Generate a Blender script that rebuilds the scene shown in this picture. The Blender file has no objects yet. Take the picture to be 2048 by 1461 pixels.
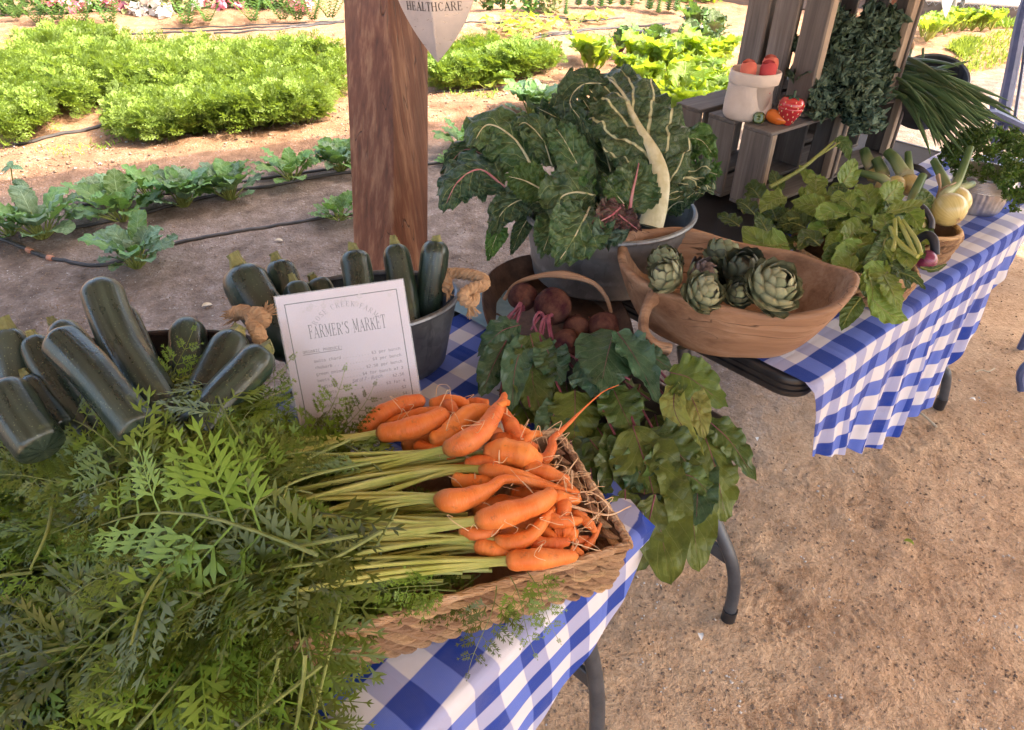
import bpy, bmesh, math, random, os
import numpy as np
from mathutils import Vector, Matrix, Euler

rnd = random.Random(7)
S = bpy.context.scene
COL = S.collection

# ------------------------------------------------------------------ camera, sky, sun, exposure
CAM_H, PITCH, ROLL, FPX = 1.62, 35.6, 1.2, 1480.0
cam_data = bpy.data.cameras.new("camera")
cam_data.sensor_width = 36.0
cam_data.lens = FPX / 2048.0 * 36.0
cam_data.clip_start, cam_data.clip_end = 0.02, 400.0
cam = bpy.data.objects.new("camera", cam_data)
COL.objects.link(cam)
CAM_R = Matrix.Rotation(math.radians(90 - PITCH), 3, 'X') @ Matrix.Rotation(math.radians(ROLL), 3, 'Z')
CAM_P = Vector((0, 0, CAM_H))
cam.matrix_world = Matrix.Translation(CAM_P) @ CAM_R.to_4x4()
S.camera = cam

SUN_EL, SUN_AZ = 52.0, -8.0        # azimuth of the sun measured from +X towards +Y
sun_dir = Vector((math.cos(math.radians(SUN_EL)) * math.cos(math.radians(SUN_AZ)),
                  math.cos(math.radians(SUN_EL)) * math.sin(math.radians(SUN_AZ)),
                  math.sin(math.radians(SUN_EL))))
world = bpy.data.worlds.new("World")
S.world = world
world.use_nodes = True
wn = world.node_tree
wbg = wn.nodes["Background"]
sky = wn.nodes.new("ShaderNodeTexSky")
sky.sky_type = 'NISHITA'
sky.sun_disc = False
sky.sun_elevation = math.radians(SUN_EL)
sky.sun_rotation = math.radians(90 - SUN_AZ)
sky.air_density, sky.dust_density, sky.ozone_density = 1.0, 7.0, 0.5
wn.links.new(sky.outputs[0], wbg.inputs[0])
wbg.inputs[1].default_value = 0.15
sun_data = bpy.data.lights.new("sun", 'SUN')
sun_data.energy = 2.0
sun_data.angle = math.radians(0.5)
sun_data.color = (1.0, 0.90, 0.74)
sun = bpy.data.objects.new("sun", sun_data)
COL.objects.link(sun)
sun.rotation_mode = 'QUATERNION'
sun.rotation_quaternion = sun_dir.to_track_quat('Z', 'Y')
sun.location = (8, -2, 9)
S.view_settings.view_transform = 'Standard'
S.view_settings.look = 'None'
S.view_settings.gamma = 1.0
S.view_settings.use_curve_mapping = False
S.view_settings.exposure = 2.58
try:
    S.cycles.max_bounces = 8
    S.cycles.transparent_max_bounces = 8
    S.cycles.use_denoising = True
except Exception:
    pass

# ------------------------------------------------------------------ where things stand: sight lines measured on the photograph
def ray(px, py):
    return CAM_R @ Vector(((px - 1024.0) / FPX, -(py - 730.5) / FPX, -1.0))
def PZ(px, py, z):
    r = ray(px, py)
    return CAM_P + r * ((z - CAM_H) / r.z)
def PD(px, py, d):
    return CAM_P + ray(px, py) * d
def PV(px, py, p0, n):
    r = ray(px, py)
    return CAM_P + r * ((p0 - CAM_P).dot(n) / r.dot(n))
def depth_of(p):
    return -((CAM_R.transposed() @ (Vector(p) - CAM_P)).z)
def px_of(p):
    q = CAM_R.transposed() @ (Vector(p) - CAM_P)
    return (1024 + FPX * q.x / -q.z, 730.5 - FPX * q.y / -q.z)
VIEW = CAM_R @ Vector((0, 0, -1))
UP = Vector((0, 0, 1))

# ------------------------------------------------------------------ mesh collecting
class MB:
    def __init__(s):
        s.v, s.f, s.m, s.uv = [], [], [], []
    def vert(s, p, uv=(0, 0)):
        s.v.append((p[0], p[1], p[2])); s.uv.append(uv); return len(s.v) - 1
    def face(s, idx, m=0):
        s.f.append(tuple(idx)); s.m.append(m)
    def grid(s, P, UV=None, m=0, cu=False, flip=False):
        n, k = P.shape[:2]
        b = len(s.v)
        s.v.extend(map(tuple, P.reshape(-1, 3).tolist()))
        if UV is None:
            s.uv.extend([(0, 0)] * (n * k))
        else:
            s.uv.extend(map(tuple, UV.reshape(-1, 2).tolist()))
        kk = k if cu else k - 1
        for i in range(n - 1):
            for j in range(kk):
                j2 = (j + 1) % k
                q = (b + i * k + j, b + i * k + j2, b + (i + 1) * k + j2, b + (i + 1) * k + j)
                s.f.append(q[::-1] if flip else q); s.m.append(m)
        return b
    def box(s, c, ax, ay, az, bev=0.0, m=0):
        """box from centre and three half vectors, edges chamfered by bev"""
        c, ax, ay, az = Vector(c), Vector(ax), Vector(ay), Vector(az)
        if bev <= 0:
            ids = []
            for sx in (-1, 1):
                for sy in (-1, 1):
                    for sz in (-1, 1):
                        ids.append(s.vert(c + ax * sx + ay * sy + az * sz, (sx * ax.length, sy * ay.length)))
            for q in ((0, 1, 3, 2), (4, 6, 7, 5), (0, 4, 5, 1), (2, 3, 7, 6), (0, 2, 6, 4), (1, 5, 7, 3)):
                s.face([ids[i] for i in q], m)
            return
        L = (ax.length, ay.length, az.length)
        A = (ax.normalized(), ay.normalized(), az.normalized())
        bev = min(bev, min(L) * 0.9)
        idx = {}
        for sx in (-1, 1):
            for sy in (-1, 1):
                for sz in (-1, 1):
                    sg = (sx, sy, sz)
                    for k in range(3):
                        p = c.copy()
                        for a in range(3):
                            p += A[a] * (sg[a] * (L[a] if a == k else L[a] - bev))
                        idx[(sg, k)] = s.vert(p, (sx * L[0], sy * L[1]))
        for k in range(3):
            a, b = (k + 1) % 3, (k + 2) % 3
            for sk in (-1, 1):
                q = []
                for sa, sb in ((-1, -1), (1, -1), (1, 1), (-1, 1)):
                    g = [0, 0, 0]; g[k] = sk; g[a] = sa; g[b] = sb
                    q.append(idx[(tuple(g), k)])
                s.face(q if sk > 0 else q[::-1], m)
        for k in range(3):          # edge chamfers running along axis k
            a, b = (k + 1) % 3, (k + 2) % 3
            for sa in (-1, 1):
                for sb in (-1, 1):
                    g0 = [0, 0, 0]; g0[a] = sa; g0[b] = sb; g1 = list(g0); g0[k] = -1; g1[k] = 1
                    g0, g1 = tuple(g0), tuple(g1)
                    s.face((idx[(g0, a)], idx[(g1, a)], idx[(g1, b)], idx[(g0, b)]), m)
        for sx in (-1, 1):
            for sy in (-1, 1):
                for sz in (-1, 1):
                    g = (sx, sy, sz)
                    s.face((idx[(g, 0)], idx[(g, 1)], idx[(g, 2)]), m)
    def tube(s, pts, radii, sides=8, m=0, cap=True, sx=1.0, nh=None, uvs=1.0):
        """round bar along pts; sx flattens it along the frame's side vector"""
        pts = [Vector(p) for p in pts]
        n = len(pts)
        if not hasattr(radii, '__len__'):
            radii = [radii] * n
        T, Sd, Nn = frames(pts, nh)
        P = np.zeros((n, sides, 3)); U = np.zeros((n, sides, 2))
        for i in range(n):
            for j in range(sides):
                a = 2 * math.pi * j / sides
                p = pts[i] + Sd[i] * (math.cos(a) * radii[i] * sx) + Nn[i] * (math.sin(a) * radii[i])
                P[i, j] = p
                U[i, j] = (j / sides, i / (n - 1) * uvs)
        b = s.grid(P, U, m, cu=True)
        if cap:
            for end, i in ((0, 0), (1, n - 1)):
                c = s.vert(pts[i], (0.5, float(end)))
                for j in range(sides):
                    q = (b + i * sides + j, b + i * sides + (j + 1) % sides, c)
                    s.face(q if end else q[::-1], m)
    def lathe(s, prof, segs=32, c=(0, 0, 0), ax=Vector((1, 0, 0)), ay=Vector((0, 1, 0)), m=0, az=UP, wob=None):
        """profile [(r, z)], turned round az; ax and ay may have unequal length for ovals"""
        c = Vector(c)
        P = np.zeros((len(prof), segs, 3)); U = np.zeros((len(prof), segs, 2))
        for i, (r, z) in enumerate(prof):
            for j in range(segs):
                a = 2 * math.pi * j / segs
                rr = r * (1 + (wob(a, i) if wob else 0))
                P[i, j] = c + ax * (math.cos(a) * rr) + ay * (math.sin(a) * rr) + az * z
                U[i, j] = (j / segs, i / max(1, len(prof) - 1))
        s.grid(P, U, m, cu=True)
    def build(s, name, mats, parent=None, smooth=True, **props):
        me = bpy.data.meshes.new(name)
        me.from_pydata(s.v, [], s.f)
        if not isinstance(mats, (list, tuple)):
            mats = [mats]
        for m in mats:
            me.materials.append(m)
        if len(mats) > 1:
            me.polygons.foreach_set("material_index", s.m)
        if smooth:
            me.polygons.foreach_set("use_smooth", [True] * len(me.polygons))
        lv = np.zeros(len(me.loops), dtype=np.int32)
        me.loops.foreach_get("vertex_index", lv)
        uvl = me.uv_layers.new(name="UVMap")
        uvl.data.foreach_set("uv", np.array(s.uv, dtype=np.float32)[lv].ravel())
        if smooth and smooth != 'all':
            try:
                me.set_sharp_from_angle(angle=math.radians(42))
            except Exception:
                pass
        me.update()
        return link(name, me, parent, **props)

def root_world(o):
    m = Matrix.Identity(4)
    while o is not None:
        m = o['_w'] if False else m
        o = o.parent
    return m
def link(name, data, parent=None, matrix=None, **props):
    o = bpy.data.objects.new(name, data)
    COL.objects.link(o)
    if matrix is not None:
        o.matrix_basis = matrix
    if parent is not None:
        o.parent = parent
        if parent.parent is None:
            o.matrix_parent_inverse = parent.matrix_basis.inverted()   # keeps world coordinates
    for k, v in props.items():
        o[k] = v
    return o
def thing(name, label, cat, loc, group=None):
    o = bpy.data.objects.new(name, None)
    COL.objects.link(o)
    o.empty_display_size = 0.05
    o.matrix_basis = Matrix.Translation(Vector(loc))
    return tag(o, label, cat, group)
def tag(o, label, cat, group=None):
    o['label'] = label; o['category'] = cat
    if group: o['group'] = group
    return o
def copy_tree(root, matrix, label=None, group=None):
    r = root.copy(); COL.objects.link(r); r.matrix_basis = matrix
    if label: r['label'] = label
    if group: r['group'] = group
    for ch in root.children:
        c = ch.copy(); COL.objects.link(c); c.parent = r
        for g in ch.children:
            d = g.copy(); COL.objects.link(d); d.parent = c
    return r

def frames(pts, nh=None):
    """tangent, side and normal along a polyline, parallel transported (or kept towards nh)"""
    n = len(pts)
    T = []
    for i in range(n):
        t = pts[min(i + 1, n - 1)] - pts[max(i - 1, 0)]
        T.append(t.normalized() if t.length > 1e-9 else Vector((0, 0, 1)))
    Sd, Nn = [], []
    h = Vector(nh) if nh is not None else (UP if abs(T[0].z) < 0.9 else Vector((1, 0, 0)))
    for i in range(n):
        sd = T[i].cross(h)
        if sd.length < 1e-5:
            sd = T[i].orthogonal()
        sd.normalize()
        nn = sd.cross(T[i]).normalized()
        Sd.append(sd); Nn.append(nn)
        if nh is None:
            h = nn
        else:
            h = (Vector(nh) * 0.35 + nn * 0.65)
    return T, Sd, Nn
def bez(ps, n):
    """points of the Bezier curve with control points ps"""
    out = []
    for i in range(n):
        t = i / (n - 1)
        q = [Vector(p) for p in ps]
        while len(q) > 1:
            q = [q[k].lerp(q[k + 1], t) for k in range(len(q) - 1)]
        out.append(q[0])
    return out
def spline(ps, n):
    """Catmull-Rom through ps"""
    ps = [Vector(p) for p in ps]
    e = [ps[0] * 2 - ps[1]] + ps + [ps[-1] * 2 - ps[-2]]
    out = []
    m = len(ps) - 1
    for i in range(n):
        t = i / (n - 1) * m
        k = min(int(t), m - 1); t -= k
        a, b, c, d = e[k], e[k + 1], e[k + 2], e[k + 3]
        out.append(0.5 * ((2 * b) + (c - a) * t + (2 * a - 5 * b + 4 * c - d) * t * t + (3 * b - a - 3 * c + d) * t ** 3))
    return out
def interp(xs, vals, n):
    return list(np.interp(np.linspace(0, 1, n), xs, vals))
def hsh(x, y, s):
    v = np.sin(x * 127.1 + y * 311.7 + s * 74.7) * 43758.5453
    return v - np.floor(v)
def vn(x, y, s=0.0):
    xi, yi = np.floor(x), np.floor(y)
    fx, fy = x - xi, y - yi
    fx = fx * fx * (3 - 2 * fx); fy = fy * fy * (3 - 2 * fy)
    a = hsh(xi, yi, s); b = hsh(xi + 1, yi, s); c = hsh(xi, yi + 1, s); d = hsh(xi + 1, yi + 1, s)
    return (a * (1 - fx) + b * fx) * (1 - fy) + (c * (1 - fx) + d * fx) * fy * 1.0
def fbm(x, y, s=0.0, o=4):
    t, a = 0, 0.5
    for k in range(o):
        t = t + a * (vn(x * 2 ** k, y * 2 ** k, s + k * 3.1) - 0.5); a *= 0.5
    return t

def blade(mb, pts, hw, nh, nw=5, cup=0.0, fold=0.0, ruf=0.0, rufn=6, pw=2.0, lump=0.0, lumpn=5, seed=0.0, m=0, lobe=0.0, loben=9, twist=0.0, curl=0.0, curln=4.0):
    """leaf blade: a sheet along pts, half widths hw, facing nh; cup curls the sides up, ruf waves the edges, lump blisters it"""
    pts = [Vector(p) for p in pts]
    n = len(pts)
    T, Sd, Nn = frames(pts, nh)
    Sd = np.array([tuple(v) for v in Sd]); Nn = np.array([tuple(v) for v in Nn]); C = np.array([tuple(v) for v in pts])
    T_ = np.array([tuple(v) for v in T])
    s = np.linspace(0, 1, n)[:, None]
    a = np.linspace(-1, 1, 2 * nw + 1)[None, :]
    w = np.array(hw)[:, None] * np.ones_like(a)
    Lt = sum((pts[i + 1] - pts[i]).length for i in range(n - 1))
    if lobe:
        w = w * (1 - lobe * np.abs(a) ** 2 * (0.5 + 0.5 * np.sin(s * loben * 2 * math.pi + np.sign(a) * 0.9 + seed)))
    wm = max(hw)
    sg = np.where(a < 0, 1.7, 0.0)
    off = w * a
    h = cup * w * a * a + fold * w * np.abs(a)
    if ruf:
        ph = seed * 5.1
        r = np.sin(2 * math.pi * rufn * s + sg + ph) + 0.55 * np.sin(2 * math.pi * rufn * 2.3 * s + sg * 2 + ph * 1.7)
        h = h + ruf * wm * np.abs(a) ** pw * r * (w / wm) ** 0.5
        along = ruf * wm * 0.5 * np.abs(a) ** pw * np.cos(2 * math.pi * rufn * 1.6 * s + sg + ph)
    else:
        along = 0 * h
    if curl:
        ed = np.clip((np.abs(a) - 0.25) / 0.75, 0, 1) ** 1.2 + np.clip((s - 0.8) / 0.2, 0, 1) * 0.6
        x = s * Lt / wm * curln + seed * 11; y = a * w / wm * curln + seed * 5
        h = h + curl * wm * ed * (2.2 * vn(x, y, seed) - 1.1 + 1.2 * vn(x * 2.2, y * 2.2, seed + 4) - 0.6)
        off = off + curl * wm * ed * (1.6 * vn(x + 31, y + 17, seed) - 0.8)
        along = along + curl * wm * ed * (1.6 * vn(x + 57, y + 71, seed) - 0.8)
    if lump:
        x = s * Lt / wm * lumpn * 0.5 + seed * 13; y = a * w / wm * lumpn * 0.5 + seed * 7
        h = h + lump * wm * (vn(x, y, seed) + 0.5 * vn(x * 2.1, y * 2.1, seed + 2) - 0.75) * (1 - 0.6 * np.exp(-(a / 0.12) ** 2))
    if twist:
        ca, sa = np.cos(twist * s), np.sin(twist * s)
        off, h = off * ca - h * sa, off * sa + h * ca
    P = C[:, None, :] + Sd[:, None, :] * off[..., None] + Nn[:, None, :] * h[..., None] + T_[:, None, :] * along[..., None]
    U = np.stack([np.broadcast_to(a * 0.5 + 0.5, off.shape), np.broadcast_to(s, off.shape)], -1)
    mb.grid(P, U, m)
def leafw(n, w, kind='ovate', base=0.0):
    t = np.linspace(0, 1, n)
    if kind == 'ovate':
        p = np.sin(math.pi * np.clip(t, 0, 1) ** 0.72) ** 0.75
    elif kind == 'round':
        p = np.sqrt(np.clip(1 - (2 * t - 1) ** 2, 0, 1)) ** 0.8
    elif kind == 'oblong':
        p = np.clip(np.minimum(t / 0.22, 1), 0, 1) ** 0.7 * np.clip((1 - t) / 0.35, 0, 1) ** 0.6
    elif kind == 'spat':
        p = np.sin(math.pi * t ** 1.5) ** 0.8
    else:
        p = np.sin(math.pi * t)
    return [float(max(x, 0.02 if 0 < i < n - 1 else 0.01)) * w for i, x in enumerate(p)]
# ------------------------------------------------------------------ materials
class NM:
    def __init__(s, name):
        s.mat = bpy.data.materials.new(name)
        s.mat.use_nodes = True
        s.nt = s.mat.node_tree
        s.b = s.nt.nodes["Principled BSDF"]
        s.out = s.nt.nodes["Material Output"]
    def n(s, typ, **kw):
        x = s.nt.nodes.new(typ)
        for k, v in kw.items():
            setattr(x, k, v)
        return x
    def put(s, node, key, val):
        if val is None: return
        i = node.inputs[key]
        if hasattr(val, 'is_output') or isinstance(val, bpy.types.NodeSocket):
            s.nt.links.new(val, i)
        else:
            if hasattr(i.default_value, '__len__') and not hasattr(val, '__len__'):
                val = (val,) * len(i.default_value)
            if hasattr(i.default_value, '__len__') and len(i.default_value) == 4 and len(val) == 3:
                val = tuple(val) + (1,)
            i.default_value = val
    def obj(s): return s.n('ShaderNodeTexCoord').outputs['Object']
    def uv(s): return s.n('ShaderNodeUVMap').outputs[0]
    def geo(s): return s.n('ShaderNodeNewGeometry')
    def pos(s): return s.n('ShaderNodeNewGeometry').outputs['Position']
    def rand(s): return s.n('ShaderNodeObjectInfo').outputs['Random']
    def mapping(s, v, scale=(1, 1, 1), rot=(0, 0, 0), loc=(0, 0, 0)):
        x = s.n('ShaderNodeMapping'); s.put(x, 0, v); s.put(x, 'Scale', scale); s.put(x, 'Rotation', rot); s.put(x, 'Location', loc)
        return x.outputs[0]
    def addv(s, a, b):
        x = s.n('ShaderNodeVectorMath', operation='ADD'); s.put(x, 0, a); s.put(x, 1, b); return x.outputs[0]
    def noise(s, v, scale, detail=3, rough=0.55, dist=0.0, col=False):
        x = s.n('ShaderNodeTexNoise'); s.put(x, 'Vector', v); s.put(x, 'Scale', scale); s.put(x, 'Detail', detail); s.put(x, 'Roughness', rough); s.put(x, 'Distortion', dist)
        return x.outputs[1 if col else 0]
    def voro(s, v, scale, feature='F1', out=0, rnd_=1.0):
        x = s.n('ShaderNodeTexVoronoi', feature=feature); s.put(x, 'Vector', v); s.put(x, 'Scale', scale); s.put(x, 'Randomness', rnd_); return x.outputs[out]
    def m(s, op, a, b=None, c=None, clamp=False):
        x = s.n('ShaderNodeMath', operation=op, use_clamp=clamp); s.put(x, 0, a); s.put(x, 1, b)
        if c is not None: s.put(x, 2, c)
        return x.outputs[0]
    def mr(s, v, a, b, c=0.0, d=1.0, smooth=False):
        x = s.n('ShaderNodeMapRange')
        if smooth: x.interpolation_type = 'SMOOTHSTEP'
        s.put(x, 0, v); s.put(x, 1, a); s.put(x, 2, b); s.put(x, 3, c); s.put(x, 4, d); return x.outputs[0]
    def mix(s, f, a, b, mode='MIX'):
        x = s.n('ShaderNodeMix', data_type='RGBA', blend_type=mode)
        s.put(x, 0, f); s.put(x, 6, a); s.put(x, 7, b); return x.outputs[2]
    def ramp(s, f, stops):
        x = s.n('ShaderNodeValToRGB'); s.put(x, 0, f)
        e = x.color_ramp.elements
        while len(e) < len(stops): e.new(0.5)
        for q, (p, c) in zip(e, stops):
            q.position = p; q.color = tuple(c) + (1,) if len(c) == 3 else c
        return x.outputs[0]
    def sep(s, v):
        x = s.n('ShaderNodeSeparateXYZ'); s.put(x, 0, v); return x.outputs
    def bump(s, h, strength=0.3, dist=0.01, normal=None):
        x = s.n('ShaderNodeBump'); s.put(x, 'Strength', strength); s.put(x, 'Distance', dist); s.put(x, 'Height', h)
        if normal is not None: s.put(x, 'Normal', normal)
        return x.outputs[0]
    def hsv(s, c, h=0.5, sa=1.0, v=1.0):
        x = s.n('ShaderNodeHueSaturation'); s.put(x, 'Hue', h); s.put(x, 'Saturation', sa); s.put(x, 'Value', v); s.put(x, 'Color', c); return x.outputs[0]
    def fin(s, col=None, rough=None, metal=None, spec=None, normal=None, trans=0.0, tcol=None, coat=None, sheen=None):
        s.put(s.b, 'Base Color', col); s.put(s.b, 'Roughness', rough); s.put(s.b, 'Metallic', metal)
        if spec is not None: s.put(s.b, 'Specular IOR Level', spec)
        if normal is not None: s.put(s.b, 'Normal', normal)
        if coat is not None: s.put(s.b, 'Coat Weight', coat)
        if sheen is not None: s.put(s.b, 'Sheen Weight', sheen)
        if trans:
            t = s.n('ShaderNodeBsdfTranslucent'); s.put(t, 'Color', tcol if tcol is not None else col)
            if normal is not None: s.put(t, 'Normal', normal)
            x = s.n('ShaderNodeMixShader'); s.put(x, 0, trans)
            s.nt.links.new(s.b.outputs[0], x.inputs[1]); s.nt.links.new(t.outputs[0], x.inputs[2]); s.nt.links.new(x.outputs[0], s.out.inputs[0])
        return s.mat

def leaf_mat(name, dark, light, vein, back, mid=0.06, sv=7.0, slant=0.55, svw=0.05, side=0.7, trans=0.22, rough=0.5, tcol=None, bs=0.5, nsc=40.0, spot=None, redvein=None, spec=0.4):
    k = NM(name)
    ux, uy, _ = k.sep(k.uv())
    a = k.m('MULTIPLY', k.m('ABSOLUTE', k.m('SUBTRACT', ux, 0.5)), 2.0)
    ob = k.obj()
    nz = k.noise(ob, 28.0, 4, 0.6)
    wob = k.m('MULTIPLY', k.m('SUBTRACT', k.noise(ob, 22.0, 2), 0.5), 0.35)
    midw = k.m('MULTIPLY', mid, k.m('SUBTRACT', 1.12, uy))
    midf = k.m('SUBTRACT', 1.0, k.mr(a, k.m('MULTIPLY', midw, 0.5), midw, 0, 1, True))
    q = k.m('ADD', k.m('MULTIPLY', k.m('SUBTRACT', uy, k.m('MULTIPLY', k.m('POWER', a, 0.8), slant * 0.42)), sv), k.m('MULTIPLY', wob, 1.1))
    side_sel = k.m('MULTIPLY', k.m('GREATER_THAN', ux, 0.5), 0.43)
    fr = k.m('ABSOLUTE', k.m('SUBTRACT', k.m('FRACT', k.m('ADD', q, side_sel)), 0.5))
    taper = k.m('MULTIPLY', svw, k.m('SUBTRACT', 1.5, a))
    sidef = k.m('MULTIPLY', k.m('SUBTRACT', 1.0, k.mr(fr, k.m('MULTIPLY', taper, 0.4), taper, 0, 1, True)), side)
    fine = k.voro(ob, nsc * 5, 'DISTANCE_TO_EDGE')
    net = k.m('MULTIPLY', k.m('SUBTRACT', 1.0, k.mr(fine, 0.0, 0.10)), 0.16)
    vf = k.m('MAXIMUM', k.m('MAXIMUM', midf, sidef), net, clamp=True)
    base = k.mix(k.mr(nz, 0.3, 0.72), dark, light)
    rv = k.m('SUBTRACT', k.rand(), 0.5)
    base = k.hsv(base, k.m('ADD', 0.5, k.m('MULTIPLY', rv, 0.035)), 1.0, k.m('ADD', 1.0, k.m('MULTIPLY', rv, 0.45)))
    if spot is not None:
        base = k.mix(k.mr(k.noise(ob, 13.0, 4, 0.65), 0.58, 0.75, 0, 0.85), base, spot)
    vc = vein
    if redvein is not None:
        vc = k.mix(midf, vein, redvein)
    col = k.mix(vf, base, vc)
    bk = k.mix(k.m('MAXIMUM', midf, sidef), back, vc)
    bf = k.geo().outputs['Backfacing']
    col = k.mix(bf, col, bk)
    blis = k.m('POWER', k.voro(ob, nsc * 1.5, 'DISTANCE_TO_EDGE'), 0.5)
    ht = k.m('SUBTRACT', k.m('ADD', k.m('ADD', k.m('MULTIPLY', fr, 0.8), k.m('MULTIPLY', blis, 0.9)), k.m('MULTIPLY', k.noise(ob, nsc, 3, 0.6), 1.0)), k.m('MULTIPLY', vf, 0.4))
    nm = k.bump(ht, bs, 0.008)
    return k.fin(col, k.mr(nz, 0.2, 0.8, rough - 0.08, rough + 0.12), spec=spec, normal=nm, trans=trans, tcol=tcol if tcol is not None else k.mix(0.5, col, light))

def simple(name, col, rough=0.6, metal=0.0, col2=None, sc=20.0, bs=0.0, bsc=80.0, spec=0.5, trans=0.0, coat=None, stretch=(1, 1, 1), lo=0.35, hi=0.65, dist=0.004):
    k = NM(name)
    ob = k.mapping(k.obj(), stretch)
    c = col
    if col2 is not None:
        c = k.mix(k.mr(k.noise(ob, sc, 4, 0.6), lo, hi), col, col2)
    nm = k.bump(k.noise(ob, bsc, 4, 0.6), bs, dist) if bs else None
    return k.fin(c, rough, metal, spec, nm, trans, coat=coat)

def frond_mat(name, c1, c2, trans, tcol, var=0.5, spec=0.3, rough=0.5):
    k = NM(name)
    r = k.m('SUBTRACT', k.rand(), 0.5)
    c = k.mix(k.noise(k.pos(), 9.0, 3), c1, c2)
    c = k.hsv(c, k.m('ADD', 0.5, k.m('MULTIPLY', r, 0.04)), 1.0, k.m('ADD', 1.0, k.m('MULTIPLY', r, var)))
    bf = k.geo().outputs['Backfacing']
    c = k.mix(k.m('MULTIPLY', bf, 0.45), c, (0.14, 0.18, 0.08))
    return k.fin(c, rough, spec=spec, trans=trans, tcol=tcol)

MAT = {}
# wood
def wood(name, c1, c2, c3, rough=0.6, sc=1.0, bs=0.35, cracks=True, axis=0, spec=0.35, side=9.0, along=0.55, dist=0.6):
    k = NM(name)
    ob = k.addv(k.obj(), k.m('MULTIPLY', k.rand(), 7.0))
    st = [side, side, side]; st[axis] = along
    v = k.mapping(ob, tuple(x * sc for x in st))
    g = k.noise(v, 3.0, 6, 0.65, dist)
    st2 = [60.0, 60.0, 60.0]; st2[axis] = 1.6
    f = k.noise(k.mapping(ob, tuple(x * sc for x in st2)), 2.0, 4, 0.7)
    big = k.noise(ob, 4.0 * sc, 3)
    c = k.ramp(k.m('ADD', k.m('MULTIPLY', g, 0.75), k.m('MULTIPLY', f, 0.3)), ((0.32, c1), (0.52, c2), (0.72, c3)))
    c = k.mix(k.mr(big, 0.35, 0.7, 0, 0.45), c, c1)
    rv = k.m('SUBTRACT', k.rand(), 0.5)
    c = k.hsv(c, 0.5, 1.0, k.m('ADD', 1.0, k.m('MULTIPLY', rv, 0.3)))
    h = k.m('ADD', k.m('MULTIPLY', f, 0.7), g)
    if cracks:
        st3 = [26.0, 26.0, 26.0]; st3[axis] = 0.5
        cr = k.noise(k.mapping(ob, tuple(x * sc for x in st3)), 1.6, 2, 0.4)
        crf = k.m('SUBTRACT', 1.0, k.mr(k.m('ABSOLUTE', k.m('SUBTRACT', cr, 0.47)), 0.0, 0.012))
        crf = k.m('MULTIPLY', crf, k.mr(k.noise(ob, 5.0, 1), 0.5, 0.6))
        c = k.mix(k.m('MULTIPLY', crf, 0.8), c, tuple(x * 0.15 for x in c1))
        h = k.m('SUBTRACT', h, k.m('MULTIPLY', crf, 1.5))
    return k.fin(c, rough, spec=spec, normal=k.bump(h, bs, 0.004))
MAT['post'] = wood('stained_post_wood', (0.060, 0.022, 0.014), (0.225, 0.092, 0.054), (0.54, 0.320, 0.190), 0.40, 0.55, 0.5, axis=2, side=17.0, along=0.22, dist=0.12)
MAT['grey_wood'] = wood('weathered_grey_wood', (0.085, 0.072, 0.064), (0.185, 0.160, 0.142), (0.30, 0.268, 0.240), 0.8, 1.0, 0.5)
MAT['pale_wood'] = wood('cut_pale_wood', (0.22, 0.16, 0.11), (0.42, 0.34, 0.26), (0.56, 0.47, 0.37), 0.75, 1.0, 0.3, cracks=False)
MAT['bowl_wood'] = wood('old_bowl_wood', (0.150, 0.074, 0.040), (0.35, 0.205, 0.120), (0.54, 0.375, 0.250), 0.68, 0.7, 0.5)
MAT['shade_strip'] = wood('fence_shade_strip', (0.10, 0.075, 0.06), (0.17, 0.13, 0.11), (0.24, 0.2, 0.17), 0.85, 0.5, 0.4)  # dark tone of the beam that stands for the fence rail's shade
# metal
def galv(name, c1, c2, rough=0.42, metal=0.85):
    k = NM(name)
    ob = k.obj()
    sp = k.voro(ob, 60.0, out=1)
    g = k.sep(sp)[0]
    st = k.noise(ob, 9.0, 5, 0.65)
    c = k.mix(k.m('ADD', k.m('MULTIPLY', g, 0.35), k.m('MULTIPLY', k.mr(st, 0.3, 0.7), 0.65)), c1, c2)
    c = k.mix(k.mr(k.noise(k.mapping(ob, (14, 14, 2)), 3.0, 4, 0.7), 0.58, 0.72, 0, 0.5), c, tuple(x * 0.5 for x in c1))
    return k.fin(c, k.mr(st, 0.3, 0.7, rough - 0.1, rough + 0.18), metal, normal=k.bump(k.noise(ob, 120, 3), 0.08, 0.002))
MAT['galv'] = galv('galvanised_steel', (0.17, 0.18, 0.19), (0.36, 0.375, 0.39), 0.5)
MAT['galv_dark'] = galv('aged_galvanised_steel', (0.09, 0.098, 0.112), (0.22, 0.235, 0.26), 0.42)
MAT['tin'] = galv('ribbed_tin', (0.42, 0.41, 0.40), (0.70, 0.68, 0.66), 0.38, 0.9)
MAT['rust'] = simple('brown_rusty_metal', (0.06, 0.030, 0.018), 0.6, 0.35, (0.16, 0.085, 0.05), 22, 0.5, 90)
MAT['dark_tub'] = simple('dark_brown_tub_metal', (0.022, 0.016, 0.015), 0.45, 0.3, (0.05, 0.032, 0.028), 14, 0.2, 60)
MAT['iron_blue'] = simple('blue_painted_iron', (0.045, 0.065, 0.15), 0.4, 0.0, (0.08, 0.10, 0.20), 18, 0.2, 60)
MAT['tube'] = simple('dark_grey_coated_tube', (0.045, 0.048, 0.055), 0.38, 0.2, (0.075, 0.078, 0.085), 25, 0.08, 200)
MAT['plastic'] = simple('black_moulded_plastic', (0.012, 0.012, 0.014), 0.36, 0.0, (0.024, 0.024, 0.026), 15, 0.25, 420, dist=0.001)
MAT['hose'] = simple('black_drip_hose', (0.022, 0.021, 0.022), 0.55, 0.0, (0.06, 0.05, 0.045), 12, 0.1, 60)
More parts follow.
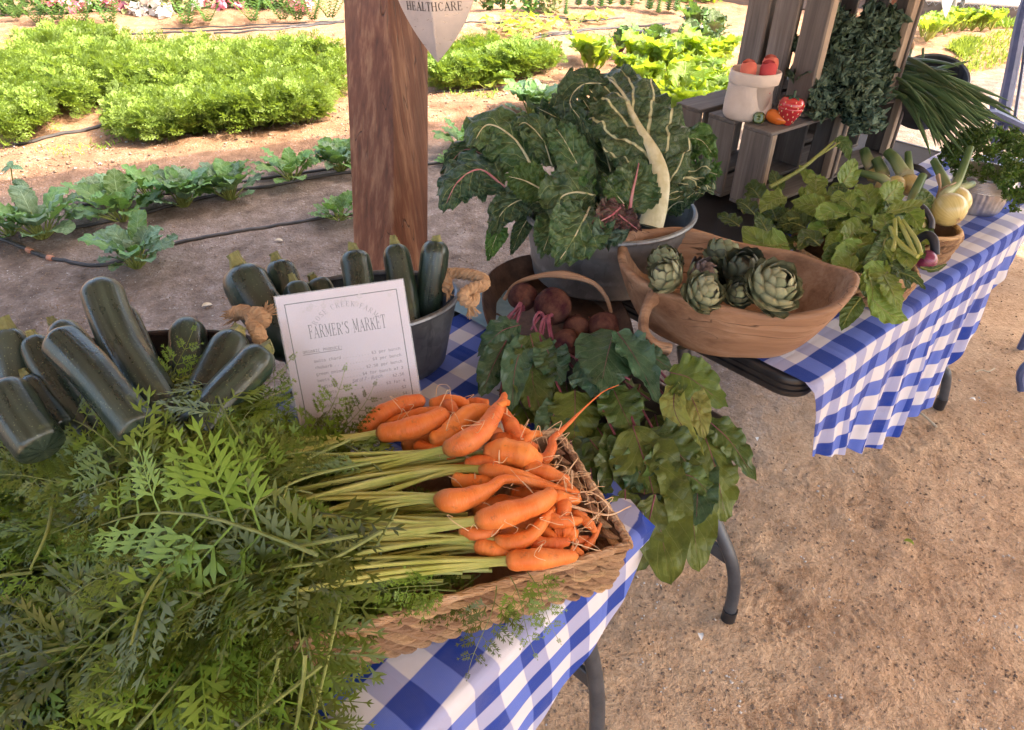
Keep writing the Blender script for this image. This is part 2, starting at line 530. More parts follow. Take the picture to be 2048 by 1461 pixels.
MAT['connector'] = simple('faded_orange_plastic', (0.50, 0.20, 0.11), 0.5, 0.0, (0.38, 0.17, 0.10), 60)
MAT['rusty'] = simple('rusty_orange_steel', (0.30, 0.13, 0.06), 0.8, 0.0, (0.18, 0.075, 0.04), 20, 0.3)
MAT['wire'] = simple('galvanised_wire', (0.42, 0.42, 0.42), 0.5, 0.6)
MAT['concrete'] = simple('pale_concrete', (0.42, 0.39, 0.36), 0.9, 0.0, (0.52, 0.48, 0.44), 3.0, 0.4, 40)
MAT['bark'] = simple('pale_and_dark_bark', (0.07, 0.055, 0.045), 0.9, 0.0, (0.42, 0.38, 0.34), 7.0, 0.6, 20, stretch=(1, 1, 0.4))
def brushed():
    k = NM('brushed_steel_plaque')
    ob = k.obj()
    l = k.noise(k.mapping(ob, (40, 40, 260)), 1.0, 3, 0.7)
    c = k.mix(k.mr(k.noise(ob, 14.0, 3), 0.35, 0.7), (0.60, 0.60, 0.63), (0.74, 0.73, 0.75))
    return k.fin(c, k.mr(l, 0.3, 0.7, 0.26, 0.40), 0.9, normal=k.bump(l, 0.06, 0.002))
MAT['plaque'] = brushed()
MAT['ink'] = simple('black_print', (0.028, 0.026, 0.03), 0.6)
MAT['ink_soft'] = simple('grey_print', (0.16, 0.14, 0.15), 0.6)
MAT['ink_faint'] = simple('faint_flower_print', (0.42, 0.36, 0.36), 0.6)
MAT['pen'] = simple('pen_ink', (0.05, 0.045, 0.10), 0.5)
MAT['paper'] = simple('white_paper', (0.50, 0.42, 0.45), 0.22, 0.0, (0.57, 0.49, 0.51), 6, spec=0.5, coat=0.6)
def acrylic():
    k = NM('clear_acrylic')
    k.put(k.b, 'Transmission Weight', 0.0)
    k.put(k.b, 'Alpha', 0.16)
    return k.fin((0.9, 0.9, 0.94), 0.04, spec=0.6)
MAT['acrylic'] = acrylic()
# cloth
def gingham():
    k = NM('blue_gingham_cotton')
    uv = k.uv()
    wx = k.m('MULTIPLY', k.m('SUBTRACT', k.noise(uv, 5.0, 2), 0.5), 0.012)
    wy = k.m('MULTIPLY', k.m('SUBTRACT', k.noise(k.addv(uv, (3.1, 7.7, 0)), 5.0, 2), 0.5), 0.012)
    x, y, _ = k.sep(uv)
    P = 0.090
    def band(c, w):
        t = k.m('FRACT', k.m('DIVIDE', k.m('ADD', c, w), P))
        return k.m('MULTIPLY', k.mr(t, 0.0, 0.02), k.m('SUBTRACT', 1.0, k.mr(t, 0.5, 0.52)))
    bx, by = band(x, wx), band(y, wy)
    c = k.mix(bx, (0.68, 0.655, 0.69), (0.37, 0.38, 0.57))
    c2 = k.mix(bx, (0.105, 0.165, 0.56), (0.007, 0.040, 0.30))
    c = k.mix(by, c, c2)
    c = k.mix(k.mr(k.noise(uv, 3.2, 5, 0.7), 0.5, 0.75, 0, 0.22), c, (0.36, 0.31, 0.26))
    thr = k.m('ADD', k.m('SINE', k.m('MULTIPLY', x, 4200.0)), k.m('SINE', k.m('MULTIPLY', y, 4200.0)))
    cre = k.m('SUBTRACT', 1.0, k.mr(k.m('ABSOLUTE', k.m('SUBTRACT', k.m('FRACT', k.m('DIVIDE', x, 0.31)), 0.5)), 0.0, 0.03))
    cre2 = k.m('SUBTRACT', 1.0, k.mr(k.m('ABSOLUTE', k.m('SUBTRACT', k.m('FRACT', k.m('ADD', 0.3, k.m('DIVIDE', y, 0.36))), 0.5)), 0.0, 0.03))
    h = k.m('ADD', k.m('ADD', k.m('MULTIPLY', thr, 0.08), k.m('MULTIPLY', k.noise(uv, 22.0, 4, 0.65), 1.6)), k.m('MULTIPLY', k.m('MAXIMUM', cre, cre2), 0.9))
    return k.fin(c, 0.85, spec=0.2, normal=k.bump(h, 0.45, 0.004), trans=0.12, sheen=0.1)
MAT['gingham'] = gingham()
MAT['teal_cloth'] = simple('teal_cotton', (0.16, 0.27, 0.33), 0.9, 0.0, (0.22, 0.34, 0.40), 60, 0.3, 300)
MAT['canvas'] = simple('cream_canvas', (0.62, 0.53, 0.46), 0.9, 0.0, (0.70, 0.61, 0.54), 18, 0.3, 350)
MAT['coral'] = simple('coral_cotton', (0.62, 0.13, 0.09), 0.9, 0.0, (0.70, 0.20, 0.13), 14, 0.4, 60)
MAT['crimson'] = simple('crimson_cotton', (0.48, 0.055, 0.06), 0.9, 0.0, (0.56, 0.08, 0.08), 14, 0.4, 60)
MAT['rope'] = simple('jute_rope', (0.30, 0.17, 0.085), 0.95, 0.0, (0.46, 0.30, 0.17), 40, 0.5, 200)
MAT['straw_plain'] = simple('woven_water_hyacinth', (0.40, 0.235, 0.125), 0.7, 0.0, (0.58, 0.39, 0.235), 25, 0.5, 220, stretch=(1, 1, 1))
def straw():
    k = NM('woven_straw')
    ob = k.addv(k.obj(), k.m('MULTIPLY', k.rand(), 11.0))
    f = k.noise(k.mapping(ob, (1.2, 16, 16)), 3.0, 4, 0.7)
    c = k.ramp(f, ((0.3, (0.24, 0.125, 0.058)), (0.5, (0.47, 0.285, 0.150)), (0.7, (0.66, 0.45, 0.27))))
    r = k.m('SUBTRACT', k.rand(), 0.5)
    c = k.hsv(c, k.m('ADD', 0.5, k.m('MULTIPLY', r, 0.02)), 1.0, k.m('ADD', 1.0, k.m('MULTIPLY', r, 0.6)))
    return k.fin(c, 0.6, spec=0.35, normal=k.bump(f, 0.6, 0.1))
MAT['straw'] = straw()
MAT['straw_dark'] = simple('shadowed_weave_backing', (0.17, 0.085, 0.04), 0.8, 0.0, (0.26, 0.14, 0.07), 30, 0.6, 160)  # dark colour stands for the shade in gaps between strands
MAT['strap'] = simple('black_strap', (0.012, 0.014, 0.024), 0.4, 0.0, (0.02, 0.022, 0.035), 30)
# ground
def soil():
    k = NM('farm_soil')
    p = k.pos()
    x, y, z = k.sep(p)
    n1 = k.noise(p, 1.1, 5, 0.6); n2 = k.noise(p, 9.0, 5, 0.65); n3 = k.noise(p, 70.0, 4, 0.7); n4 = k.noise(p, 260.0, 2, 0.6)
    path = k.ramp(k.m('ADD', k.m('MULTIPLY', n1, 0.5), k.m('MULTIPLY', n2, 0.5)), ((0.32, (0.27, 0.158, 0.083)), (0.46, (0.40, 0.253, 0.145)), (0.66, (0.50, 0.338, 0.203))))
    bed = k.ramp(k.m('ADD', k.m('MULTIPLY', n1, 0.4), k.m('MULTIPLY', n2, 0.6)), ((0.36, (0.100, 0.070, 0.052)), (0.52, (0.195, 0.142, 0.110)), (0.68, (0.30, 0.232, 0.188))))
    field = k.ramp(k.m('ADD', k.m('MULTIPLY', n1, 0.5), k.m('MULTIPLY', n2, 0.5)), ((0.34, (0.14, 0.070, 0.036)), (0.50, (0.265, 0.140, 0.072)), (0.68, (0.36, 0.210, 0.120))))
    # bed soil left of the tables, packed path on the stall side
    side = k.m('SUBTRACT', k.m('SUBTRACT', y, 1.15), k.m('MULTIPLY', k.m('SUBTRACT', x, 0.2), 0.95))
    side = k.mr(k.m('ADD', side, k.m('MULTIPLY', k.m('SUBTRACT', n2, 0.5), 0.6)), -0.1, 0.5)
    far = k.mr(k.m('ADD', k.m('SUBTRACT', y, k.m('MULTIPLY', x, 0.45)), k.m('MULTIPLY', n2, 0.5)), 4.9, 5.6)
    c = k.mix(side, path, bed)
    c = k.mix(far, c, field)
    c = k.mix(k.mr(n3, 0.35, 0.7, 0.0, 0.75), c, k.hsv(c, 0.5, 0.9, 1.55))
    c = k.mix(k.mr(n4, 0.55, 0.75, 0.0, 0.5), c, k.hsv(c, 0.5, 1.0, 0.5))
    chips = k.voro(p, 130.0, out=1)
    cr = k.sep(chips)
    c = k.mix(k.m('MULTIPLY', k.m('MULTIPLY', k.m('GREATER_THAN', cr[0], 0.90), k.mr(n2, 0.45, 0.6)), k.m('MULTIPLY', side, 0.45)), c, (0.42, 0.38, 0.36))
    dk = k.m('MULTIPLY', k.mr(k.noise(p, 17.0, 5, 0.75), 0.56, 0.70), k.mr(k.noise(p, 2.3, 3), 0.46, 0.66))
    c = k.mix(k.m('MULTIPLY', dk, 0.32), c, (0.075, 0.045, 0.028))
    h = k.m('ADD', k.m('ADD', k.m('MULTIPLY', n2, 0.9), k.m('MULTIPLY', n3, 0.45)), k.m('MULTIPLY', n4, 0.22))
    h = k.m('ADD', h, k.m('MULTIPLY', k.m('SUBTRACT', 1.0, k.voro(p, 90.0)), 0.16))
    return k.fin(c, 0.95, spec=0.15, normal=k.bump(k.m('SUBTRACT', h, k.m('MULTIPLY', dk, 0.6)), 1.0, 0.024))
MAT['soil'] = soil()
def pebble():
    k = NM('soil_crumbs')
    r = k.voro(k.pos(), 30.0, out=1)
    g = k.sep(r)
    c = k.mix(g[0], (0.15, 0.10, 0.07), (0.36, 0.25, 0.17))
    c = k.mix(k.m('GREATER_THAN', g[1], 0.9), c, (0.5, 0.45, 0.40))
    return k.fin(c, 0.95, spec=0.15)
MAT['pebble'] = pebble()
MAT['pavement'] = simple('pale_road', (0.55, 0.50, 0.46), 0.95, 0.0, (0.66, 0.61, 0.56), 2.0, 0.3, 30)
# plants
MAT['stalk_green'] = simple('green_stalk', (0.15, 0.185, 0.035), 0.55, 0.0, (0.27, 0.29, 0.07), 18, 0.1, 60, trans=0.1)
MAT['stalk_pale'] = simple('pale_celery_stalk', (0.30, 0.325, 0.050), 0.5, 0.0, (0.48, 0.47, 0.14), 14, 0.1, 60, trans=0.12)
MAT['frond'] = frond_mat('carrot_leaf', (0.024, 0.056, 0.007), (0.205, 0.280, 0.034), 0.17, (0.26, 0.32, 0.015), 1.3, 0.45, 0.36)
MAT['field_frond'] = frond_mat('sunlit_carrot_leaf', (0.075, 0.155, 0.020), (0.215, 0.300, 0.040), 0.28, (0.32, 0.44, 0.03), 0.3)  # brighter copy of the carrot leaf, sunlight put into its colour
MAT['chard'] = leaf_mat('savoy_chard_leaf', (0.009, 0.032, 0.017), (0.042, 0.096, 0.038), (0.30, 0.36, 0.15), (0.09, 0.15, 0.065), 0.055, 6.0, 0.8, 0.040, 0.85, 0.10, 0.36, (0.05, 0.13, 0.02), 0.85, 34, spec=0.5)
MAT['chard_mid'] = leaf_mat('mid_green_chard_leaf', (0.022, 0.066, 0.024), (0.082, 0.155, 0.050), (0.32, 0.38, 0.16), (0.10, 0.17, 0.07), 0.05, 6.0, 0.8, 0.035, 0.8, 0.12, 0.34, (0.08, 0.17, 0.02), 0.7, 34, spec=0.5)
MAT['chard_big'] = leaf_mat('cream_veined_chard_leaf', (0.014, 0.042, 0.018), (0.055, 0.108, 0.034), (0.58, 0.56, 0.31), (0.09, 0.15, 0.065), 0.13, 4.2, 1.1, 0.085, 1.0, 0.10, 0.34, (0.05, 0.13, 0.02), 0.75, 34, spec=0.5)
MAT['chard_bright'] = leaf_mat('young_chard_leaf', (0.030, 0.085, 0.018), (0.075, 0.16, 0.032), (0.26, 0.36, 0.14), (0.10, 0.17, 0.06), 0.05, 7.0, 0.8, 0.035, 0.7, 0.2, 0.42, (0.12, 0.25, 0.02), 0.7, 34)
MAT['chard_field'] = leaf_mat('sunlit_chard_leaf', (0.10, 0.19, 0.018), (0.22, 0.32, 0.03), (0.40, 0.46, 0.18), (0.16, 0.24, 0.05), 0.07, 6.0, 0.8, 0.04, 0.6, 0.42, 0.45, (0.50, 0.62, 0.03), 0.5, 24)  # yellow-green copy of the chard leaf, sun glow put into its colour
MAT['chard_red'] = leaf_mat('bronze_chard_leaf', (0.05, 0.028, 0.025), (0.12, 0.075, 0.055), (0.28, 0.055, 0.09), (0.16, 0.12, 0.08), 0.10, 6.0, 0.8, 0.05, 0.9, 0.1, 0.5, (0.15, 0.06, 0.04), 0.8, 34)
MAT['rib_cream'] = simple('cream_chard_rib', (0.54, 0.50, 0.28), 0.42, 0.0, (0.68, 0.65, 0.45), 10, 0.15, 40, stretch=(6, 6, 1), trans=0.1)
MAT['rib_pink'] = simple('pink_chard_rib', (0.42, 0.10, 0.14), 0.45, 0.0, (0.55, 0.30, 0.28), 20)
MAT['beet_leaf'] = leaf_mat('beet_leaf', (0.018, 0.042, 0.009), (0.080, 0.128, 0.022), (0.16, 0.20, 0.08), (0.12, 0.19, 0.10), 0.032, 7.0, 0.7, 0.03, 0.6, 0.14, 0.30, (0.10, 0.18, 0.02), 0.28, 30, redvein=(0.10, 0.06, 0.03))
MAT['beet_olive'] = leaf_mat('olive_beet_leaf', (0.045, 0.070, 0.010), (0.125, 0.165, 0.024), (0.20, 0.23, 0.08), (0.15, 0.19, 0.06), 0.032, 7.0, 0.7, 0.03, 0.6, 0.2, 0.40, (0.16, 0.22, 0.02), 0.28, 30, redvein=(0.16, 0.12, 0.05))
MAT['beet_blue'] = leaf_mat('blue_green_beet_leaf', (0.016, 0.054, 0.026), (0.066, 0.138, 0.070), (0.16, 0.22, 0.12), (0.14, 0.21, 0.11), 0.03, 7.0, 0.7, 0.03, 0.6, 0.14, 0.30, (0.12, 0.25, 0.08), 0.28, 30)
MAT['beet_yellow'] = leaf_mat('yellowing_beet_leaf', (0.20, 0.24, 0.055), (0.36, 0.38, 0.10), (0.36, 0.24, 0.12), (0.32, 0.33, 0.12), 0.04, 6.0, 0.7, 0.03, 0.5, 0.25, 0.5, (0.45, 0.45, 0.08), 0.6, 30)
MAT['beet_stem'] = simple('magenta_beet_stem', (0.10, 0.012, 0.035), 0.38, 0.0, (0.24, 0.07, 0.10), 14, stretch=(3, 3, 3))
MAT['beet_root'] = simple('beet_skin', (0.030, 0.006, 0.010), 0.8, 0.0, (0.105, 0.046, 0.030), 34, 1.0, 60, spec=0.15)
MAT['radish_leaf'] = leaf_mat('radish_leaf', (0.085, 0.160, 0.022), (0.225, 0.310, 0.060), (0.42, 0.47, 0.18), (0.30, 0.37, 0.13), 0.05, 6.0, 0.6, 0.04, 0.8, 0.28, 0.5, (0.35, 0.44, 0.05), 0.45, 30)  # paler green carries the warm light on the upper leaves
MAT['radish_dark'] = leaf_mat('shaded_radish_leaf', (0.034, 0.072, 0.016), (0.095, 0.145, 0.032), (0.20, 0.26, 0.11), (0.14, 0.20, 0.08), 0.05, 6.0, 0.6, 0.04, 0.7, 0.2, 0.5, (0.15, 0.25, 0.03), 0.8, 30)  # darker copy of the radish leaf, shade put into its colour
MAT['brassica'] = leaf_mat('blue_green_brassica_leaf', (0.085, 0.160, 0.070), (0.190, 0.285, 0.150), (0.30, 0.39, 0.22), (0.15, 0.23, 0.13), 0.06, 5.0, 0.6, 0.04, 0.6, 0.2, 0.5, (0.18, 0.33, 0.06), 0.5, 26)
MAT['brassica2'] = leaf_mat('green_brassica_leaf', (0.070, 0.160, 0.032), (0.155, 0.265, 0.066), (0.26, 0.36, 0.15), (0.14, 0.22, 0.08), 0.06, 5.0, 0.6, 0.04, 0.6, 0.22, 0.5, (0.2, 0.36, 0.04), 0.5, 26)
MAT['bush_leaf'] = frond_mat('shrub_leaf', (0.035, 0.085, 0.018), (0.10, 0.19, 0.03), 0.2, (0.15, 0.28, 0.03), 0.5)
MAT['bush_pale'] = frond_mat('pale_shrub_leaf', (0.16, 0.19, 0.07), (0.27, 0.28, 0.10), 0.2, (0.35, 0.38, 0.08), 0.5)
MAT['sun_leaf'] = frond_mat('bright_seedling_leaf', (0.10, 0.19, 0.02), (0.22, 0.31, 0.03), 0.35, (0.4, 0.5, 0.03), 0.3)
MAT['purple_leaf'] = frond_mat('purple_beet_leaf', (0.07, 0.035, 0.045), (0.13, 0.09, 0.07), 0.15, (0.2, 0.06, 0.05), 0.4)
MAT['pink_petal'] = simple('pink_petal', (0.62, 0.16, 0.25), 0.6, 0.0, (0.72, 0.30, 0.36), 30, trans=0.2)
MAT['red_petal'] = simple('red_plume', (0.55, 0.05, 0.11), 0.7, 0.0, (0.65, 0.14, 0.12), 20, trans=0.15)
MAT['white_petal'] = simple('white_petal', (0.75, 0.72, 0.68), 0.6, trans=0.2)
MAT['weed'] = frond_mat('weed_grass', (0.10, 0.18, 0.02), (0.24, 0.33, 0.04), 0.3, (0.4, 0.5, 0.05), 0.4)
MAT['kale'] = leaf_mat('curly_kale_leaf', (0.055, 0.115, 0.078), (0.185, 0.265, 0.185), (0.18, 0.24, 0.14), (0.090, 0.145, 0.085), 0.05, 6.0, 0.8, 0.04, 0.4, 0.12, 0.55, (0.08, 0.16, 0.04), 0.6, 34)
MAT['parsley'] = frond_mat('curly_parsley', (0.030, 0.080, 0.014), (0.105, 0.185, 0.028), 0.2, (0.16, 0.28, 0.03), 0.7)
def onion_leaf():
    k = NM('green_onion_leaf')
    ux, uy, _ = k.sep(k.uv())
    st = k.noise(k.mapping(k.uv(), (26, 0.6, 1)), 2.0, 3)
    c = k.mix(k.mr(st, 0.3, 0.7), (0.055, 0.110, 0.040), (0.155, 0.225, 0.100))
    c = k.hsv(c, k.m('ADD', 0.49, k.m('MULTIPLY', k.rand(), 0.025)), 1.0, k.m('ADD', 0.7, k.m('MULTIPLY', k.rand(), 0.7)))
    return k.fin(c, 0.42, spec=0.4, trans=0.1)
MAT['onion_leaf'] = onion_leaf()
def onion_stem():
    k = NM('onion_neck')
    ux, uy, _ = k.sep(k.uv())
    st = k.noise(k.mapping(k.uv(), (30, 0.8, 1)), 2.0, 3)
    c = k.ramp(k.m('ADD', uy, k.m('MULTIPLY', k.m('SUBTRACT', st, 0.5), 0.3)), ((0.05, (0.48, 0.47, 0.30)), (0.40, (0.30, 0.36, 0.16)), (0.75, (0.085, 0.15, 0.05))))
    return k.fin(c, 0.4, spec=0.4, trans=0.1)
MAT['onion_stem'] = onion_stem()
def onion_skin(name, c1, c2, c3):
    k = NM(name)
    st = k.noise(k.mapping(k.uv(), (34, 1.0, 1)), 2.0, 3)
    c = k.mix(k.mr(st, 0.3, 0.7), c1, c2)
    c = k.mix(k.mr(k.noise(k.obj(), 12, 3), 0.55, 0.7, 0, 0.6), c, c3)
    return k.fin(c, 0.28, spec=0.5, coat=0.2, normal=k.bump(st, 0.12, 0.002))
MAT['onion'] = onion_skin('yellow_onion_skin', (0.46, 0.38, 0.13), (0.60, 0.52, 0.24), (0.45, 0.27, 0.09))
MAT['red_onion'] = onion_skin('red_onion_skin', (0.13, 0.016, 0.055), (0.22, 0.035, 0.10), (0.09, 0.012, 0.04))
MAT['husk'] = simple('dry_onion_husk', (0.48, 0.30, 0.18), 0.7, 0.0, (0.62, 0.45, 0.30), 30, trans=0.2)
def carrot():
    k = NM('carrot_skin')
    ux, uy, _ = k.sep(k.uv())
    ob = k.obj()
    ring = k.noise(k.mapping(k.uv(), (1.5, 42, 1)), 2.2, 3, 0.6)
    ring2 = k.noise(k.mapping(k.addv(k.uv(), (4, 9, 0)), (4, 95, 1)), 2.0, 2, 0.5)
    c = k.mix(k.mr(k.noise(ob, 30, 3), 0.3, 0.7), (0.64, 0.135, 0.018), (0.74, 0.220, 0.045))
    c = k.hsv(c, k.m('ADD', 0.494, k.m('MULTIPLY', k.rand(), 0.012)), 1.0, k.m('ADD', 0.85, k.m('MULTIPLY', k.rand(), 0.3)))
    sh = k.m('SUBTRACT', 1.0, k.mr(k.m('ADD', uy, k.m('MULTIPLY', k.m('SUBTRACT', k.noise(ob, 40, 2), 0.5), 0.12)), 0.0, 0.13))
    c = k.mix(k.m('MULTIPLY', sh, 0.8), c, (0.22, 0.14, 0.040))
    c = k.mix(k.m('MULTIPLY', k.mr(ring2, 0.60, 0.72), 0.45), c, (0.74, 0.42, 0.22))
    c = k.mix(k.mr(ring, 0.64, 0.78, 0, 0.55), c, (0.33, 0.11, 0.03))
    c = k.mix(k.mr(k.noise(ob, 70, 4, 0.75), 0.58, 0.72, 0, 0.65), c, (0.24, 0.095, 0.035))
    c = k.mix(k.mr(k.noise(ob, 16, 2), 0.55, 0.7, 0, 0.35), c, (0.70, 0.30, 0.11))
    return k.fin(c, k.mr(ring, 0.3, 0.7, 0.38, 0.56), spec=0.35, normal=k.bump(k.m('ADD', ring, k.m('MULTIPLY', ring2, 0.5)), 0.38, 0.003))
MAT['carrot'] = carrot()
MAT['carrot_pale'] = simple('pale_carrot_skin', (0.56, 0.24, 0.10), 0.5, 0.0, (0.60, 0.30, 0.14), 26, 0.3, 90)
MAT['hair'] = simple('carrot_root_hair', (0.62, 0.36, 0.17), 0.6, 0.0, (0.70, 0.50, 0.30), 40)
def zuke(name, c1, c2, c3):
    k = NM(name)
    ux, uy, _ = k.sep(k.uv())
    uv = k.uv(); ob = k.obj()
    st = k.noise(k.mapping(k.addv(uv, k.m('MULTIPLY', k.rand(), 9.0)), (7, 0.5, 1)), 2.0, 3, 0.5)
    c = k.mix(k.mr(st, 0.38, 0.66), c1, c2)
    dot = k.voro(k.mapping(ob, (1, 1, 1)), 190.0)
    sp = k.m('MULTIPLY', k.m('LESS_THAN', dot, 0.17), k.mr(k.noise(ob, 18, 2), 0.35, 0.6))
    c = k.mix(k.m('MULTIPLY', sp, 0.38), c, (0.22, 0.27, 0.14))
    yl = k.mr(k.noise(k.mapping(uv, (2.0, 2.0, 1)), 2.2, 2), 0.62, 0.78, 0, 0.55)
    c = k.mix(yl, c, c3)
    sc = k.noise(k.mapping(ob, (40, 40, 12)), 1.0, 5, 0.75)
    c = k.mix(k.mr(sc, 0.68, 0.74, 0, 0.6), c, (0.25, 0.24, 0.16))
    rv = k.m('SUBTRACT', k.rand(), 0.5)
    c = k.hsv(c, 0.5, 1.0, k.m('ADD', 1.0, k.m('MULTIPLY', rv, 0.4)))
    return k.fin(c, k.mr(k.m('ADD', k.m('MULTIPLY', st, 0.5), k.m('MULTIPLY', k.noise(ob, 26, 4, 0.7), 0.6)), 0.35, 0.75, 0.20, 0.44), spec=0.6, normal=k.bump(k.m('ADD', k.m('MULTIPLY', st, 1.6), k.m('MULTIPLY', sc, 1.0)), 0.32, 0.004), coat=0.08)
MAT['zuke'] = zuke('zucchini_skin', (0.008, 0.018, 0.013), (0.022, 0.042, 0.028), (0.10, 0.13, 0.035))
MAT['marrow'] = zuke('bloomed_zucchini_skin', (0.009, 0.018, 0.013), (0.038, 0.056, 0.042), (0.15, 0.18, 0.085))
MAT['zuke_stem'] = simple('zucchini_stem', (0.10, 0.115, 0.035), 0.7, 0.0, (0.25, 0.235, 0.085), 40, 0.5, 120, stretch=(1, 1, 0.3))
def bract(name, c1, c2, tip):
    k = NM(name)
    ux, uy, _ = k.sep(k.uv())
    c = k.mix(k.noise(k.obj(), 40, 3), c1, c2)
    edge = k.mr(k.m('ABSOLUTE', k.m('SUBTRACT', ux, 0.5)), 0.32, 0.5, 0, 0.6)
    c = k.mix(edge, c, tuple(x * 0.45 for x in c1))
    c = k.mix(k.mr(uy, 0.80, 1.0, 0, 0.8), c, tip)
    rv = k.m('SUBTRACT', k.rand(), 0.5)
    c = k.hsv(c, 0.5, 1.0, k.m('ADD', 1.0, k.m('MULTIPLY', rv, 0.3)))
    return k.fin(c, 0.55, spec=0.35, normal=k.bump(k.noise(k.mapping(k.uv(), (20, 1, 1)), 2, 2), 0.15, 0.003))
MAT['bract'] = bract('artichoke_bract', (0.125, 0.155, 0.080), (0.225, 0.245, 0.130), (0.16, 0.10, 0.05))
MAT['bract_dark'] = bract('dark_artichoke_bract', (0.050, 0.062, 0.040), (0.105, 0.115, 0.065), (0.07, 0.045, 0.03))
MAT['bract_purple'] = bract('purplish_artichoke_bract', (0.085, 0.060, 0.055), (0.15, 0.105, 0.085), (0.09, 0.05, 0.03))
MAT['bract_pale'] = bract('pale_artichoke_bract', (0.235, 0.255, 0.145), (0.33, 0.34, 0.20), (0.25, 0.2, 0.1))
MAT['berry'] = simple('red_glazed_ceramic', (0.42, 0.022, 0.030), 0.18, 0.0, (0.50, 0.035, 0.04), 12, spec=0.6, coat=0.6)
MAT['berry_leaf'] = simple('green_glaze', (0.045, 0.09, 0.06), 0.25, coat=0.4)
MAT['seed_dot'] = simple('cream_glaze', (0.72, 0.55, 0.32), 0.3)
MAT['pepper'] = simple('orange_pepper_skin', (0.72, 0.155, 0.02), 0.16, 0.0, (0.76, 0.20, 0.03), 10, spec=0.6, coat=0.5)
MAT['pepper_green'] = simple('green_pepper_skin', (0.055, 0.10, 0.02), 0.2, 0.0, (0.12, 0.17, 0.03), 14, spec=0.6, coat=0.4)
MAT['dry'] = simple('dry_leaf_litter', (0.50, 0.40, 0.27), 0.8, 0.0, (0.62, 0.52, 0.38), 40, trans=0.15)
MAT['pale_bit'] = simple('pale_petal_bit', (0.68, 0.66, 0.62), 0.8)

MAT['roof'] = simple('pale_roof_boards', (0.50, 0.49, 0.47), 0.9)
# ------------------------------------------------------------------ shared mesh helpers
def build_np(name, V, F, mat, parent=None, **props):
    me = bpy.data.meshes.new(name)
    V = np.asarray(V, dtype=np.float32); F = np.asarray(F, dtype=np.int32)
    k = F.shape[1]
    me.vertices.add(len(V)); me.vertices.foreach_set("co", V.ravel())
    me.loops.add(F.size); me.loops.foreach_set("vertex_index", F.ravel())
    me.polygons.add(len(F)); me.polygons.foreach_set("loop_start", np.arange(0, F.size, k, dtype=np.int32))
    me.polygons.foreach_set("use_smooth", np.ones(len(F), dtype=bool))
    me.materials.append(mat)
    me.update(calc_edges=True); me.validate()
    return link(name, me, parent, **props)
def scatter(tv, tf, mats):
    """copies of a small template under many 4x4 matrices, as one vertex and one face array"""
    mats = np.asarray(mats)
    n, k = len(mats), len(tv)
    V = np.einsum('nij,kj->nki', mats[:, :3, :3], tv) + mats[:, None, :3, 3]
    F = tf[None] + (np.arange(n) * k)[:, None, None]
    return V.reshape(-1, 3), F.reshape(-1, tf.shape[1])
def mat4(loc, x, up, scale=1.0, sy=1.0, sz=1.0):
    x = Vector(x).normalized(); y = Vector(up).cross(x)
    if y.length < 1e-4: y = x.orthogonal()
    y.normalize(); z = x.cross(y)
    m = Matrix.Identity(4)
    for i in range(3):
        m[i][0] = x[i] * scale; m[i][1] = y[i] * scale * sy; m[i][2] = z[i] * scale * sz; m[i][3] = loc[i]
    return m
def rdir(zmin=-1, zmax=1):
    z = rnd.uniform(zmin, zmax); a = rnd.uniform(0, 2 * math.pi); r = math.sqrt(max(0, 1 - z * z))
    return Vector((r * math.cos(a), r * math.sin(a), z))
def inpoly(x, y, poly):
    c = False; j = len(poly) - 1
    for i in range(len(poly)):
        if (poly[i][1] > y) != (poly[j][1] > y) and x < (poly[j][0] - poly[i][0]) * (y - poly[i][1]) / (poly[j][1] - poly[i][1]) + poly[i][0]:
            c = not c
        j = i
    return c
def pick(poly):
    xs = [p[0] for p in poly]; ys = [p[1] for p in poly]
    while True:
        x, y = rnd.uniform(min(xs), max(xs)), rnd.uniform(min(ys), max(ys))
        if inpoly(x, y, poly): return x, y
DIAMOND_V = np.array([(0, 0, 0), (0.45, 0.28, 0.06), (1, 0, -0.05), (0.45, -0.28, 0.06)])
DIAMOND_F = np.array([(0, 2, 1), (0, 3, 2)])

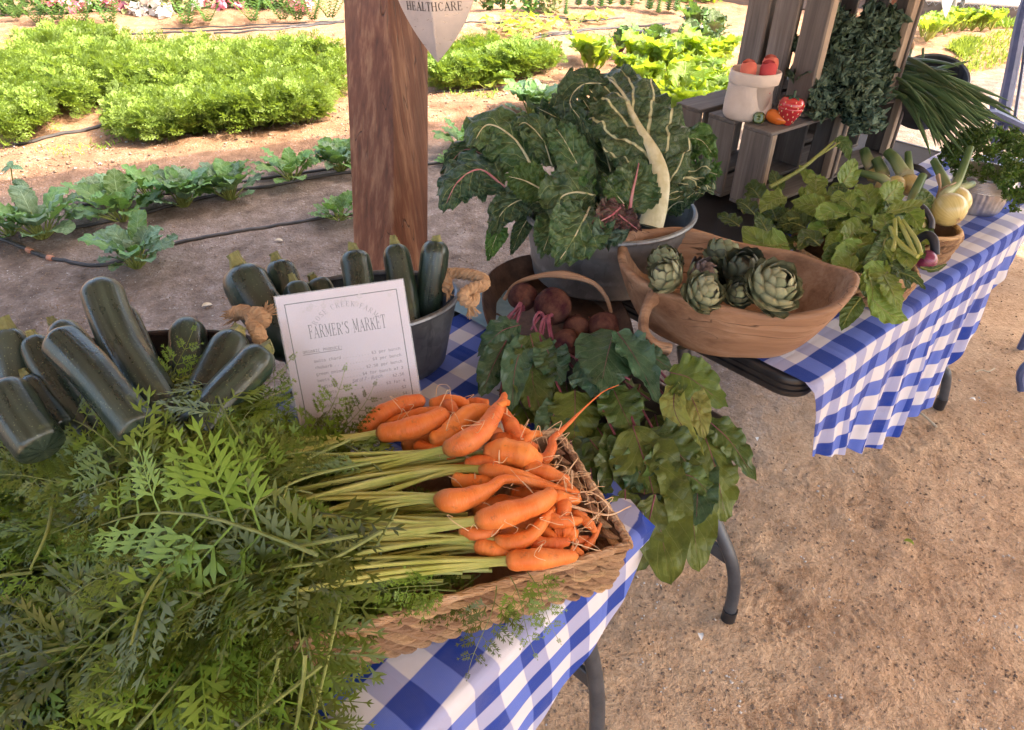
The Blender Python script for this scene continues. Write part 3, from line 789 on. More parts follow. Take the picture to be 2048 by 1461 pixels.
# ------------------------------------------------------------------ ground: one sheet out past the horizon
FOOT = [(PZ(a, b, 0).x, PZ(a, b, 0).y, c, 0.13) for a, b, c in ((1600, 1425, 0.3), (1500, 1440, 0.4), (1585, 1200, 0.9), (1680, 1240, 0.7), (1535, 1190, 2.0), (1800, 880, 0.5), (1740, 1000, 1.1), (1900, 1180, 0.2), (1640, 960, 2.4))]
def gz(x, y):
    x = np.asarray(x, dtype=float); y = np.asarray(y, dtype=float)
    near = np.clip(1.6 - np.hypot(x, y - 3) / 9.0, 0, 1)
    h = (fbm(x * 1.3, y * 1.3, 1) * 0.045 + fbm(x * 6, y * 6, 2) * 0.022 + fbm(x * 22, y * 22, 3, 3) * 0.010)
    side = np.clip((y - 1.15) - (x - 0.2) * 0.95, 0, 0.5) * 2
    h = h * (0.55 + 0.6 * side)
    pth = (1 - side)
    cl = np.clip(fbm(x * 9, y * 9, 21, 4) - 0.03, 0, 1)
    h = h + pth * (cl * 0.045 + fbm(x * 55, y * 55, 31, 2) * 0.007 - 0.012 * np.clip(fbm(x * 4, y * 4, 41) - 0.1, 0, 1))
    for (fx, fy, fa, fl) in FOOT:
        dx = (x - fx) * math.cos(fa) + (y - fy) * math.sin(fa); dy = -(x - fx) * math.sin(fa) + (y - fy) * math.cos(fa)
        m = np.clip(1.25 - (dx / fl) ** 2 - (dy / (0.42 * fl)) ** 2, 0, 1)
        h = h - m ** 0.5 * 0.004 + np.minimum(m * 3, 1) * 0.0026 * np.sin((dx + dy * dy / fl * 1.5) * 2 * math.pi / 0.030)
    r = (y - 0.55 * x) * 0.876          # planted rows run at about 29 degrees
    far = np.clip((y - 0.45 * x - 4.6) / 0.8, 0, 1)
    h = h + far * (0.05 * np.sin(r * 2 * math.pi / 1.5) + fbm(x * 3, y * 3, 9) * 0.05)
    return h * near - 0.004
def spaced(lo, a, b, hi, st, k):
    core = list(np.arange(a, b, st))
    out = []
    x, d = b, st
    while x < hi:
        out.append(x); d *= k; x += d
    out.append(hi)
    neg = []
    x, d = a - st, st
    while x > lo:
        neg.append(x); d *= k; x -= d
    neg.append(lo)
    return np.array(neg[::-1] + core + out)
def refine(g, a, b, st): return np.array(sorted(list(g[(g < a - st * .5) | (g > b + st * .5)]) + list(np.arange(a, b, st))))
gx = refine(spaced(-80, -3.6, 3.6, 80, 0.026, 1.10), 0.15, 1.75, 0.0095); gy = refine(spaced(-40, 0.1, 7.2, 120, 0.026, 1.10), 0.35, 2.25, 0.0095)
XX, YY = np.meshgrid(gx, gy)
GZ = gz(XX, YY)
def gzf(x, y):
    i = min(max(int(np.searchsorted(gx, x)) - 1, 0), len(gx) - 2); j = min(max(int(np.searchsorted(gy, y)) - 1, 0), len(gy) - 2)
    fx, fy = (x - gx[i]) / (gx[i + 1] - gx[i]), (y - gy[j]) / (gy[j + 1] - gy[j])
    return float((GZ[j, i] * (1 - fx) + GZ[j, i + 1] * fx) * (1 - fy) + (GZ[j + 1, i] * (1 - fx) + GZ[j + 1, i + 1] * fx) * fy)
V = np.stack([XX, YY, GZ], -1).reshape(-1, 3)
nx_ = len(gx)
ii, jj = np.meshgrid(np.arange(len(gy) - 1), np.arange(nx_ - 1), indexing='ij')
b0 = (ii * nx_ + jj).ravel()
build_np("ground", V, np.stack([b0, b0 + 1, b0 + nx_ + 1, b0 + nx_], -1), MAT['soil'], kind='structure')

# crumbs and small stones lying on it
OCT_V = np.array([(1, 0, 0), (-1, 0, 0), (0, 1, 0), (0, -1, 0), (0, 0, 0.7), (0, 0, -0.7)])
OCT_F = np.array([(0, 2, 4), (2, 1, 4), (1, 3, 4), (3, 0, 4), (2, 0, 5), (1, 2, 5), (3, 1, 5), (0, 3, 5)])
R_path = [(1060, 1461), (1240, 1180), (1480, 900), (1640, 850), (1960, 640), (2048, 480), (2048, 1461)]
R_bed = [(0, 360), (700, 260), (720, 560), (480, 640), (0, 720)]
R_bed2 = [(880, 250), (1060, 300), (1080, 560), (900, 560)]
R_field = [(0, 280), (690, 200), (690, 130), (1000, 30), (1240, 40), (1240, 160), (900, 250), (0, 370)]
ms = []
for poly, cnt, lo, hi in ((R_path, 4200, 0.0012, 0.0060), (R_bed, 3600, 0.0015, 0.006), (R_bed2, 900, 0.002, 0.006), (R_field, 1800, 0.004, 0.016)):
    for _ in range(cnt):
        q = PZ(*pick(poly), 0.0)
        s = lo + (hi - lo) * rnd.random() ** 3
        ms.append(np.array(mat4((q.x, q.y, gzf(q.x, q.y) + s * 0.35), rdir(-0.3, 0.3), UP, s, rnd.uniform(0.6, 1), rnd.uniform(0.6, 1.1))))
V, F = scatter(OCT_V, OCT_F, ms)
build_np("soil_crumbs_gravel", V, F, MAT['pebble'], kind='stuff', label="small crumbs and stones lying on the farm soil", category="gravel")

# bits of straw and stalk trodden into the path
STK_V = np.array([(-1, 0, 0.03), (1, 0, 0.03), (1, 0.05, 0.03), (-1, 0.05, 0.03), (0, 0.025, 0.09)]); STK_F = np.array([(0, 1, 4), (1, 2, 4), (2, 3, 4), (3, 0, 4)])
ms = []
for _ in range(170):
    q = PZ(*pick(R_path if _ % 3 else R_bed), 0.0); a = rnd.uniform(0, 6.3); s_ = rnd.uniform(0.004, 0.016)
    ms.append(np.array(mat4((q.x, q.y, gzf(q.x, q.y) + 0.001), (math.cos(a), math.sin(a), rnd.uniform(-.1, .1)), UP, s_)))
V, F = scatter(STK_V, STK_F, ms)
build_np("straw_debris", V, F, MAT['dry'], kind='stuff', label="short straw bits trodden into the soil", category="debris")

# ------------------------------------------------------------------ roof of the stall (above the frame; it throws the big shadow)
RH = 2.75
A0, A1 = PZ(0, 368, 0), PZ(616, 285, 0)
dA = (A1 - A0).normalized()
C1 = A1 + dA * 2.05
B1 = PZ(1992, 505, 0)
dB = (B1 - C1).normalized()
shift = sun_dir * ((RH + 0.08) / sun_dir.z)
nearY = lambda p, d: p + d * ((-1.3 - p.y) / d.y)
poly = [A0 - dA * 4.5, C1, nearY(B1, dB), nearY(A0 - dA * 4.5, Vector((0, -1, 0)))]
poly = [p + shift for p in poly]
mb = MB()
lo_ = [mb.vert((p.x, p.y, RH)) for p in poly]; hi_ = [mb.vert((p.x, p.y, RH + 0.08)) for p in poly]
mb.face(lo_); mb.face(hi_[::-1])
for i in range(4):
    mb.face((lo_[i], hi_[i], hi_[(i + 1) % 4], lo_[(i + 1) % 4]))
mb.build("roof", MAT['roof'], smooth=False, kind='structure')

# ------------------------------------------------------------------ timber posts
def post(label, b0, b1, half, ang, lean=(0, 0)):
    """square post between ground and roof; ang turns it about its axis"""
    d = (b1 - b0).normalized()
    x = Vector((math.cos(ang), math.sin(ang), 0)); y = Vector((-math.sin(ang), math.cos(ang), 0))
    L = (b1 - b0).length
    mb = MB()
    n = 14
    for face in range(4):                       # four planed faces, the corners rounded over
        pass
    ring = []
    bv = 0.006
    cor = [(1, 1), (-1, 1), (-1, -1), (1, -1)]
    prof = []
    for cx, cy in cor:
        if cx * cy > 0:
            prof += [(cx * half, cy * (half - bv)), (cx * (half - bv), cy * half)]
        else:
            prof += [(cx * (half - bv), cy * half), (cx * half, cy * (half - bv))]
    P = np.zeros((n, 8, 3))
    for i in range(n):
        c = b0 + d * (L * i / (n - 1))
        for j, (a, b) in enumerate(prof):
            w = 1 + 0.010 * math.sin(i * 1.3 + j)
            P[i, j] = tuple(c - b0 + x * a * w + y * b * w)
    mb.grid(P, None, 0, cu=True)
    o = mb.build("timber_post", MAT['post'])
    o.matrix_basis = Matrix.Translation(b0)
    return tag(o, label, "post", "timber posts carrying the roof")
pt = PD(779, 0, 2.06); pb = PD(788, 470, 2.31)
dd = (pb - pt).normalized()
# left face seen at px 683-770, right face 770-868
base = pt + dd * ((0.0 - pt.z) / dd.z); top = pt - dd * ((RH - pt.z) / -dd.z)
edge_dir = Vector((CAM_P.x - pt.x, CAM_P.y - pt.y, 0)).normalized()
half = 0.088
pang = math.atan2(edge_dir.y, edge_dir.x) - math.radians(45) + math.radians(4)
corner = Vector((math.cos(pang) - math.sin(pang), math.sin(pang) + math.cos(pang), 0)) * half
post("dark red-brown timber post rising behind the price list", base - corner, top - corner, half, pang)
q2 = PZ(1826, 60, 1.10)
q2 = PD(1834, 0, 4.3)
post("narrow-looking timber post behind the tall crate and the green onions", Vector((q2.x - 0.10, q2.y + 0.12, 0)), Vector((q2.x - 0.10, q2.y + 0.12, RH)), 0.085, pang)

# ------------------------------------------------------------------ stroke lettering with serifs
def stroke_glyph(ch):
    """strokes (x0,y0,x1,y1,weight) in a unit cell, plus advance width"""
    T, t = 1.0, 0.42
    sf = lambda x, y, w=0.13: (x - w, y, x + w, y, t)
    G = {
        'H': ([(0.15, 0, 0.15, 1, T), (0.65, 0, 0.65, 1, T), (0.15, 0.52, 0.65, 0.52, t), sf(0.15, 0), sf(0.15, 1), sf(0.65, 0), sf(0.65, 1)], 0.80),
        'E': ([(0.15, 0, 0.15, 1, T), (0.05, 0, 0.58, 0, t), (0.05, 1, 0.56, 1, t), (0.15, 0.52, 0.45, 0.52, t), (0.58, 0, 0.58, 0.2, t), (0.56, 1, 0.56, 0.82, t), (0.45, 0.42, 0.45, 0.62, t)], 0.68),
        'A': ([(0.08, 0, 0.38, 1, t), (0.38, 1, 0.68, 0, T), (0.20, 0.34, 0.56, 0.34, t), sf(0.08, 0), sf(0.68, 0)], 0.76),
        'L': ([(0.15, 0, 0.15, 1, T), (0.05, 0, 0.58, 0, t), (0.58, 0, 0.58, 0.22, t), sf(0.15, 1)], 0.64),
        'T': ([(0.35, 0, 0.35, 1, T), (0.03, 1, 0.67, 1, t), (0.03, 1, 0.03, 0.8, t), (0.67, 1, 0.67, 0.8, t), sf(0.35, 0)], 0.70),
        'C': ([(0.62, 0.80, 0.50, 0.96, t), (0.50, 0.96, 0.36, 1.0, t), (0.36, 1, 0.18, 0.86, t), (0.18, 0.86, 0.09, 0.5, T), (0.09, 0.5, 0.18, 0.14, T), (0.18, 0.14, 0.36, 0, t), (0.36, 0, 0.52, 0.05, t), (0.52, 0.05, 0.63, 0.22, t), (0.62, 0.8, 0.62, 0.98, t)], 0.70),
        'R': ([(0.15, 0, 0.15, 1, T), (0.05, 1, 0.40, 1, t), (0.40, 1, 0.56, 0.88, t), (0.56, 0.88, 0.56, 0.64, T), (0.56, 0.64, 0.40, 0.52, t), (0.15, 0.52, 0.40, 0.52, t), (0.38, 0.52, 0.66, 0, T), sf(0.15, 0), sf(0.68, 0, 0.08)], 0.74),
        'O': ([(0.09, 0.5, 0.18, 0.86, T), (0.18, 0.86, 0.38, 1, t), (0.38, 1, 0.58, 0.86, t), (0.58, 0.86, 0.67, 0.5, T), (0.67, 0.5, 0.58, 0.14, T), (0.58, 0.14, 0.38, 0, t), (0.38, 0, 0.18, 0.14, t), (0.18, 0.14, 0.09, 0.5, T)], 0.76),
        'S': ([(0.52, 0.82, 0.42, 0.98, t), (0.42, 0.98, 0.24, 0.98, t), (0.24, 0.98, 0.11, 0.80, T), (0.11, 0.80, 0.22, 0.60, T), (0.22, 0.60, 0.46, 0.42, T), (0.46, 0.42, 0.55, 0.22, T), (0.55, 0.22, 0.42, 0.02, T), (0.42, 0.02, 0.22, 0.02, t), (0.22, 0.02, 0.09, 0.2, t), (0.53, 0.82, 0.53, 1, t), (0.08, 0.2, 0.08, 0, t)], 0.63),
        'K': ([(0.15, 0, 0.15, 1, T), (0.15, 0.42, 0.60, 1, t), (0.30, 0.60, 0.64, 0, T), sf(0.15, 0), sf(0.15, 1), sf(0.60, 1, 0.10), sf(0.66, 0, 0.10)], 0.74),
        'F': ([(0.15, 0, 0.15, 1, T), (0.05, 1, 0.56, 1, t), (0.15, 0.52, 0.45, 0.52, t), (0.56, 1, 0.56, 0.8, t), (0.45, 0.42, 0.45, 0.62, t), sf(0.15, 0)], 0.62),
        'M': ([(0.14, 0, 0.14, 1, t), (0.14, 1, 0.44, 0.15, T), (0.44, 0.15, 0.74, 1, t), (0.74, 1, 0.74, 0, T), sf(0.14, 0), sf(0.74, 0), sf(0.10, 1, 0.08), sf(0.78, 1, 0.08)], 0.90),
        "'": ([(0.10, 1.0, 0.08, 0.78, T)], 0.22),
        ' ': ([], 0.42),
    }
    return G[ch]
def letter_width(txt, sp=0.10): return sum(stroke_glyph(c)[1] + sp for c in txt) - sp
def letters(mb, txt, place, h, weight=0.11, sp=0.10, sx=1.0, arc=None, heights=None):
    """place(x, y) -> world point; letter cells h high; arc(x) -> (dx, dy, angle) bends the line"""
    x = 0.0
    for gi, ch in enumerate(txt):
        st, adv = stroke_glyph(ch)
        hh = h * (heights[gi] if heights else 1.0)
        for (x0, y0, x1, y1, w) in st:
            a = Vector((x0 * h * sx, y0 * hh)); b = Vector((x1 * h * sx, y1 * hh))
            d = b - a
            if d.length < 1e-9: continue
            d.normalize(); nrm = Vector((-d.y, d.x)) * (weight * h * w * 0.5)
            e = d * (weight * h * 0.12)
            q = [a - nrm - e, b - nrm + e, b + nrm + e, a + nrm - e]
            ids = []
            for p in q:
                if arc:
                    cx = (x + adv * 0.5) * h * sx
                    ox, oy, an = arc(cx)
                    lx, ly = p.x - adv * 0.5 * h * sx, p.y
                    wx = ox + lx * math.cos(an) - ly * math.sin(an); wy = oy + lx * math.sin(an) + ly * math.cos(an)
                else:
                    wx, wy = x * h * sx + p.x, p.y
                ids.append(mb.vert(place(wx, wy)))
            mb.face(ids)
        x += adv + sp
FONT = {}
def get_font(which):
    if which not in FONT:
        f = None
        try:
            p = os.path.join(bpy.utils.system_resource('DATAFILES'), 'fonts', which)
            f = bpy.data.fonts.load(p)
        except Exception:
            f = None
        FONT[which] = f
    return FONT[which]
def typed(mb, txt, place, h, font='DejaVuSansMono.woff2', align='LEFT', shear=0.0, m=0, fixed=None):
    """typewriter print turned into flat mesh; returns its width"""
    cu = bpy.data.curves.new("print", 'FONT')
    f = get_font(font)
    if f: cu.font = f
    cu.body = txt; cu.size = h; cu.shear = shear; cu.resolution_u = 3
    o = bpy.data.objects.new("print", cu)
    COL.objects.link(o)
    dg = bpy.context.evaluated_depsgraph_get()
    me = bpy.data.meshes.new_from_object(o.evaluated_get(dg))
    xs = [v.co.x for v in me.vertices] or [0]
    w = max(xs)
    ox = -w if align == 'RIGHT' else 0.0
    b = len(mb.v)
    for v in me.vertices:
        mb.vert(place(v.co.x + ox, v.co.y))
    for p in me.polygons:
        mb.face([b + i for i in p.vertices], m)
    bpy.data.meshes.remove(me)
    bpy.data.objects.remove(o); bpy.data.curves.remove(cu)
    return w

# ------------------------------------------------------------------ steel shield plaques hung on the posts
def plaque(label, org, ex, ey, hw, h, text=True):
    """shield with its lower point at org; ex along its width, ey up"""
    en = ex.cross(ey).normalized()
    t = thing("shield_plaque", label, "plaque", org, "steel shields hung on the posts")
    mb = MB()
    n, k = 26, 12
    def halfw(f): return hw * (1 - (1 - min(1.0, f / 0.62)) ** 2.1) if f < 0.62 else hw * (1 + 0.02 * math.sin((f - 0.62) * 8))
    for side, off in ((1, 0.004), (-1, 0.0)):
        P = np.zeros((n, 2 * k + 1, 3)); U = np.zeros((n, 2 * k + 1, 2))
        for i in range(n):
            f = (i / (n - 1)) ** 1.3
            w = halfw(f)
            for j in range(2 * k + 1):
                a = (j - k) / k
                bulge = 0.020 * hw / 0.09 * (1 - abs(a) * w / hw)       # the shield is creased along its middle
                P[i, j] = tuple(org + ex * (a * w) + ey * (f * h) + en * (bulge + off))
                U[i, j] = (a, f)
        mb.grid(P, U, 0, flip=side < 0)
    b = n * (2 * k + 1); kk = 2 * k + 1
    for i in range(n - 1):
        for j in (0, 2 * k):
            a0, a1 = i * kk + j, (i + 1) * kk + j
            mb.face((a0, a1, b + a1, b + a0))
    mb.build("shield_plate", MAT['plaque'], t)
    if text:
        for txt, yy, hh in (("HEALTHCARE", 0.315, 0.0200), ("HCA", 0.425, 0.0200)):
            mb = MB()
            w = letter_width(txt, 0.10) * hh
            def place(x, y, w=w, yy=yy):
                xx = x - w / 2
                wv = halfw(min(1, (yy * h + y) / h))
                a = abs(xx) / max(wv, 1e-4)
                bulge = 0.020 * hw / 0.09 * (1 - a * wv / hw)
                return org + ex * xx + ey * (yy * h + y) + en * (bulge + 0.0052)
            letters(mb, txt, place, hh, 0.12)
            mb.build("engraved_text", MAT['ink'], t, smooth=False)
    return t
fr_n = Vector((math.cos(pang), math.sin(pang), 0)); fr_n2 = Vector((-math.sin(pang), math.cos(pang), 0))
# the post face that looks towards the camera's right
en = fr_n if fr_n.dot(Vector((1, -1, 0))) > fr_n2.dot(Vector((1, -1, 0))) else fr_n2
if en.dot(CAM_P - pt) < 0: en = -en
tip = PD(886, 119, 1.99)
exv = UP.cross(en).normalized()
if exv.dot(CAM_R @ Vector((1, 0, 0))) < 0: exv = -exv
# lean a little so the face meets the sight line as in the photograph
pl_x = (PD(951, 0, 1.90) - PD(772, 0, 1.99)); pl_x.normalize()
pl_y = (PD(862, 0, 1.93) - PD(886, 119, 2.01)); pl_y = (pl_y - pl_x * pl_y.dot(pl_x)).normalized()
plaque("pointed steel shield with engraved lettering hung on the near timber post", PD(886, 119, 2.01), pl_x, pl_y, 0.128, 0.40)
q = PD(1886, 36, 4.15)
plaque("smaller-looking plain steel shield hanging by the fence at top right", q, (CAM_R @ Vector((1, 0, -0.25))).normalized(), (CAM_R @ Vector((-0.02, 0.93, 0.36))).normalized(), 0.055, 0.34, text=False)

# ------------------------------------------------------------------ drip hoses
def hose(label, pix, r=0.008, name="drip_hose", cat="hose", group="drip hoses on the beds"):
    pts = []
    for px, py in pix:
        p = PZ(px, py, 0.0)
        p.z = gzf(p.x, p.y) + r * 0.75
        pts.append(p)
    q = spline(pts, max(24, len(pts) * 14))
    for p in q: p.z = gzf(p.x, p.y) + r * 0.7
    t = MB(); t.tube(q, r, 8)
    th = thing(name, label, cat, q[0], group)
    t.build("pipe", MAT['hose'], th)
    return th, q
h1, q1 = hose("black drip hose with faded orange connectors nearest the courgette tub", [(-60, 470), (0, 482), (55, 502), (110, 523), (180, 533), (260, 520), (330, 494), (430, 476), (540, 455), (640, 440), (740, 428)], 0.0085)
for a, b in ((0.150, 0.163), (0.176, 0.190)):
    n = len(q1); mb = MB()
    # find stretch near the pixel of the fitting
for (pxc, pyc, ln, rr, mt, nm) in ((58, 502, 0.034, 0.0135, 'connector', 'connector'), (80, 511, 0.026, 0.0105, 'hose', 'coupling'), (100, 519, 0.034, 0.0135, 'connector', 'connector')):
    c = min(q1, key=lambda p: (px_of(p)[0] - pxc) ** 2 + (px_of(p)[1] - pyc) ** 2)
    i = q1.index(c); d = (q1[i + 1] - q1[i - 1]).normalized()
    mb = MB(); mb.tube([c - d * ln / 2, c - d * ln * 0.42, c + d * ln * 0.42, c + d * ln / 2], [rr * 0.8, rr, rr, rr * 0.85], 12)
    mb.build(nm, MAT[mt], h1)
hose("black drip hose along the middle row of leafy seedlings", [(40, 478), (150, 458), (260, 436), (404, 402), (520, 380), (600, 365), (700, 348), (900, 322)], 0.009)
hose("black drip hose along the upper row of leafy seedlings", [(60, 428), (164, 411), (320, 391), (440, 376), (560, 356), (640, 342), (720, 330)], 0.008)
h4, q4 = hose("thick black hose end with an elbow at the left edge", [(-90, 445), (-30, 438), (14, 428), (40, 430)], 0.014)
mb = MB(); c = q4[-1]; mb.tube([c + Vector((-0.02, 0, 0.0)), c + Vector((0.01, 0.0, 0.006)), c + Vector((0.02, 0, 0.05)), c + Vector((0.02, 0, 0.07))], [0.021, 0.023, 0.022, 0.024], 12)
mb.build("elbow", MAT['hose'], h4)
hose("drip line in the bare patch of the carrot bed", [(20, 272), (60, 268), (130, 255), (190, 245), (225, 236)], 0.012)
hose("drip line beyond the carrot bed, left part", [(200, 62), (330, 61), (420, 60), (520, 62), (600, 59), (690, 55)], 0.010)
hose("second drip line beyond the carrot bed, lower", [(430, 78), (500, 78), (560, 71), (620, 62), (690, 58)], 0.010)
hose("thin drip line at the feet of the fern-like seedlings", [(320, 51), (420, 48), (560, 45), (620, 44), (690, 40)], 0.007)
hose("drip line past the plaque to the squash seedlings", [(930, 50), (990, 47), (1020, 44), (1060, 37), (1110, 35), (1180, 36), (1250, 31)], 0.009)
hose("curved drip line below the squash seedlings", [(985, 66), (1010, 72), (1040, 76), (1080, 70), (1120, 70), (1150, 60), (1180, 53), (1260, 49), (1330, 52)], 0.012)
hose("straight drip line above the curved one", [(1080, 59), (1130, 54), (1180, 50), (1260, 47), (1340, 44)], 0.010)
hose("short drip line behind the near post on bare soil", [(872, 176), (930, 171), (980, 168), (1060, 160)], 0.010)

# ------------------------------------------------------------------ carrot beds in the sun (nobody could count them)
def small_frond():
    V, F = [], []
    def dia(p, d, l, w, up):
        d = d.normalized(); s = d.cross(up).normalized()
        b = len(V)
        V.extend([tuple(p), tuple(p + d * l * 0.5 + s * w), tuple(p + d * l), tuple(p + d * l * 0.5 - s * w)])
        F.extend([(b, b + 1, b + 2), (b, b + 2, b + 3)])
    rach = lambda t: Vector((t * 0.8, 0, t * 0.55 - t * t * 0.62))
    for i in range(7):
        t = 0.26 + 0.72 * i / 6
        p = rach(t)
        tg = (rach(t + 0.02) - rach(t - 0.02)).normalized()
        ln = 0.30 * math.sin(math.pi * min(1, (t - 0.08) * 0.95)) + 0.05
        for sd in (-1, 1):
            d = (tg * 0.75 + Vector((0, sd, 0.10))).normalized()
            for j in range(2):
                u = 0.30 + 0.45 * j
                q = p + d * ln * u
                dia(q, d + Vector((0.3, sd * 0.4, 0.5 * math.sin(i * 3 + sd))), ln * 0.55, ln * 0.12, Vector((0.3, 0, 1)))
                dia(q, d + Vector((0.2, -sd * 0.9, 0.5 * math.cos(i * 2 + sd))), ln * 0.45, ln * 0.11, Vector((-0.3, 0.2, 1)))
    b = len(V)
    for t in (0, 0.35, 0.7, 1.0):
        p = rach(t); V.append(tuple(p + Vector((0, 0.012 * (1 - t) + 0.003, 0)))); V.append(tuple(p - Vector((0, 0.012 * (1 - t) + 0.003, 0))))
    for i in range(3):
        F.extend([(b + 2 * i, b + 2 * i + 1, b + 2 * i + 3), (b + 2 * i, b + 2 * i + 3, b + 2 * i + 2)])
    return np.array(V), np.array(F)
SFV, SFF = small_frond()
def frond_bed(name, label, polys, n, size, mat, hgt=0.15, lean=(0.3, 1.4)):
    ms = []
    for k in range(n):
        poly = polys[k % len(polys)]
        q = PZ(*pick(poly), 0.0)
        dens = float(vn(np.array(q.x * 2.6 + 9), np.array(q.y * 2.6), 8))
        if dens < 0.10: continue
        a = rnd.uniform(0, 2 * math.pi); el = rnd.uniform(*lean)
        d = Vector((math.cos(a) * math.cos(el), math.sin(a) * math.cos(el), math.sin(el)))
        cl = 0.78 + 0.46 * float(vn(np.array(q.x * 2.2), np.array(q.y * 2.2), 3))
        s = size * rnd.uniform(0.7, 1.25) * cl
        z = gzf(q.x, q.y) + rnd.uniform(0, hgt) * cl
        up = (UP + rdir() * 0.8).normalized()
        ms.append(np.array(mat4((q.x, q.y, z), d, up, s)))
    V, F = scatter(SFV, SFF, ms)
    build_np(name, V, F, mat, kind='stuff', label=label, category="carrot bed")
bedA = [(0, 150), (120, 110), (300, 112), (420, 118), (560, 135), (690, 148), (690, 185), (640, 200), (560, 205), (230, 215), (60, 262), (0, 285)]
bedB = [(225, 240), (300, 215), (560, 200), (645, 200), (650, 255), (600, 272), (480, 282), (380, 292), (300, 300), (255, 285)]
bedC = [(868, 142), (960, 125), (1060, 118), (1120, 125), (1100, 140), (1020, 158), (940, 172), (868, 178)]
frond_bed("carrot_foliage", "broad bed of feathery sunlit carrot tops left of the post", [bedA, bedA, bedB], 11500, 0.145, MAT['field_frond'])
frond_bed("carrot_foliage", "strip of feathery carrot tops right of the post below the shield", [bedC], 2000, 0.14, MAT['field_frond'])
# ------------------------------------------------------------------ plants in the shaded bed
def brassica(name, nleaf, size, mats, seed, kind='round', erect=0.6):
    r = random.Random(seed)
    t = thing(name, "-", "plant", (0, 0, 0), "leafy seedlings in the shaded bed")
    for i in range(nleaf):
        f = i / nleaf
        a = i * 2.39996 + r.uniform(-0.3, 0.3)
        el = math.radians(84 - 50 * (1 - f) ** 1.1 + r.uniform(-10, 10)) * (erect / 0.6) ** 0.25
        L = size * (0.55 + 0.55 * (1 - abs(f - 0.45))) * r.uniform(0.8, 1.15)
        d = Vector((math.cos(a) * math.cos(el), math.sin(a) * math.cos(el), math.sin(el)))
        h = Vector((math.cos(a), math.sin(a), 0))
        b = Vector((math.cos(a) * 0.012, math.sin(a) * 0.012, 0.0))
        p1 = b + d * L * 0.5
        p2 = p1 + d * L * 0.38 + h * L * 0.12
        p3 = p2 + h * L * 0.26 + UP * L * r.uniform(-0.22, 0.14)
        mb = MB()
        mb.tube(bez([b, b + d * L * 0.25, p1], 6), interp([0, 1], [0.0042, 0.0026], 6), 6, m=1, uvs=1)
        n = 14
        mb_pts = bez([p1 - d * L * 0.06, p2, p3], n)
        nh = (UP * 0.8 - h * 0.35 + rdir() * 0.25).normalized()
        blade(mb, mb_pts, leafw(n, L * r.uniform(0.18, 0.29), kind), nh, 5, r.uniform(-0.1, 0.35), 0.05, 0.16, r.choice([3, 4, 5]), 2, 0.10, 4, seed + i, lobe=0.14, loben=r.choice([3, 4, 5]))
        mb.build("leaf", [r.choice(mats), MAT['stalk_green']], t)
    return t
BR = [brassica("brassica_seedling", 22, 0.19, [MAT['brassica'], MAT['brassica'], MAT['brassica2']], 11),
      brassica("brassica_seedling", 30, 0.185, [MAT['brassica2'], MAT['brassica']], 23, 'ovate', 0.9),
      brassica("brassica_seedling", 17, 0.15, [MAT['brassica2']], 37, 'ovate', 0.5)]
used = [False] * 3
def put_brassica(k, px, py, sc, rot, label):
    p = PZ(px, py, 0.0); p.z = gzf(p.x, p.y) - 0.005
    M = Matrix.Translation(p) @ Matrix.Rotation(rot, 4, 'Z') @ Matrix.Scale(sc * 1.10, 4)
    if not used[k]:
        used[k] = True; o = BR[k]; o.matrix_basis = M
    else:
        o = copy_tree(BR[k], M)
    o['label'] = label
put_brassica(0, 85, 478, 1.10, 0.3, "large blue-green leafy seedling at the left edge above the orange hose connectors")
put_brassica(0, 275, 535, 0.98, 2.1, "broad-leaved seedling on the lowest hose, nearest the tallest courgette")
put_brassica(1, 370, 415, 1.00, 1.0, "tall bushy green seedling in the middle of the shaded row")
put_brassica(1, 462, 400, 0.98, 3.4, "tall bushy seedling just right of the other tall bushy one")
put_brassica(2, 245, 440, 1.35, 0.9, "loose seedling on the middle hose between two bigger plants")
put_brassica(0, 205, 405, 0.75, 4.2, "low spreading seedling on the upper hose, left half")
put_brassica(2, 305, 398, 1.15, 5.2, "low dark seedling tucked left behind the tall bushy pair")
put_brassica(2, 585, 362, 1.20, 2.2, "pale green seedling two places left of the timber post")
put_brassica(1, 682, 345, 0.92, 5.0, "big-leaved seedling touching the left side of the timber post")
put_brassica(2, 678, 440, 0.85, 3.3, "small pale seedling low against the left side of the timber post")
put_brassica(2, 22, 470, 0.95, 4.9, "seedling cut off by the left edge of the picture")
put_brassica(1, 1065, 235, 1.25, 0.4, "dark green upright plant behind the left top of the chard")
put_brassica(2, 935, 300, 1.30, 1.9, "small upright plant between post and chard leaves")
put_brassica(2, 905, 330, 0.6, 0.2, "tiny seedling right of the post on grey soil")

# tall thin weed with dark leaves at the far left
t = thing("tall_weed", "thin tall weed with dark paired leaves at the left edge", "weed", PZ(45, 420, 0))
b = PZ(45, 420, 0)
mb = MB(); tp = PD(22, 335, depth_of(b) - 0.15); st = bez([b, b + UP * 0.15, tp], 12); mb.tube(st, 0.003, 6); mb.build("stem", MAT['stalk_green'], t)
for i, (px, py) in enumerate(((2, 345), (48, 340), (20, 322), (6, 352), (60, 375), (52, 385))):
    e = PD(px, py, depth_of(tp) + 0.01 * i); s = tp if i < 4 else st[7]
    mb = MB(); blade(mb, bez([s, s.lerp(e, 0.5) + UP * 0.012, e], 9), leafw(9, 0.018), (UP - VIEW * 0.6), 3, 0.1, seed=i); mb.build("leaf", MAT['brassica'], t)

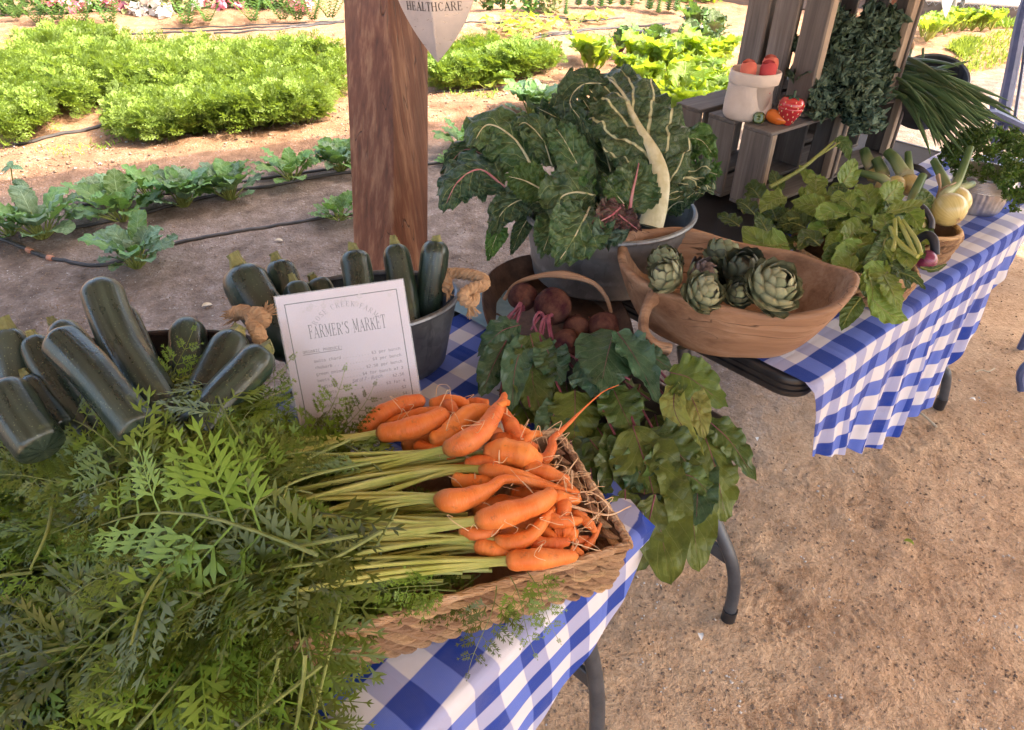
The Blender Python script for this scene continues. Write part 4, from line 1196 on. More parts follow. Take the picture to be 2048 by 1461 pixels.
# ------------------------------------------------------------------ seedlings, squash and flowers further off
def cluster(mb_list, c, rad, n, size, squash=0.8, out=0.6):
    for _ in range(n):
        d = rdir(-0.35, 1)
        r = rad * rnd.uniform(0.35, 1.0)
        p = Vector(c) + Vector((d.x * r, d.y * r, d.z * r * squash))
        x = (d * out + rdir() * 0.8).normalized()
        mb_list.append(np.array(mat4(p, x, (d + rdir() * 0.6), size * rnd.uniform(0.6, 1.3))))
def leafy(name, label, cat, ms, mat, group=None):
    V, F = scatter(DIAMOND_V, DIAMOND_F, ms)
    o = build_np(name, V, F, mat)
    return tag(o, label, cat, group)
def fern_seedling():
    ms = []
    for i in range(8):
        a = i * 0.8 + rnd.uniform(-.2, .2)
        el = rnd.uniform(0.75, 1.25)
        d = Vector((math.cos(a) * math.cos(el), math.sin(a) * math.cos(el), math.sin(el)))
        for k in range(9):
            p = d * (0.03 + 0.022 * k)
            for sd in (-1, 1):
                ms.append(np.array(mat4(p, (d * 0.6 + d.cross(UP).normalized() * sd), UP + rdir() * 0.3, 0.045, 0.6)))
    V, F = scatter(DIAMOND_V, DIAMOND_F, ms)
    return build_np("fern_seedling", V, F, MAT['bush_leaf'])
p0 = fern_seedling()
first = True
for (px, py, s) in ((38, 52, 1.0), (80, 56, 0.9), (122, 54, 1.3), (172, 54, 1.1), (222, 52, 1.2), (374, 48, 1.25), (416, 45, 1.0), (508, 44, 1.2), (566, 42, 1.1), (596, 44, 1.1), (626, 43, 1.1), (662, 44, 1.2)):
    q = PZ(px, py, 0); q.z = gzf(q.x, q.y)
    o = p0 if first else p0.copy()
    if not first: COL.objects.link(o)
    first = False
    o.matrix_basis = Matrix.Translation(q) @ Matrix.Rotation(rnd.uniform(0, 6), 4, 'Z') @ Matrix.Scale(s * 1.15, 4)
    NTH = ["next to", "second from", "third from", "fourth from", "fifth from", "sixth from", "seventh from", "eighth from", "ninth from", "tenth from", "eleventh from", "twelfth from"]
    tag(o, "feathery seedling in the sunlit far row, " + NTH[[662, 626, 596, 566, 508, 416, 374, 222, 172, 122, 80, 38].index(px)] + " the timber post on its left", "seedling", "feathery seedlings in the far row")
def row_seedling():
    ms = []
    for k in range(13):
        z = 0.03 + k * 0.026
        for j in range(5):
            a = k * 1.1 + j * 1.26
            ms.append(np.array(mat4((0, 0, z), (math.cos(a), math.sin(a), 0.5), UP, 0.075 * (1.1 - 0.04 * k), 1.1)))
    V, F = scatter(DIAMOND_V, DIAMOND_F, ms)
    return build_np("upright_seedling", V, F, MAT['bush_leaf'])
p0 = row_seedling(); first = True
for (px, py, s) in ((1131, 33, 0.7), (1156, 22, 1.0), (1179, 22, 1.1), (1201, 22, 1.0), (1219, 20, 1.1), (1244, 20, 0.9), (1262, 20, 0.8), (1280, 14, 0.8), (1298, 24, 1.1), (1316, 26, 0.8), (1336, 24, 1.0), (1352, 24, 1.0)):
    q = PZ(px, py, 0); q.z = gzf(q.x, q.y)
    o = p0 if first else p0.copy()
    if not first: COL.objects.link(o)
    first = False
    o.matrix_basis = Matrix.Translation(q) @ Matrix.Rotation(rnd.uniform(0, 6), 4, 'Z') @ Matrix.Scale(s * 0.95, 4)
    tag(o, "slender upright seedling in the far row, " + NTH[[1131, 1156, 1179, 1201, 1219, 1244, 1262, 1280, 1298, 1316, 1336, 1352].index(px)] + " the small grey-green shrub", "seedling", "upright seedlings in the far row")
def squash():
    t = thing("squash_seedling", "-", "seedling", (0, 0, 0), "squash seedlings on the bare soil")
    for i in range(7):
        a = i * 0.95 + rnd.uniform(-.3, .3); L = rnd.uniform(0.10, 0.17)
        d = Vector((math.cos(a), math.sin(a), 0.75)).normalized()
        p = d * L
        mb = MB(); mb.tube([Vector((0, 0, 0)), p * 0.6, p], 0.004, 5, m=1)
        blade(mb, [p, p + Vector((d.x, d.y, 0.25)) * 0.06, p + Vector((d.x, d.y, -0.05)) * 0.12], [0.03, 0.065, 0.012], UP + rdir() * 0.4, 3, 0.2, ruf=0.1, seed=i)
        mb.build("leaf", [MAT['chard_field'], MAT['stalk_green']], t)
    return t
p0 = squash(); first = True
for (px, py, s, lab) in ((997, 52, 0.9, "yellow-green squash seedling nearest the right of the steel shield"), (1032, 58, 0.8, "squash seedling above the bend of the curved drip line"), (1066, 56, 1.15, "largest squash seedling with one dark upright leaf"),
                         (1092, 46, 1.0, "squash seedling right above the straight drip line's end"), (1042, 72, 0.75, "bright yellow squash leaf clump on the curved drip line"), (1160, 38, 0.8, "squash seedling left in the pair under the upright row"),
                         (1196, 36, 0.9, "squash seedling right in the pair under the upright row"), (975, 168, 0.8, "small squash seedling on bare soil left of the dark green plant"), (1140, 50, 0.5, "tiny squash seedling between the two drip lines"), (1035, 42, 0.7, "grey-green squash seedling below the red flowers")):
    q = PZ(px, py, 0); q.z = gzf(q.x, q.y)
    M = Matrix.Translation(q) @ Matrix.Rotation(rnd.uniform(0, 6), 4, 'Z') @ Matrix.Scale(s, 4)
    if first: p0.matrix_basis = M; o = p0; first = False
    else: o = copy_tree(p0, M)
    o['label'] = lab
# lone carrot plants by the strip
for px, py, lab in ((1180, 122, "lone feathery plant on bare soil right of the carrot strip"), (1010, 170, "tiny feathery plant at the lower edge of the carrot strip")):
    q = PZ(px, py, 0); ms = []
    for i in range(26):
        a = rnd.uniform(0, 6.28); el = rnd.uniform(0.5, 1.3)
        ms.append(np.array(mat4(q, (math.cos(a) * math.cos(el), math.sin(a) * math.cos(el), math.sin(el)), UP + rdir() * .4, 0.26 if px > 1100 else 0.12)))
    V, F = scatter(SFV, SFF, ms); tag(build_np("carrot_plant", V, F, MAT['field_frond']), lab, "plant")

# flower bushes along the far path
def bush(label, px0, px1, pyb, hgt, dep, mat, flowers, n=900, size=0.075, name="flower_bush"):
    a, b = PZ(px0, pyb, 0), PZ(px1, pyb - 1, 0)
    t = thing(name, label, "bush", (a + b) / 2)
    ax = (b - a); L = ax.length; ax.normalize(); bk = Vector((-ax.y, ax.x, 0))
    ms = []
    for _ in range(n):
        u = rnd.random(); v = rnd.random(); w = rnd.random()
        hh = hgt * (0.75 + 0.35 * float(vn(np.array(u * L * 2.2), np.array(v * 3), 5)))
        p = a + ax * (u * L) + bk * (v * dep) + UP * (hh * w)
        if rnd.random() < 0.7: p = a + ax * (u * L) + bk * (rnd.random() ** 2 * 0.18 + 0.05 * math.sin(u * 20)) + UP * (hh * w)
        ms.append(np.array(mat4(p, rdir(-0.6, 0.7) - bk * 0.4, UP - bk + rdir() * 0.9, size * rnd.uniform(0.6, 1.3), 1.2)))
    V, F = scatter(DIAMOND_V, DIAMOND_F, ms)
    build_np("foliage", V, F, mat, t)
    for (px, py, r, mt) in flowers:
        c = PV(px, py, a - bk * 0.05, bk)
        mm = []
        for _ in range(34):
            d = rdir(-0.2, 1); mm.append(np.array(mat4(c + d * r * 0.5, (rdir() + Vector((0, -0.4, 0))), d, r * 0.75, 1.6)))
        V, F = scatter(DIAMOND_V, DIAMOND_F, mm)
        build_np("flower_head", V, F, MAT[mt], t)
    return t
bush("long green flower bush with pink blooms at the far left", -30, 225, 30, 0.75, 0.7, MAT['bush_leaf'], [(98, 2, .09, 'pink_petal'), (122, 3, .08, 'pink_petal'), (155, 15, .11, 'pink_petal'), (224, 3, .13, 'pink_petal'), (232, 9, .10, 'pink_petal'), (171, 2, .06, 'white_petal')], 1700)
bush("pale bush with white flowers, second along the far path", 252, 392, 33, 0.70, 0.6, MAT['bush_pale'], [(303, 3, .12, 'white_petal'), (276, 22, .10, 'white_petal'), (285, 26, .10, 'white_petal'), (325, 29, .14, 'white_petal'), (333, 33, .10, 'white_petal'), (396, 8, .10, 'white_petal')], 1100)
bush("dark green bush with pink blooms left behind the post", 408, 625, 24, 0.7, 0.6, MAT['bush_leaf'], [(404, 5, .11, 'pink_petal'), (445, 10, .11, 'pink_petal'), (480, 14, .07, 'pink_petal'), (590, 4, .13, 'pink_petal'), (603, 10, .12, 'pink_petal'), (597, 14, .09, 'pink_petal'), (614, 9, .09, 'white_petal')], 1500)
def plume(label, px, py, h, mt, n, name="plume_flower"):
    q = PZ(px, py, 0); t = thing(name, label, "flower", q)
    ms = []
    for _ in range(60): 
        d = rdir(-0.1, 1); ms.append(np.array(mat4(q + d * 0.16 * rnd.random() + UP * h * 0.3 * rnd.random(), rdir(0, 1), UP + rdir(), 0.09)))
    V, F = scatter(DIAMOND_V, DIAMOND_F, ms); build_np("foliage", V, F, MAT['bush_leaf'], t)
    ms = []
    for k in range(n):
        a = rnd.uniform(0, 6.3); c = q + Vector((math.cos(a) * 0.14, math.sin(a) * 0.14, h * rnd.uniform(0.5, 0.7)))
        for _ in range(28):
            z = rnd.random(); ms.append(np.array(mat4(c + UP * z * h * 0.55 + rdir() * 0.035 * (1.1 - z), rdir(0, 1), rdir(), 0.05, 1.4)))
    V, F = scatter(DIAMOND_V, DIAMOND_F, ms); build_np("plume", V, F, MAT[mt], t)
plume("magenta-red plume flowers just right of the steel shield", 976, 24, 0.55, 'red_petal', 5)
plume("red plume flowers between shield and pale shrub", 1003, 22, 0.55, 'red_petal', 4)
plume("pinkish red plume flowers left of the pale shrub", 1058, 30, 0.60, 'red_petal', 4)
bush("small grey-green shrub with a shadow in the far field", 1085, 1118, 30, 0.5, 0.25, MAT['bush_pale'], [], 260, 0.07, "grey_shrub")
bush("distant green shrub mass at the top by the crates", 1280, 1440, 8, 0.5, 0.5, MAT['sun_leaf'], [], 700, 0.08, "green_shrub")

# ------------------------------------------------------------------ chard and beet patch behind the tub, in the sun
def upright_leafplant(name, nleaf, size, mats, w=0.26, rib=None, seed=1, kind='ovate'):
    r = random.Random(seed)
    t = thing(name, "-", "plant", (0, 0, 0))
    for i in range(nleaf):
        a = i * 2.4 + r.uniform(-.3, .3); el = math.radians(r.uniform(48, 86)); L = size * r.uniform(0.7, 1.15)
        d = Vector((math.cos(a) * math.cos(el), math.sin(a) * math.cos(el), math.sin(el))); h = Vector((math.cos(a), math.sin(a), 0))
        p1 = d * L * 0.42; p2 = d * L * 0.85; p3 = p2 + d * L * 0.12 + h * L * 0.18 - UP * L * r.uniform(0, 0.15)
        mb = MB(); n = 12
        mb.tube(bez([Vector((0, 0, 0)), d * L * 0.2, p1, p1.lerp(p2, 0.6)], 7), interp([0, 1], [0.007, 0.003], 7), 6, m=1)
        blade(mb, bez([p1 * 0.85, p2, p3], n), leafw(n, L * w * r.uniform(0.8, 1.2), kind), (UP * 0.4 - h), 4, 0.15, 0.1, 0.22, r.choice([4, 5, 6]), 2, 0.25, 5, seed + i)
        mb.build("leaf", [r.choice(mats), rib or MAT['stalk_pale']], t)
    return t
cp = upright_leafplant("chard_plant", 11, 0.36, [MAT['chard_field']], 0.27, seed=3)
spots = [(1250, 190), (1290, 205), (1335, 215), (1385, 225), (1270, 165), (1315, 178), (1360, 190), (1405, 200), (1340, 160), (1390, 170), (1180, 165), (1430, 165), (1420, 240), (1355, 245), (1450, 215)]
for i, (px, py) in enumerate(spots):
    q = PZ(px, py, 0); q.z = gzf(q.x, q.y)
    M = Matrix.Translation(q) @ Matrix.Rotation(i * 1.3, 4, 'Z') @ Matrix.Scale(rnd.uniform(0.85, 1.15), 4)
    o = cp if i == 0 else copy_tree(cp, M)
    if i == 0: o.matrix_basis = M
    tag(o, "sunlit yellow-green chard plant " + {1250: "at the patch's left front corner", 1290: "second along the patch's front from the left", 1335: "in the patch's front middle, above the big chard leaf", 1385: "in the patch's front, left of the crate end", 1270: "behind the left front corner of the patch", 1315: "in the heart of the patch behind the front row", 1360: "in the heart of the patch, towards the crates", 1405: "behind the crate's left top board", 1340: "at the back of the patch near the striped pipe", 1390: "at the back of the patch against the dark beet row", 1430: "hidden at the back behind the tall crate's first board", 1420: "right behind the lower crate's left end", 1355: "lowest, just behind the largest chard leaf in the tub", 1450: "seen only through the tall crate's boards"}.get(px, "") if px != 1180 else "single sunlit chard plant standing left of the dense patch", "chard plant", "chard plants growing in the sun")
bp = upright_leafplant("beet_plant", 12, 0.26, [MAT['brassica2'], MAT['radish_dark'], MAT['beet_leaf']], 0.26, MAT['beet_stem'], seed=8)
for i, (px, py) in enumerate(((1240, 108), (1275, 112), (1310, 100), (1345, 112), (1375, 95), (1410, 110), (1290, 130), (1395, 128), (1425, 85), (1385, 75))):
    q = PZ(px, py, 0); q.z = gzf(q.x, q.y)
    M = Matrix.Translation(q) @ Matrix.Rotation(i * 1.7, 4, 'Z') @ Matrix.Scale(rnd.uniform(0.85, 1.2), 4)
    o = bp if i == 0 else copy_tree(bp, M)
    if i == 0: o.matrix_basis = M
    tag(o, "dark green beet plant " + {1240: "at the left end of the row beside the striped pipe", 1275: "right behind the striped pipe", 1310: "third from the left in the row behind the chard", 1345: "in the middle of the row behind the chard", 1375: "at the top of the row's middle", 1410: "next to the tall crate's first board, upper", 1290: "in front of the striped pipe's right side", 1395: "low beside the tall crate, against the chard", 1425: "half hidden by the tall crate's first board", 1385: "furthest back in the row"}[px], "beet plant", "beet plants growing behind the chard patch")
# striped riser pipe
q = PZ(1268, 128, 0); tp = PD(1275, 66, depth_of(q) - 0.05)
t = thing("riser_pipe", "black and white spiral-wrapped riser pipe with bent top in the chard patch", "pipe", q)
mb = MB(); c = bez([q, q.lerp(tp, 0.5), tp - UP * 0.02], 30); mb.tube(c, 0.021, 12); mb.tube([tp - UP * .03, tp, tp + Vector((0.05, -0.02, 0.0))], [0.023, 0.028, 0.026], 12)
mb.build("pipe", MAT['hose'], t)
mb = MB(); pts = []
dax = (tp - q).normalized(); sx = dax.orthogonal().normalized(); sy = dax.cross(sx); Lr = (tp - q).length
for i in range(170):
    f = i / 169; a = f * 2 * math.pi * 11
    pts.append(q + dax * Lr * f + (sx * math.cos(a) + sy * math.sin(a)) * 0.021)
mb.tube(pts, 0.0075, 6); mb.build("white_wrap", MAT['white_petal'], t)

# ------------------------------------------------------------------ top right: row crop, weeds, shade strip, fence, road
lp = upright_leafplant("leafy_plant", 10, 0.22, [MAT['chard_field']], 0.26, seed=14, kind='spat')
for i, (px, py) in enumerate(((1842, 78), (1858, 66), (1862, 84), (1880, 60), (1886, 74), (1902, 58), (1908, 68), (1924, 60), (1944, 60), (1962, 62), (1980, 63), (1850, 92))):
    q = PZ(px, py, 0); q.z = gzf(q.x, q.y)
    M = Matrix.Translation(q) @ Matrix.Rotation(i * 1.9, 4, 'Z') @ Matrix.Scale(rnd.uniform(0.9, 1.25), 4)
    o = lp if i == 0 else copy_tree(lp, M)
    if i == 0: o.matrix_basis = M
    tag(o, "bright leafy plant before the fence, " + ["hard against the second post, upper", "behind the second post, furthest", "lower beside the second post", "under the hanging shield, back", "under the hanging shield, front", "at the foot of the leaning trunk, back", "at the foot of the leaning trunk, front", "next right after the leaning trunk", "second right after the leaning trunk", "third right after the leaning trunk", "last on the right, before the bench", "nearest, beside the second post"][i], "plant", "bright leafy plants before the fence")
def grass(name, label, polys, n, h):
    ms = []
    for k in range(n):
        q = PZ(*pick(polys[k % len(polys)]), 0.0); a = rnd.uniform(0, 6.3); el = rnd.uniform(0.4, 1.4)
        ms.append(np.array(mat4((q.x, q.y, gzf(q.x, q.y)), (math.cos(a) * math.cos(el), math.sin(a) * math.cos(el), math.sin(el)), UP + rdir() * .3, h * rnd.uniform(0.5, 1.3), 0.35)))
    V, F = scatter(DIAMOND_V, DIAMOND_F, ms)
    build_np(name, V, F, MAT['weed'], kind='stuff', label=label, category="weeds")
grass("weeds_grass", "patch of low weeds on the sunlit ground at top right", [[(1900, 120), (1960, 85), (2048, 60), (2048, 110), (1990, 128), (1915, 150)], [(1890, 105), (1930, 88), (1960, 95), (1930, 118)]], 1500, 0.075)
grass("weeds_grass", "dry grass tufts along the road at top right", [[(1850, 38), (2048, 52), (2048, 64), (1850, 46)]], 500, 0.11)
grass("weeds_grass", "sprinkling of tiny weeds in the bare patch of the carrot bed", [[(60, 300), (250, 250), (260, 310), (100, 330)], [(880, 195), (1000, 190), (990, 215)]], 120, 0.05)
# road, and a dark beam put where only the fence rail's shade lies
a, b = PZ(1700, -14, 0), PZ(2400, 30, 0)
fd = (b - a).normalized(); fn = Vector((-fd.y, fd.x, 0))
a0 = PZ(1850, 34, 0)
mb = MB()
P = [a0 + fd * s + fn * w for s, w in ((-4, 0.35), (14, 0.35), (14, 9), (-4, 9))]
ids = [mb.vert((p.x, p.y, 0.05)) for p in P]; mb.face(ids)
ids2 = [mb.vert((p.x, p.y, -0.05)) for p in P]
for i in range(4): mb.face((ids[i], ids2[i], ids2[(i + 1) % 4], ids[(i + 1) % 4]))
mb.build("road", MAT['pavement'], smooth=False, kind='structure')
mb = MB(); c = a0 + fd * 5 + fn * 0.12
mb.box((c.x, c.y, 0.07), fd * 9, fn * 0.07, (0, 0, 0.09), 0.01)
tag(mb.build("rail_shade_strip", MAT['shade_strip'], smooth=False), "long dark timber rail lying along the road at top right", "rail")
# chain-link fence
t = thing("chain_link_fence", "rusty chain-link fence running along the road at top right", "fence", a0 + fd * 1.0)
mb = MB(); f0 = a0 + fn * 0.02
for k in range(-6, 110):
    for s in (-1, 1):
        p0_ = f0 + fd * (k * 0.075); p1_ = p0_ + fd * (s * 0.9)
        mb.tube([p0_ + UP * 0.12 + fn * 0.002 * s, p1_ + UP * 1.12 + fn * 0.002 * s], 0.0022, 3, cap=False)
mb.build("wire_mesh", MAT['wire'], t, kind='stuff')
for s in (-0.6, 0.25, 3.4, 6.6):
    mb = MB(); p = f0 + fd * s; mb.tube([Vector((p.x, p.y, -0.02)), Vector((p.x, p.y, 1.3))], 0.03, 10); mb.build("fence_post", MAT['rusty'], t)
mb = MB(); p, q = f0 + fd * -1, f0 + fd * 9; mb.tube([p + UP * 1.15, q + UP * 1.15], 0.02, 8); mb.build("top_rail", MAT['rusty'], t)
# two thin trunks by the fence
for label, pb_, pt_, r in (("thin pale and dark tree trunk beside the hanging shield", (1898, 36), (1910, -60), 0.05), ("leaning bare branch-like trunk in front of the road", (1913, 36), (1942, -60), 0.028)):
    q = PZ(*pb_, 0); e = PD(*pt_, depth_of(q) - 0.35)
    t = thing("young_tree", label, "tree", q)
    mb = MB(); mb.tube(spline([q - UP * 0.03, q.lerp(e, 0.35) + Vector((0.02, 0, 0)), q.lerp(e, 0.7) - Vector((0.015, 0, 0)), e, e + UP * 0.9], 22), interp([0, 1], [r, r * 0.6], 22), 10); mb.build("trunk", MAT['bark'], t)
    ms = []; cluster(ms, e + UP * 1.1, 0.5, 240, 0.12); V, F = scatter(DIAMOND_V, DIAMOND_F, ms); build_np("crown", V, F, MAT['bush_leaf'], t)

# ------------------------------------------------------------------ litter on the path
def litter(label, px, py, size, mt, name="dry_leaf", cat="leaf"):
    q = PZ(px, py, 0); q.z = gzf(q.x, q.y) + 0.006
    a = rnd.uniform(0, 6.3); d = Vector((math.cos(a), math.sin(a), 0.1))
    mb = MB(); blade(mb, bez([q - d * size * 0.5, q + UP * 0.012, q + d * size * 0.5], 8), leafw(8, size * 0.3), UP, 3, 0.3, seed=px, ruf=0.1); tag(mb.build(name, MAT[mt]), label, cat)
litter("curled dry leaf on the grey soil below the drip hose", 414, 611, 0.045, 'dry')
litter("small yellow dry leaf near the foot of the timber post", 558, 485, 0.04, 'dry')
litter("white petal scrap on the path right of the table cloth", 1945, 800, 0.022, 'pale_bit', "petal_scrap", "scrap")
litter("white petal scrap beside the black table corner", 1512, 884, 0.018, 'pale_bit', "petal_scrap", "scrap")
litter("pale scrap on the path below the curved table leg", 1400, 1277, 0.022, 'pale_bit', "petal_scrap", "scrap")
litter("tiny green leaf scrap alone on the open path", 1817, 1087, 0.028, 'chard_field', "leaf_scrap", "scrap")
q = [PZ(1832, 824, 0), PZ(1850, 838, 0), PZ(1872, 858, 0)]
mb = MB(); mb.tube([p + UP * 0.008 for p in q], 0.004, 6); tag(mb.build("straw_twig", MAT['dry']), "straw-coloured twig on the path under the far table leg", "twig")
q = [PZ(1950, 748, 0), PZ(1962, 745, 0), PZ(1975, 748, 0), PZ(1988, 741, 0)]
mb = MB(); mb.tube([p + UP * 0.01 for p in spline(q, 12)], 0.003, 6); tag(mb.build("curled_twig", MAT['dry']), "curled pale fibre on the path near the right edge", "twig")
# ------------------------------------------------------------------ the two folding tables
Z1, Z2 = 0.725, 0.760
R1 = PZ(1490, 850, Z1); E1 = PZ(1000, 1285, Z1)
U1 = (R1 - E1); U1.z = 0; U1.normalize(); V1 = Vector((-U1.y, U1.x, 0))
R2 = PZ(1604, 772, Z2); F2 = PZ(2033, 440, Z2)
U2 = (F2 - R2); U2.z = 0; U2.normalize(); V2 = Vector((-U2.y, U2.x, 0))
def slab(mb, p0, u, v, L, W, z, r=0.055, th=0.052):
    """table top with rounded corners and a grooved edge; p0 is its front-left corner, u runs right, v back"""
    base = []
    for cx, cy, a0 in ((L - r, r, -90), (L - r, W - r, 0), (r, W - r, 90), (r, r, 180)):
        for k in range(9):
            a = math.radians(a0 + k * 11.25)
            base.append((cx, cy, math.cos(a), math.sin(a)))
    lev = [(-th, 0.014), (-th + 0.004, 0.003), (-th + 0.010, 0.0), (-0.034, 0.0), (-0.032, 0.004), (-0.029, 0.004), (-0.027, 0.0), (-0.020, 0.0), (-0.018, 0.003), (-0.016, 0.003), (-0.014, 0.0), (-0.006, 0.001), (-0.002, 0.004), (0.0, 0.010), (0.0, 0.022), (-0.0015, 0.024)]
    P = np.zeros((len(lev), len(base), 3))
    for i, (dz, ins) in enumerate(lev):
        for j, (cx, cy, nx, ny) in enumerate(base):
            q = p0 + u * (cx + nx * (r - ins)) + v * (cy + ny * (r - ins))
            P[i, j] = (q.x, q.y, z + dz)
    b = mb.grid(P, None, 0, cu=True)
    n = len(base)
    mb.face([b + j for j in range(n)][::-1]); mb.face([b + (len(lev) - 1) * n + j for j in range(n)])
def table(label, p0, u, v, L, W, z, legs):
    t = thing("folding_table", label, "table", (p0 + u * L / 2 + v * W / 2).xy.to_3d(), "black folding tables end to end")
    mb = MB(); slab(mb, p0.xy.to_3d(), u, v, L, W, z); mb.build("table_top", MAT['plastic'], t)
    for pix, foot in legs:
        n = u
        pts = [PV(x, y, foot, n) for x, y in pix]
        pts.append(Vector((foot.x, foot.y, 0.012)))
        inner = pts[0] + v * 0.10; inner.z = z - 0.055
        pts = [inner] + pts
        mb = MB(); mb.tube(spline(pts, 40), 0.0158, 12)
        mb.build("leg", MAT['tube'], t)
        mb = MB(); f = pts[-1]; mb.tube([f + Vector((0, 0, -0.014)), f + Vector((0, 0, 0.03))], 0.0185, 12); mb.build("foot_cap", MAT['plastic'], t)
        # mirrored leg on the far side and the bar between them
        c = (p0 + v * W * 0.5)
        mir = [p - v * 2 * (p - c).dot(v) for p in pts]
        mb = MB(); mb.tube(spline(mir, 40), 0.0158, 12); mb.build("leg", MAT['tube'], t)
        k = max(1, len(pts) - 3)
        a, b = pts[k], mir[k]
        mb = MB(); mb.box((a + b) / 2, (b - a) / 2, (0, 0, 0.020), u * 0.006, 0.002); mb.build("cross_bar", MAT['tube'], t)
    return t
legA = PZ(1455, 1240, 0); legB = PZ(1186, 1540, 0); legC = PZ(1877, 815, 0)
table("near black folding table under the carrots and the price list", R1 - U1 * 1.22, U1, V1, 1.22, 0.70, Z1, [([(1172, 1270), (1192, 1370), (1194, 1450)], legB)])
table("far black folding table under the wooden bowl with its bare corner showing", R2, U2, V2, 1.60, 0.76, Z2, [([(1395, 950), (1432, 1045), (1462, 1120), (1468, 1175)], legA), ([(1886, 700), (1893, 750), (1888, 790)], legC)])

# ------------------------------------------------------------------ gingham cloths
def cloth(label, p0, u, v, z, smin, smax, Wback, hem, edge_gap=0.010, wave=0.012, wavelen=0.11, rot=0.0, ns=150, tilt=0.10, seed=0.0, sright=None, belly=0.0, skew=0.0):
    """cloth over a table edge: from Wback(s) behind the edge, over it and down to the hem"""
    n = -v
    hs = np.array([h[0] for h in hem]); hd = np.array([h[1] for h in hem])
    S_ = np.linspace(smin, smax, ns)
    nb, na, nd = 34, 5, 40
    rows = nb + na + nd
    P = np.zeros((rows, ns, 3)); U = np.zeros((rows, ns, 2))
    cr, sr = math.cos(rot), math.sin(rot)
    rr = 0.014
    for j, s in enumerate(S_):
        D = float(np.interp(s, hs, hd)); W = Wback(s)
        for i in range(rows):
            if i < nb:
                q = W * (1 - i / nb)
                sk = sright(q) if sright else 0.0
                ss = s + sk * (j / (ns - 1)) ** 2
                zz = z + 0.0045 + 0.006 * max(0, float(fbm(np.array(ss * 6 + seed), np.array(q * 6), 4, 3)) * 1.5)
                p = p0 + u * ss + v * q; y = q
                P[i, j] = (p.x, p.y, zz)
            elif i < nb + na:
                ss = s
                a = (i - nb) / (na - 1) * math.pi / 2
                full = min(1.0, D / 0.03)
                off = edge_gap + rr * math.sin(a) * full
                p = p0 + u * s + n * off * min(1, 0.15 + full)
                P[i, j] = (p.x, p.y, z + 0.0045 - rr * (1 - math.cos(a)) * full); y = -rr * (i - nb) / (na - 1) * 1.5
            else:
                ss = s
                f = (i - nb - na + 1) / nd
                d = D * f
                fold = math.sin(2 * math.pi * s / wavelen + 1.4 * math.sin(s * 9 + seed) + seed) + 0.5 * math.sin(2 * math.pi * s / wavelen * 2.3 + seed * 2)
                env = min(1, d / 0.22)
                off = edge_gap + rr + wave * fold * env * (0.5 + 0.5 * f) + d * tilt * 0.25 + belly * math.sin(f * math.pi) * env
                p = p0 + u * (s + skew * d * math.exp(-max(0, s) / 0.22) + 0.006 * math.sin(d * 17 + s * 13)) + n * off
                P[i, j] = (p.x, p.y, z + 0.0045 - rr - d); y = -rr * 1.5 - d
            U[i, j] = (ss * cr - y * sr, ss * sr + y * cr)
    mb = MB(); mb.grid(P, U, 0)
    o = mb.build("gingham_cloth", MAT['gingham'], smooth='all')
    return tag(o, label, "tablecloth", "blue and white gingham cloths")
def hem_from(pix, p0, u, n, gap=0.02):
    out = []
    for x, y in pix:
        q = PV(x, y, p0 + n * gap, n)
        out.append(((q - p0).dot(u), p0.z - q.z))
    out.sort()
    return out
p1 = R1.copy(); p1.z = Z1
hem1 = hem_from([(1292, 1106), (1240, 1190), (1175, 1292), (1120, 1370), (1060, 1461)], p1, U1, -V1)
s_first, s_last = hem1[0][0], hem1[-1][0]
hem1 = [(s_first - 0.6, 0.58), (s_first - 0.12, hem1[0][1] + 0.11)] + hem1
hem1[-1] = (hem1[-1][0], 0.0)
cloth("near gingham cloth with a slanting hem under the carrot basket", p1, U1, V1, Z1, s_first - 0.55, s_last + 0.002, lambda s: 0.66, hem1, wave=0.004, wavelen=0.22, rot=math.radians(-7), tilt=0.05, seed=0.6, sright=lambda q: q * 0.36, belly=0.0)
p2 = R2.copy(); p2.z = Z2
hem2 = hem_from([(1612, 790), (1636, 835), (1654, 888), (1682, 906), (1722, 902), (1776, 866), (1826, 822), (1860, 788), (1902, 724), (1950, 646), (2000, 560), (2048, 492), (2100, 400)], p2, U2, -V2, 0.03)
raw = []
for i, (x, y) in enumerate([(1636, 835), (1654, 888), (1682, 906), (1722, 902), (1776, 866), (1826, 822), (1860, 788), (1902, 724), (1950, 646), (2000, 560), (2048, 492), (2100, 400)]):
    q = PV(x, y, p2 - V2 * 0.03, V2); raw.append(((q - p2).dot(U2), p2.z - q.z))
sL = 0.012
hem2 = [(sL - 0.004, 0.0), (sL, 0.02), (sL + 0.010, raw[0][1]), (sL + 0.022, raw[1][1])]
for s_, d_ in raw[2:]:
    hem2.append((max(s_, hem2[-1][0] + 0.02), d_))
hem2.append((2.0, hem2[-1][1]))
cloth("far gingham cloth hanging in folds from the front of the far table", p2, U2, V2, Z2, hem2[0][0], 1.585, lambda s: 0.37, hem2, wave=0.011, wavelen=0.17, rot=math.radians(3), tilt=0.14, seed=2.0, ns=230, skew=0.42)
# teal cloth peeping out at the back
mb = MB(); a = PZ(985, 622, Z1); 
P = np.zeros((6, 6, 3))
for i in range(6):
    for j in range(6):
        p = a + U1 * (i - 2.5) * 0.03 + V1 * (j - 2.0) * 0.03; P[i, j] = (p.x, p.y, Z1 + 0.0125 + 0.002 * math.sin(i * 2 + j))
mb.grid(P); tag(mb.build("teal_cloth", MAT['teal_cloth'], smooth='all'), "corner of a teal cloth showing between bucket and beet scoop", "cloth")

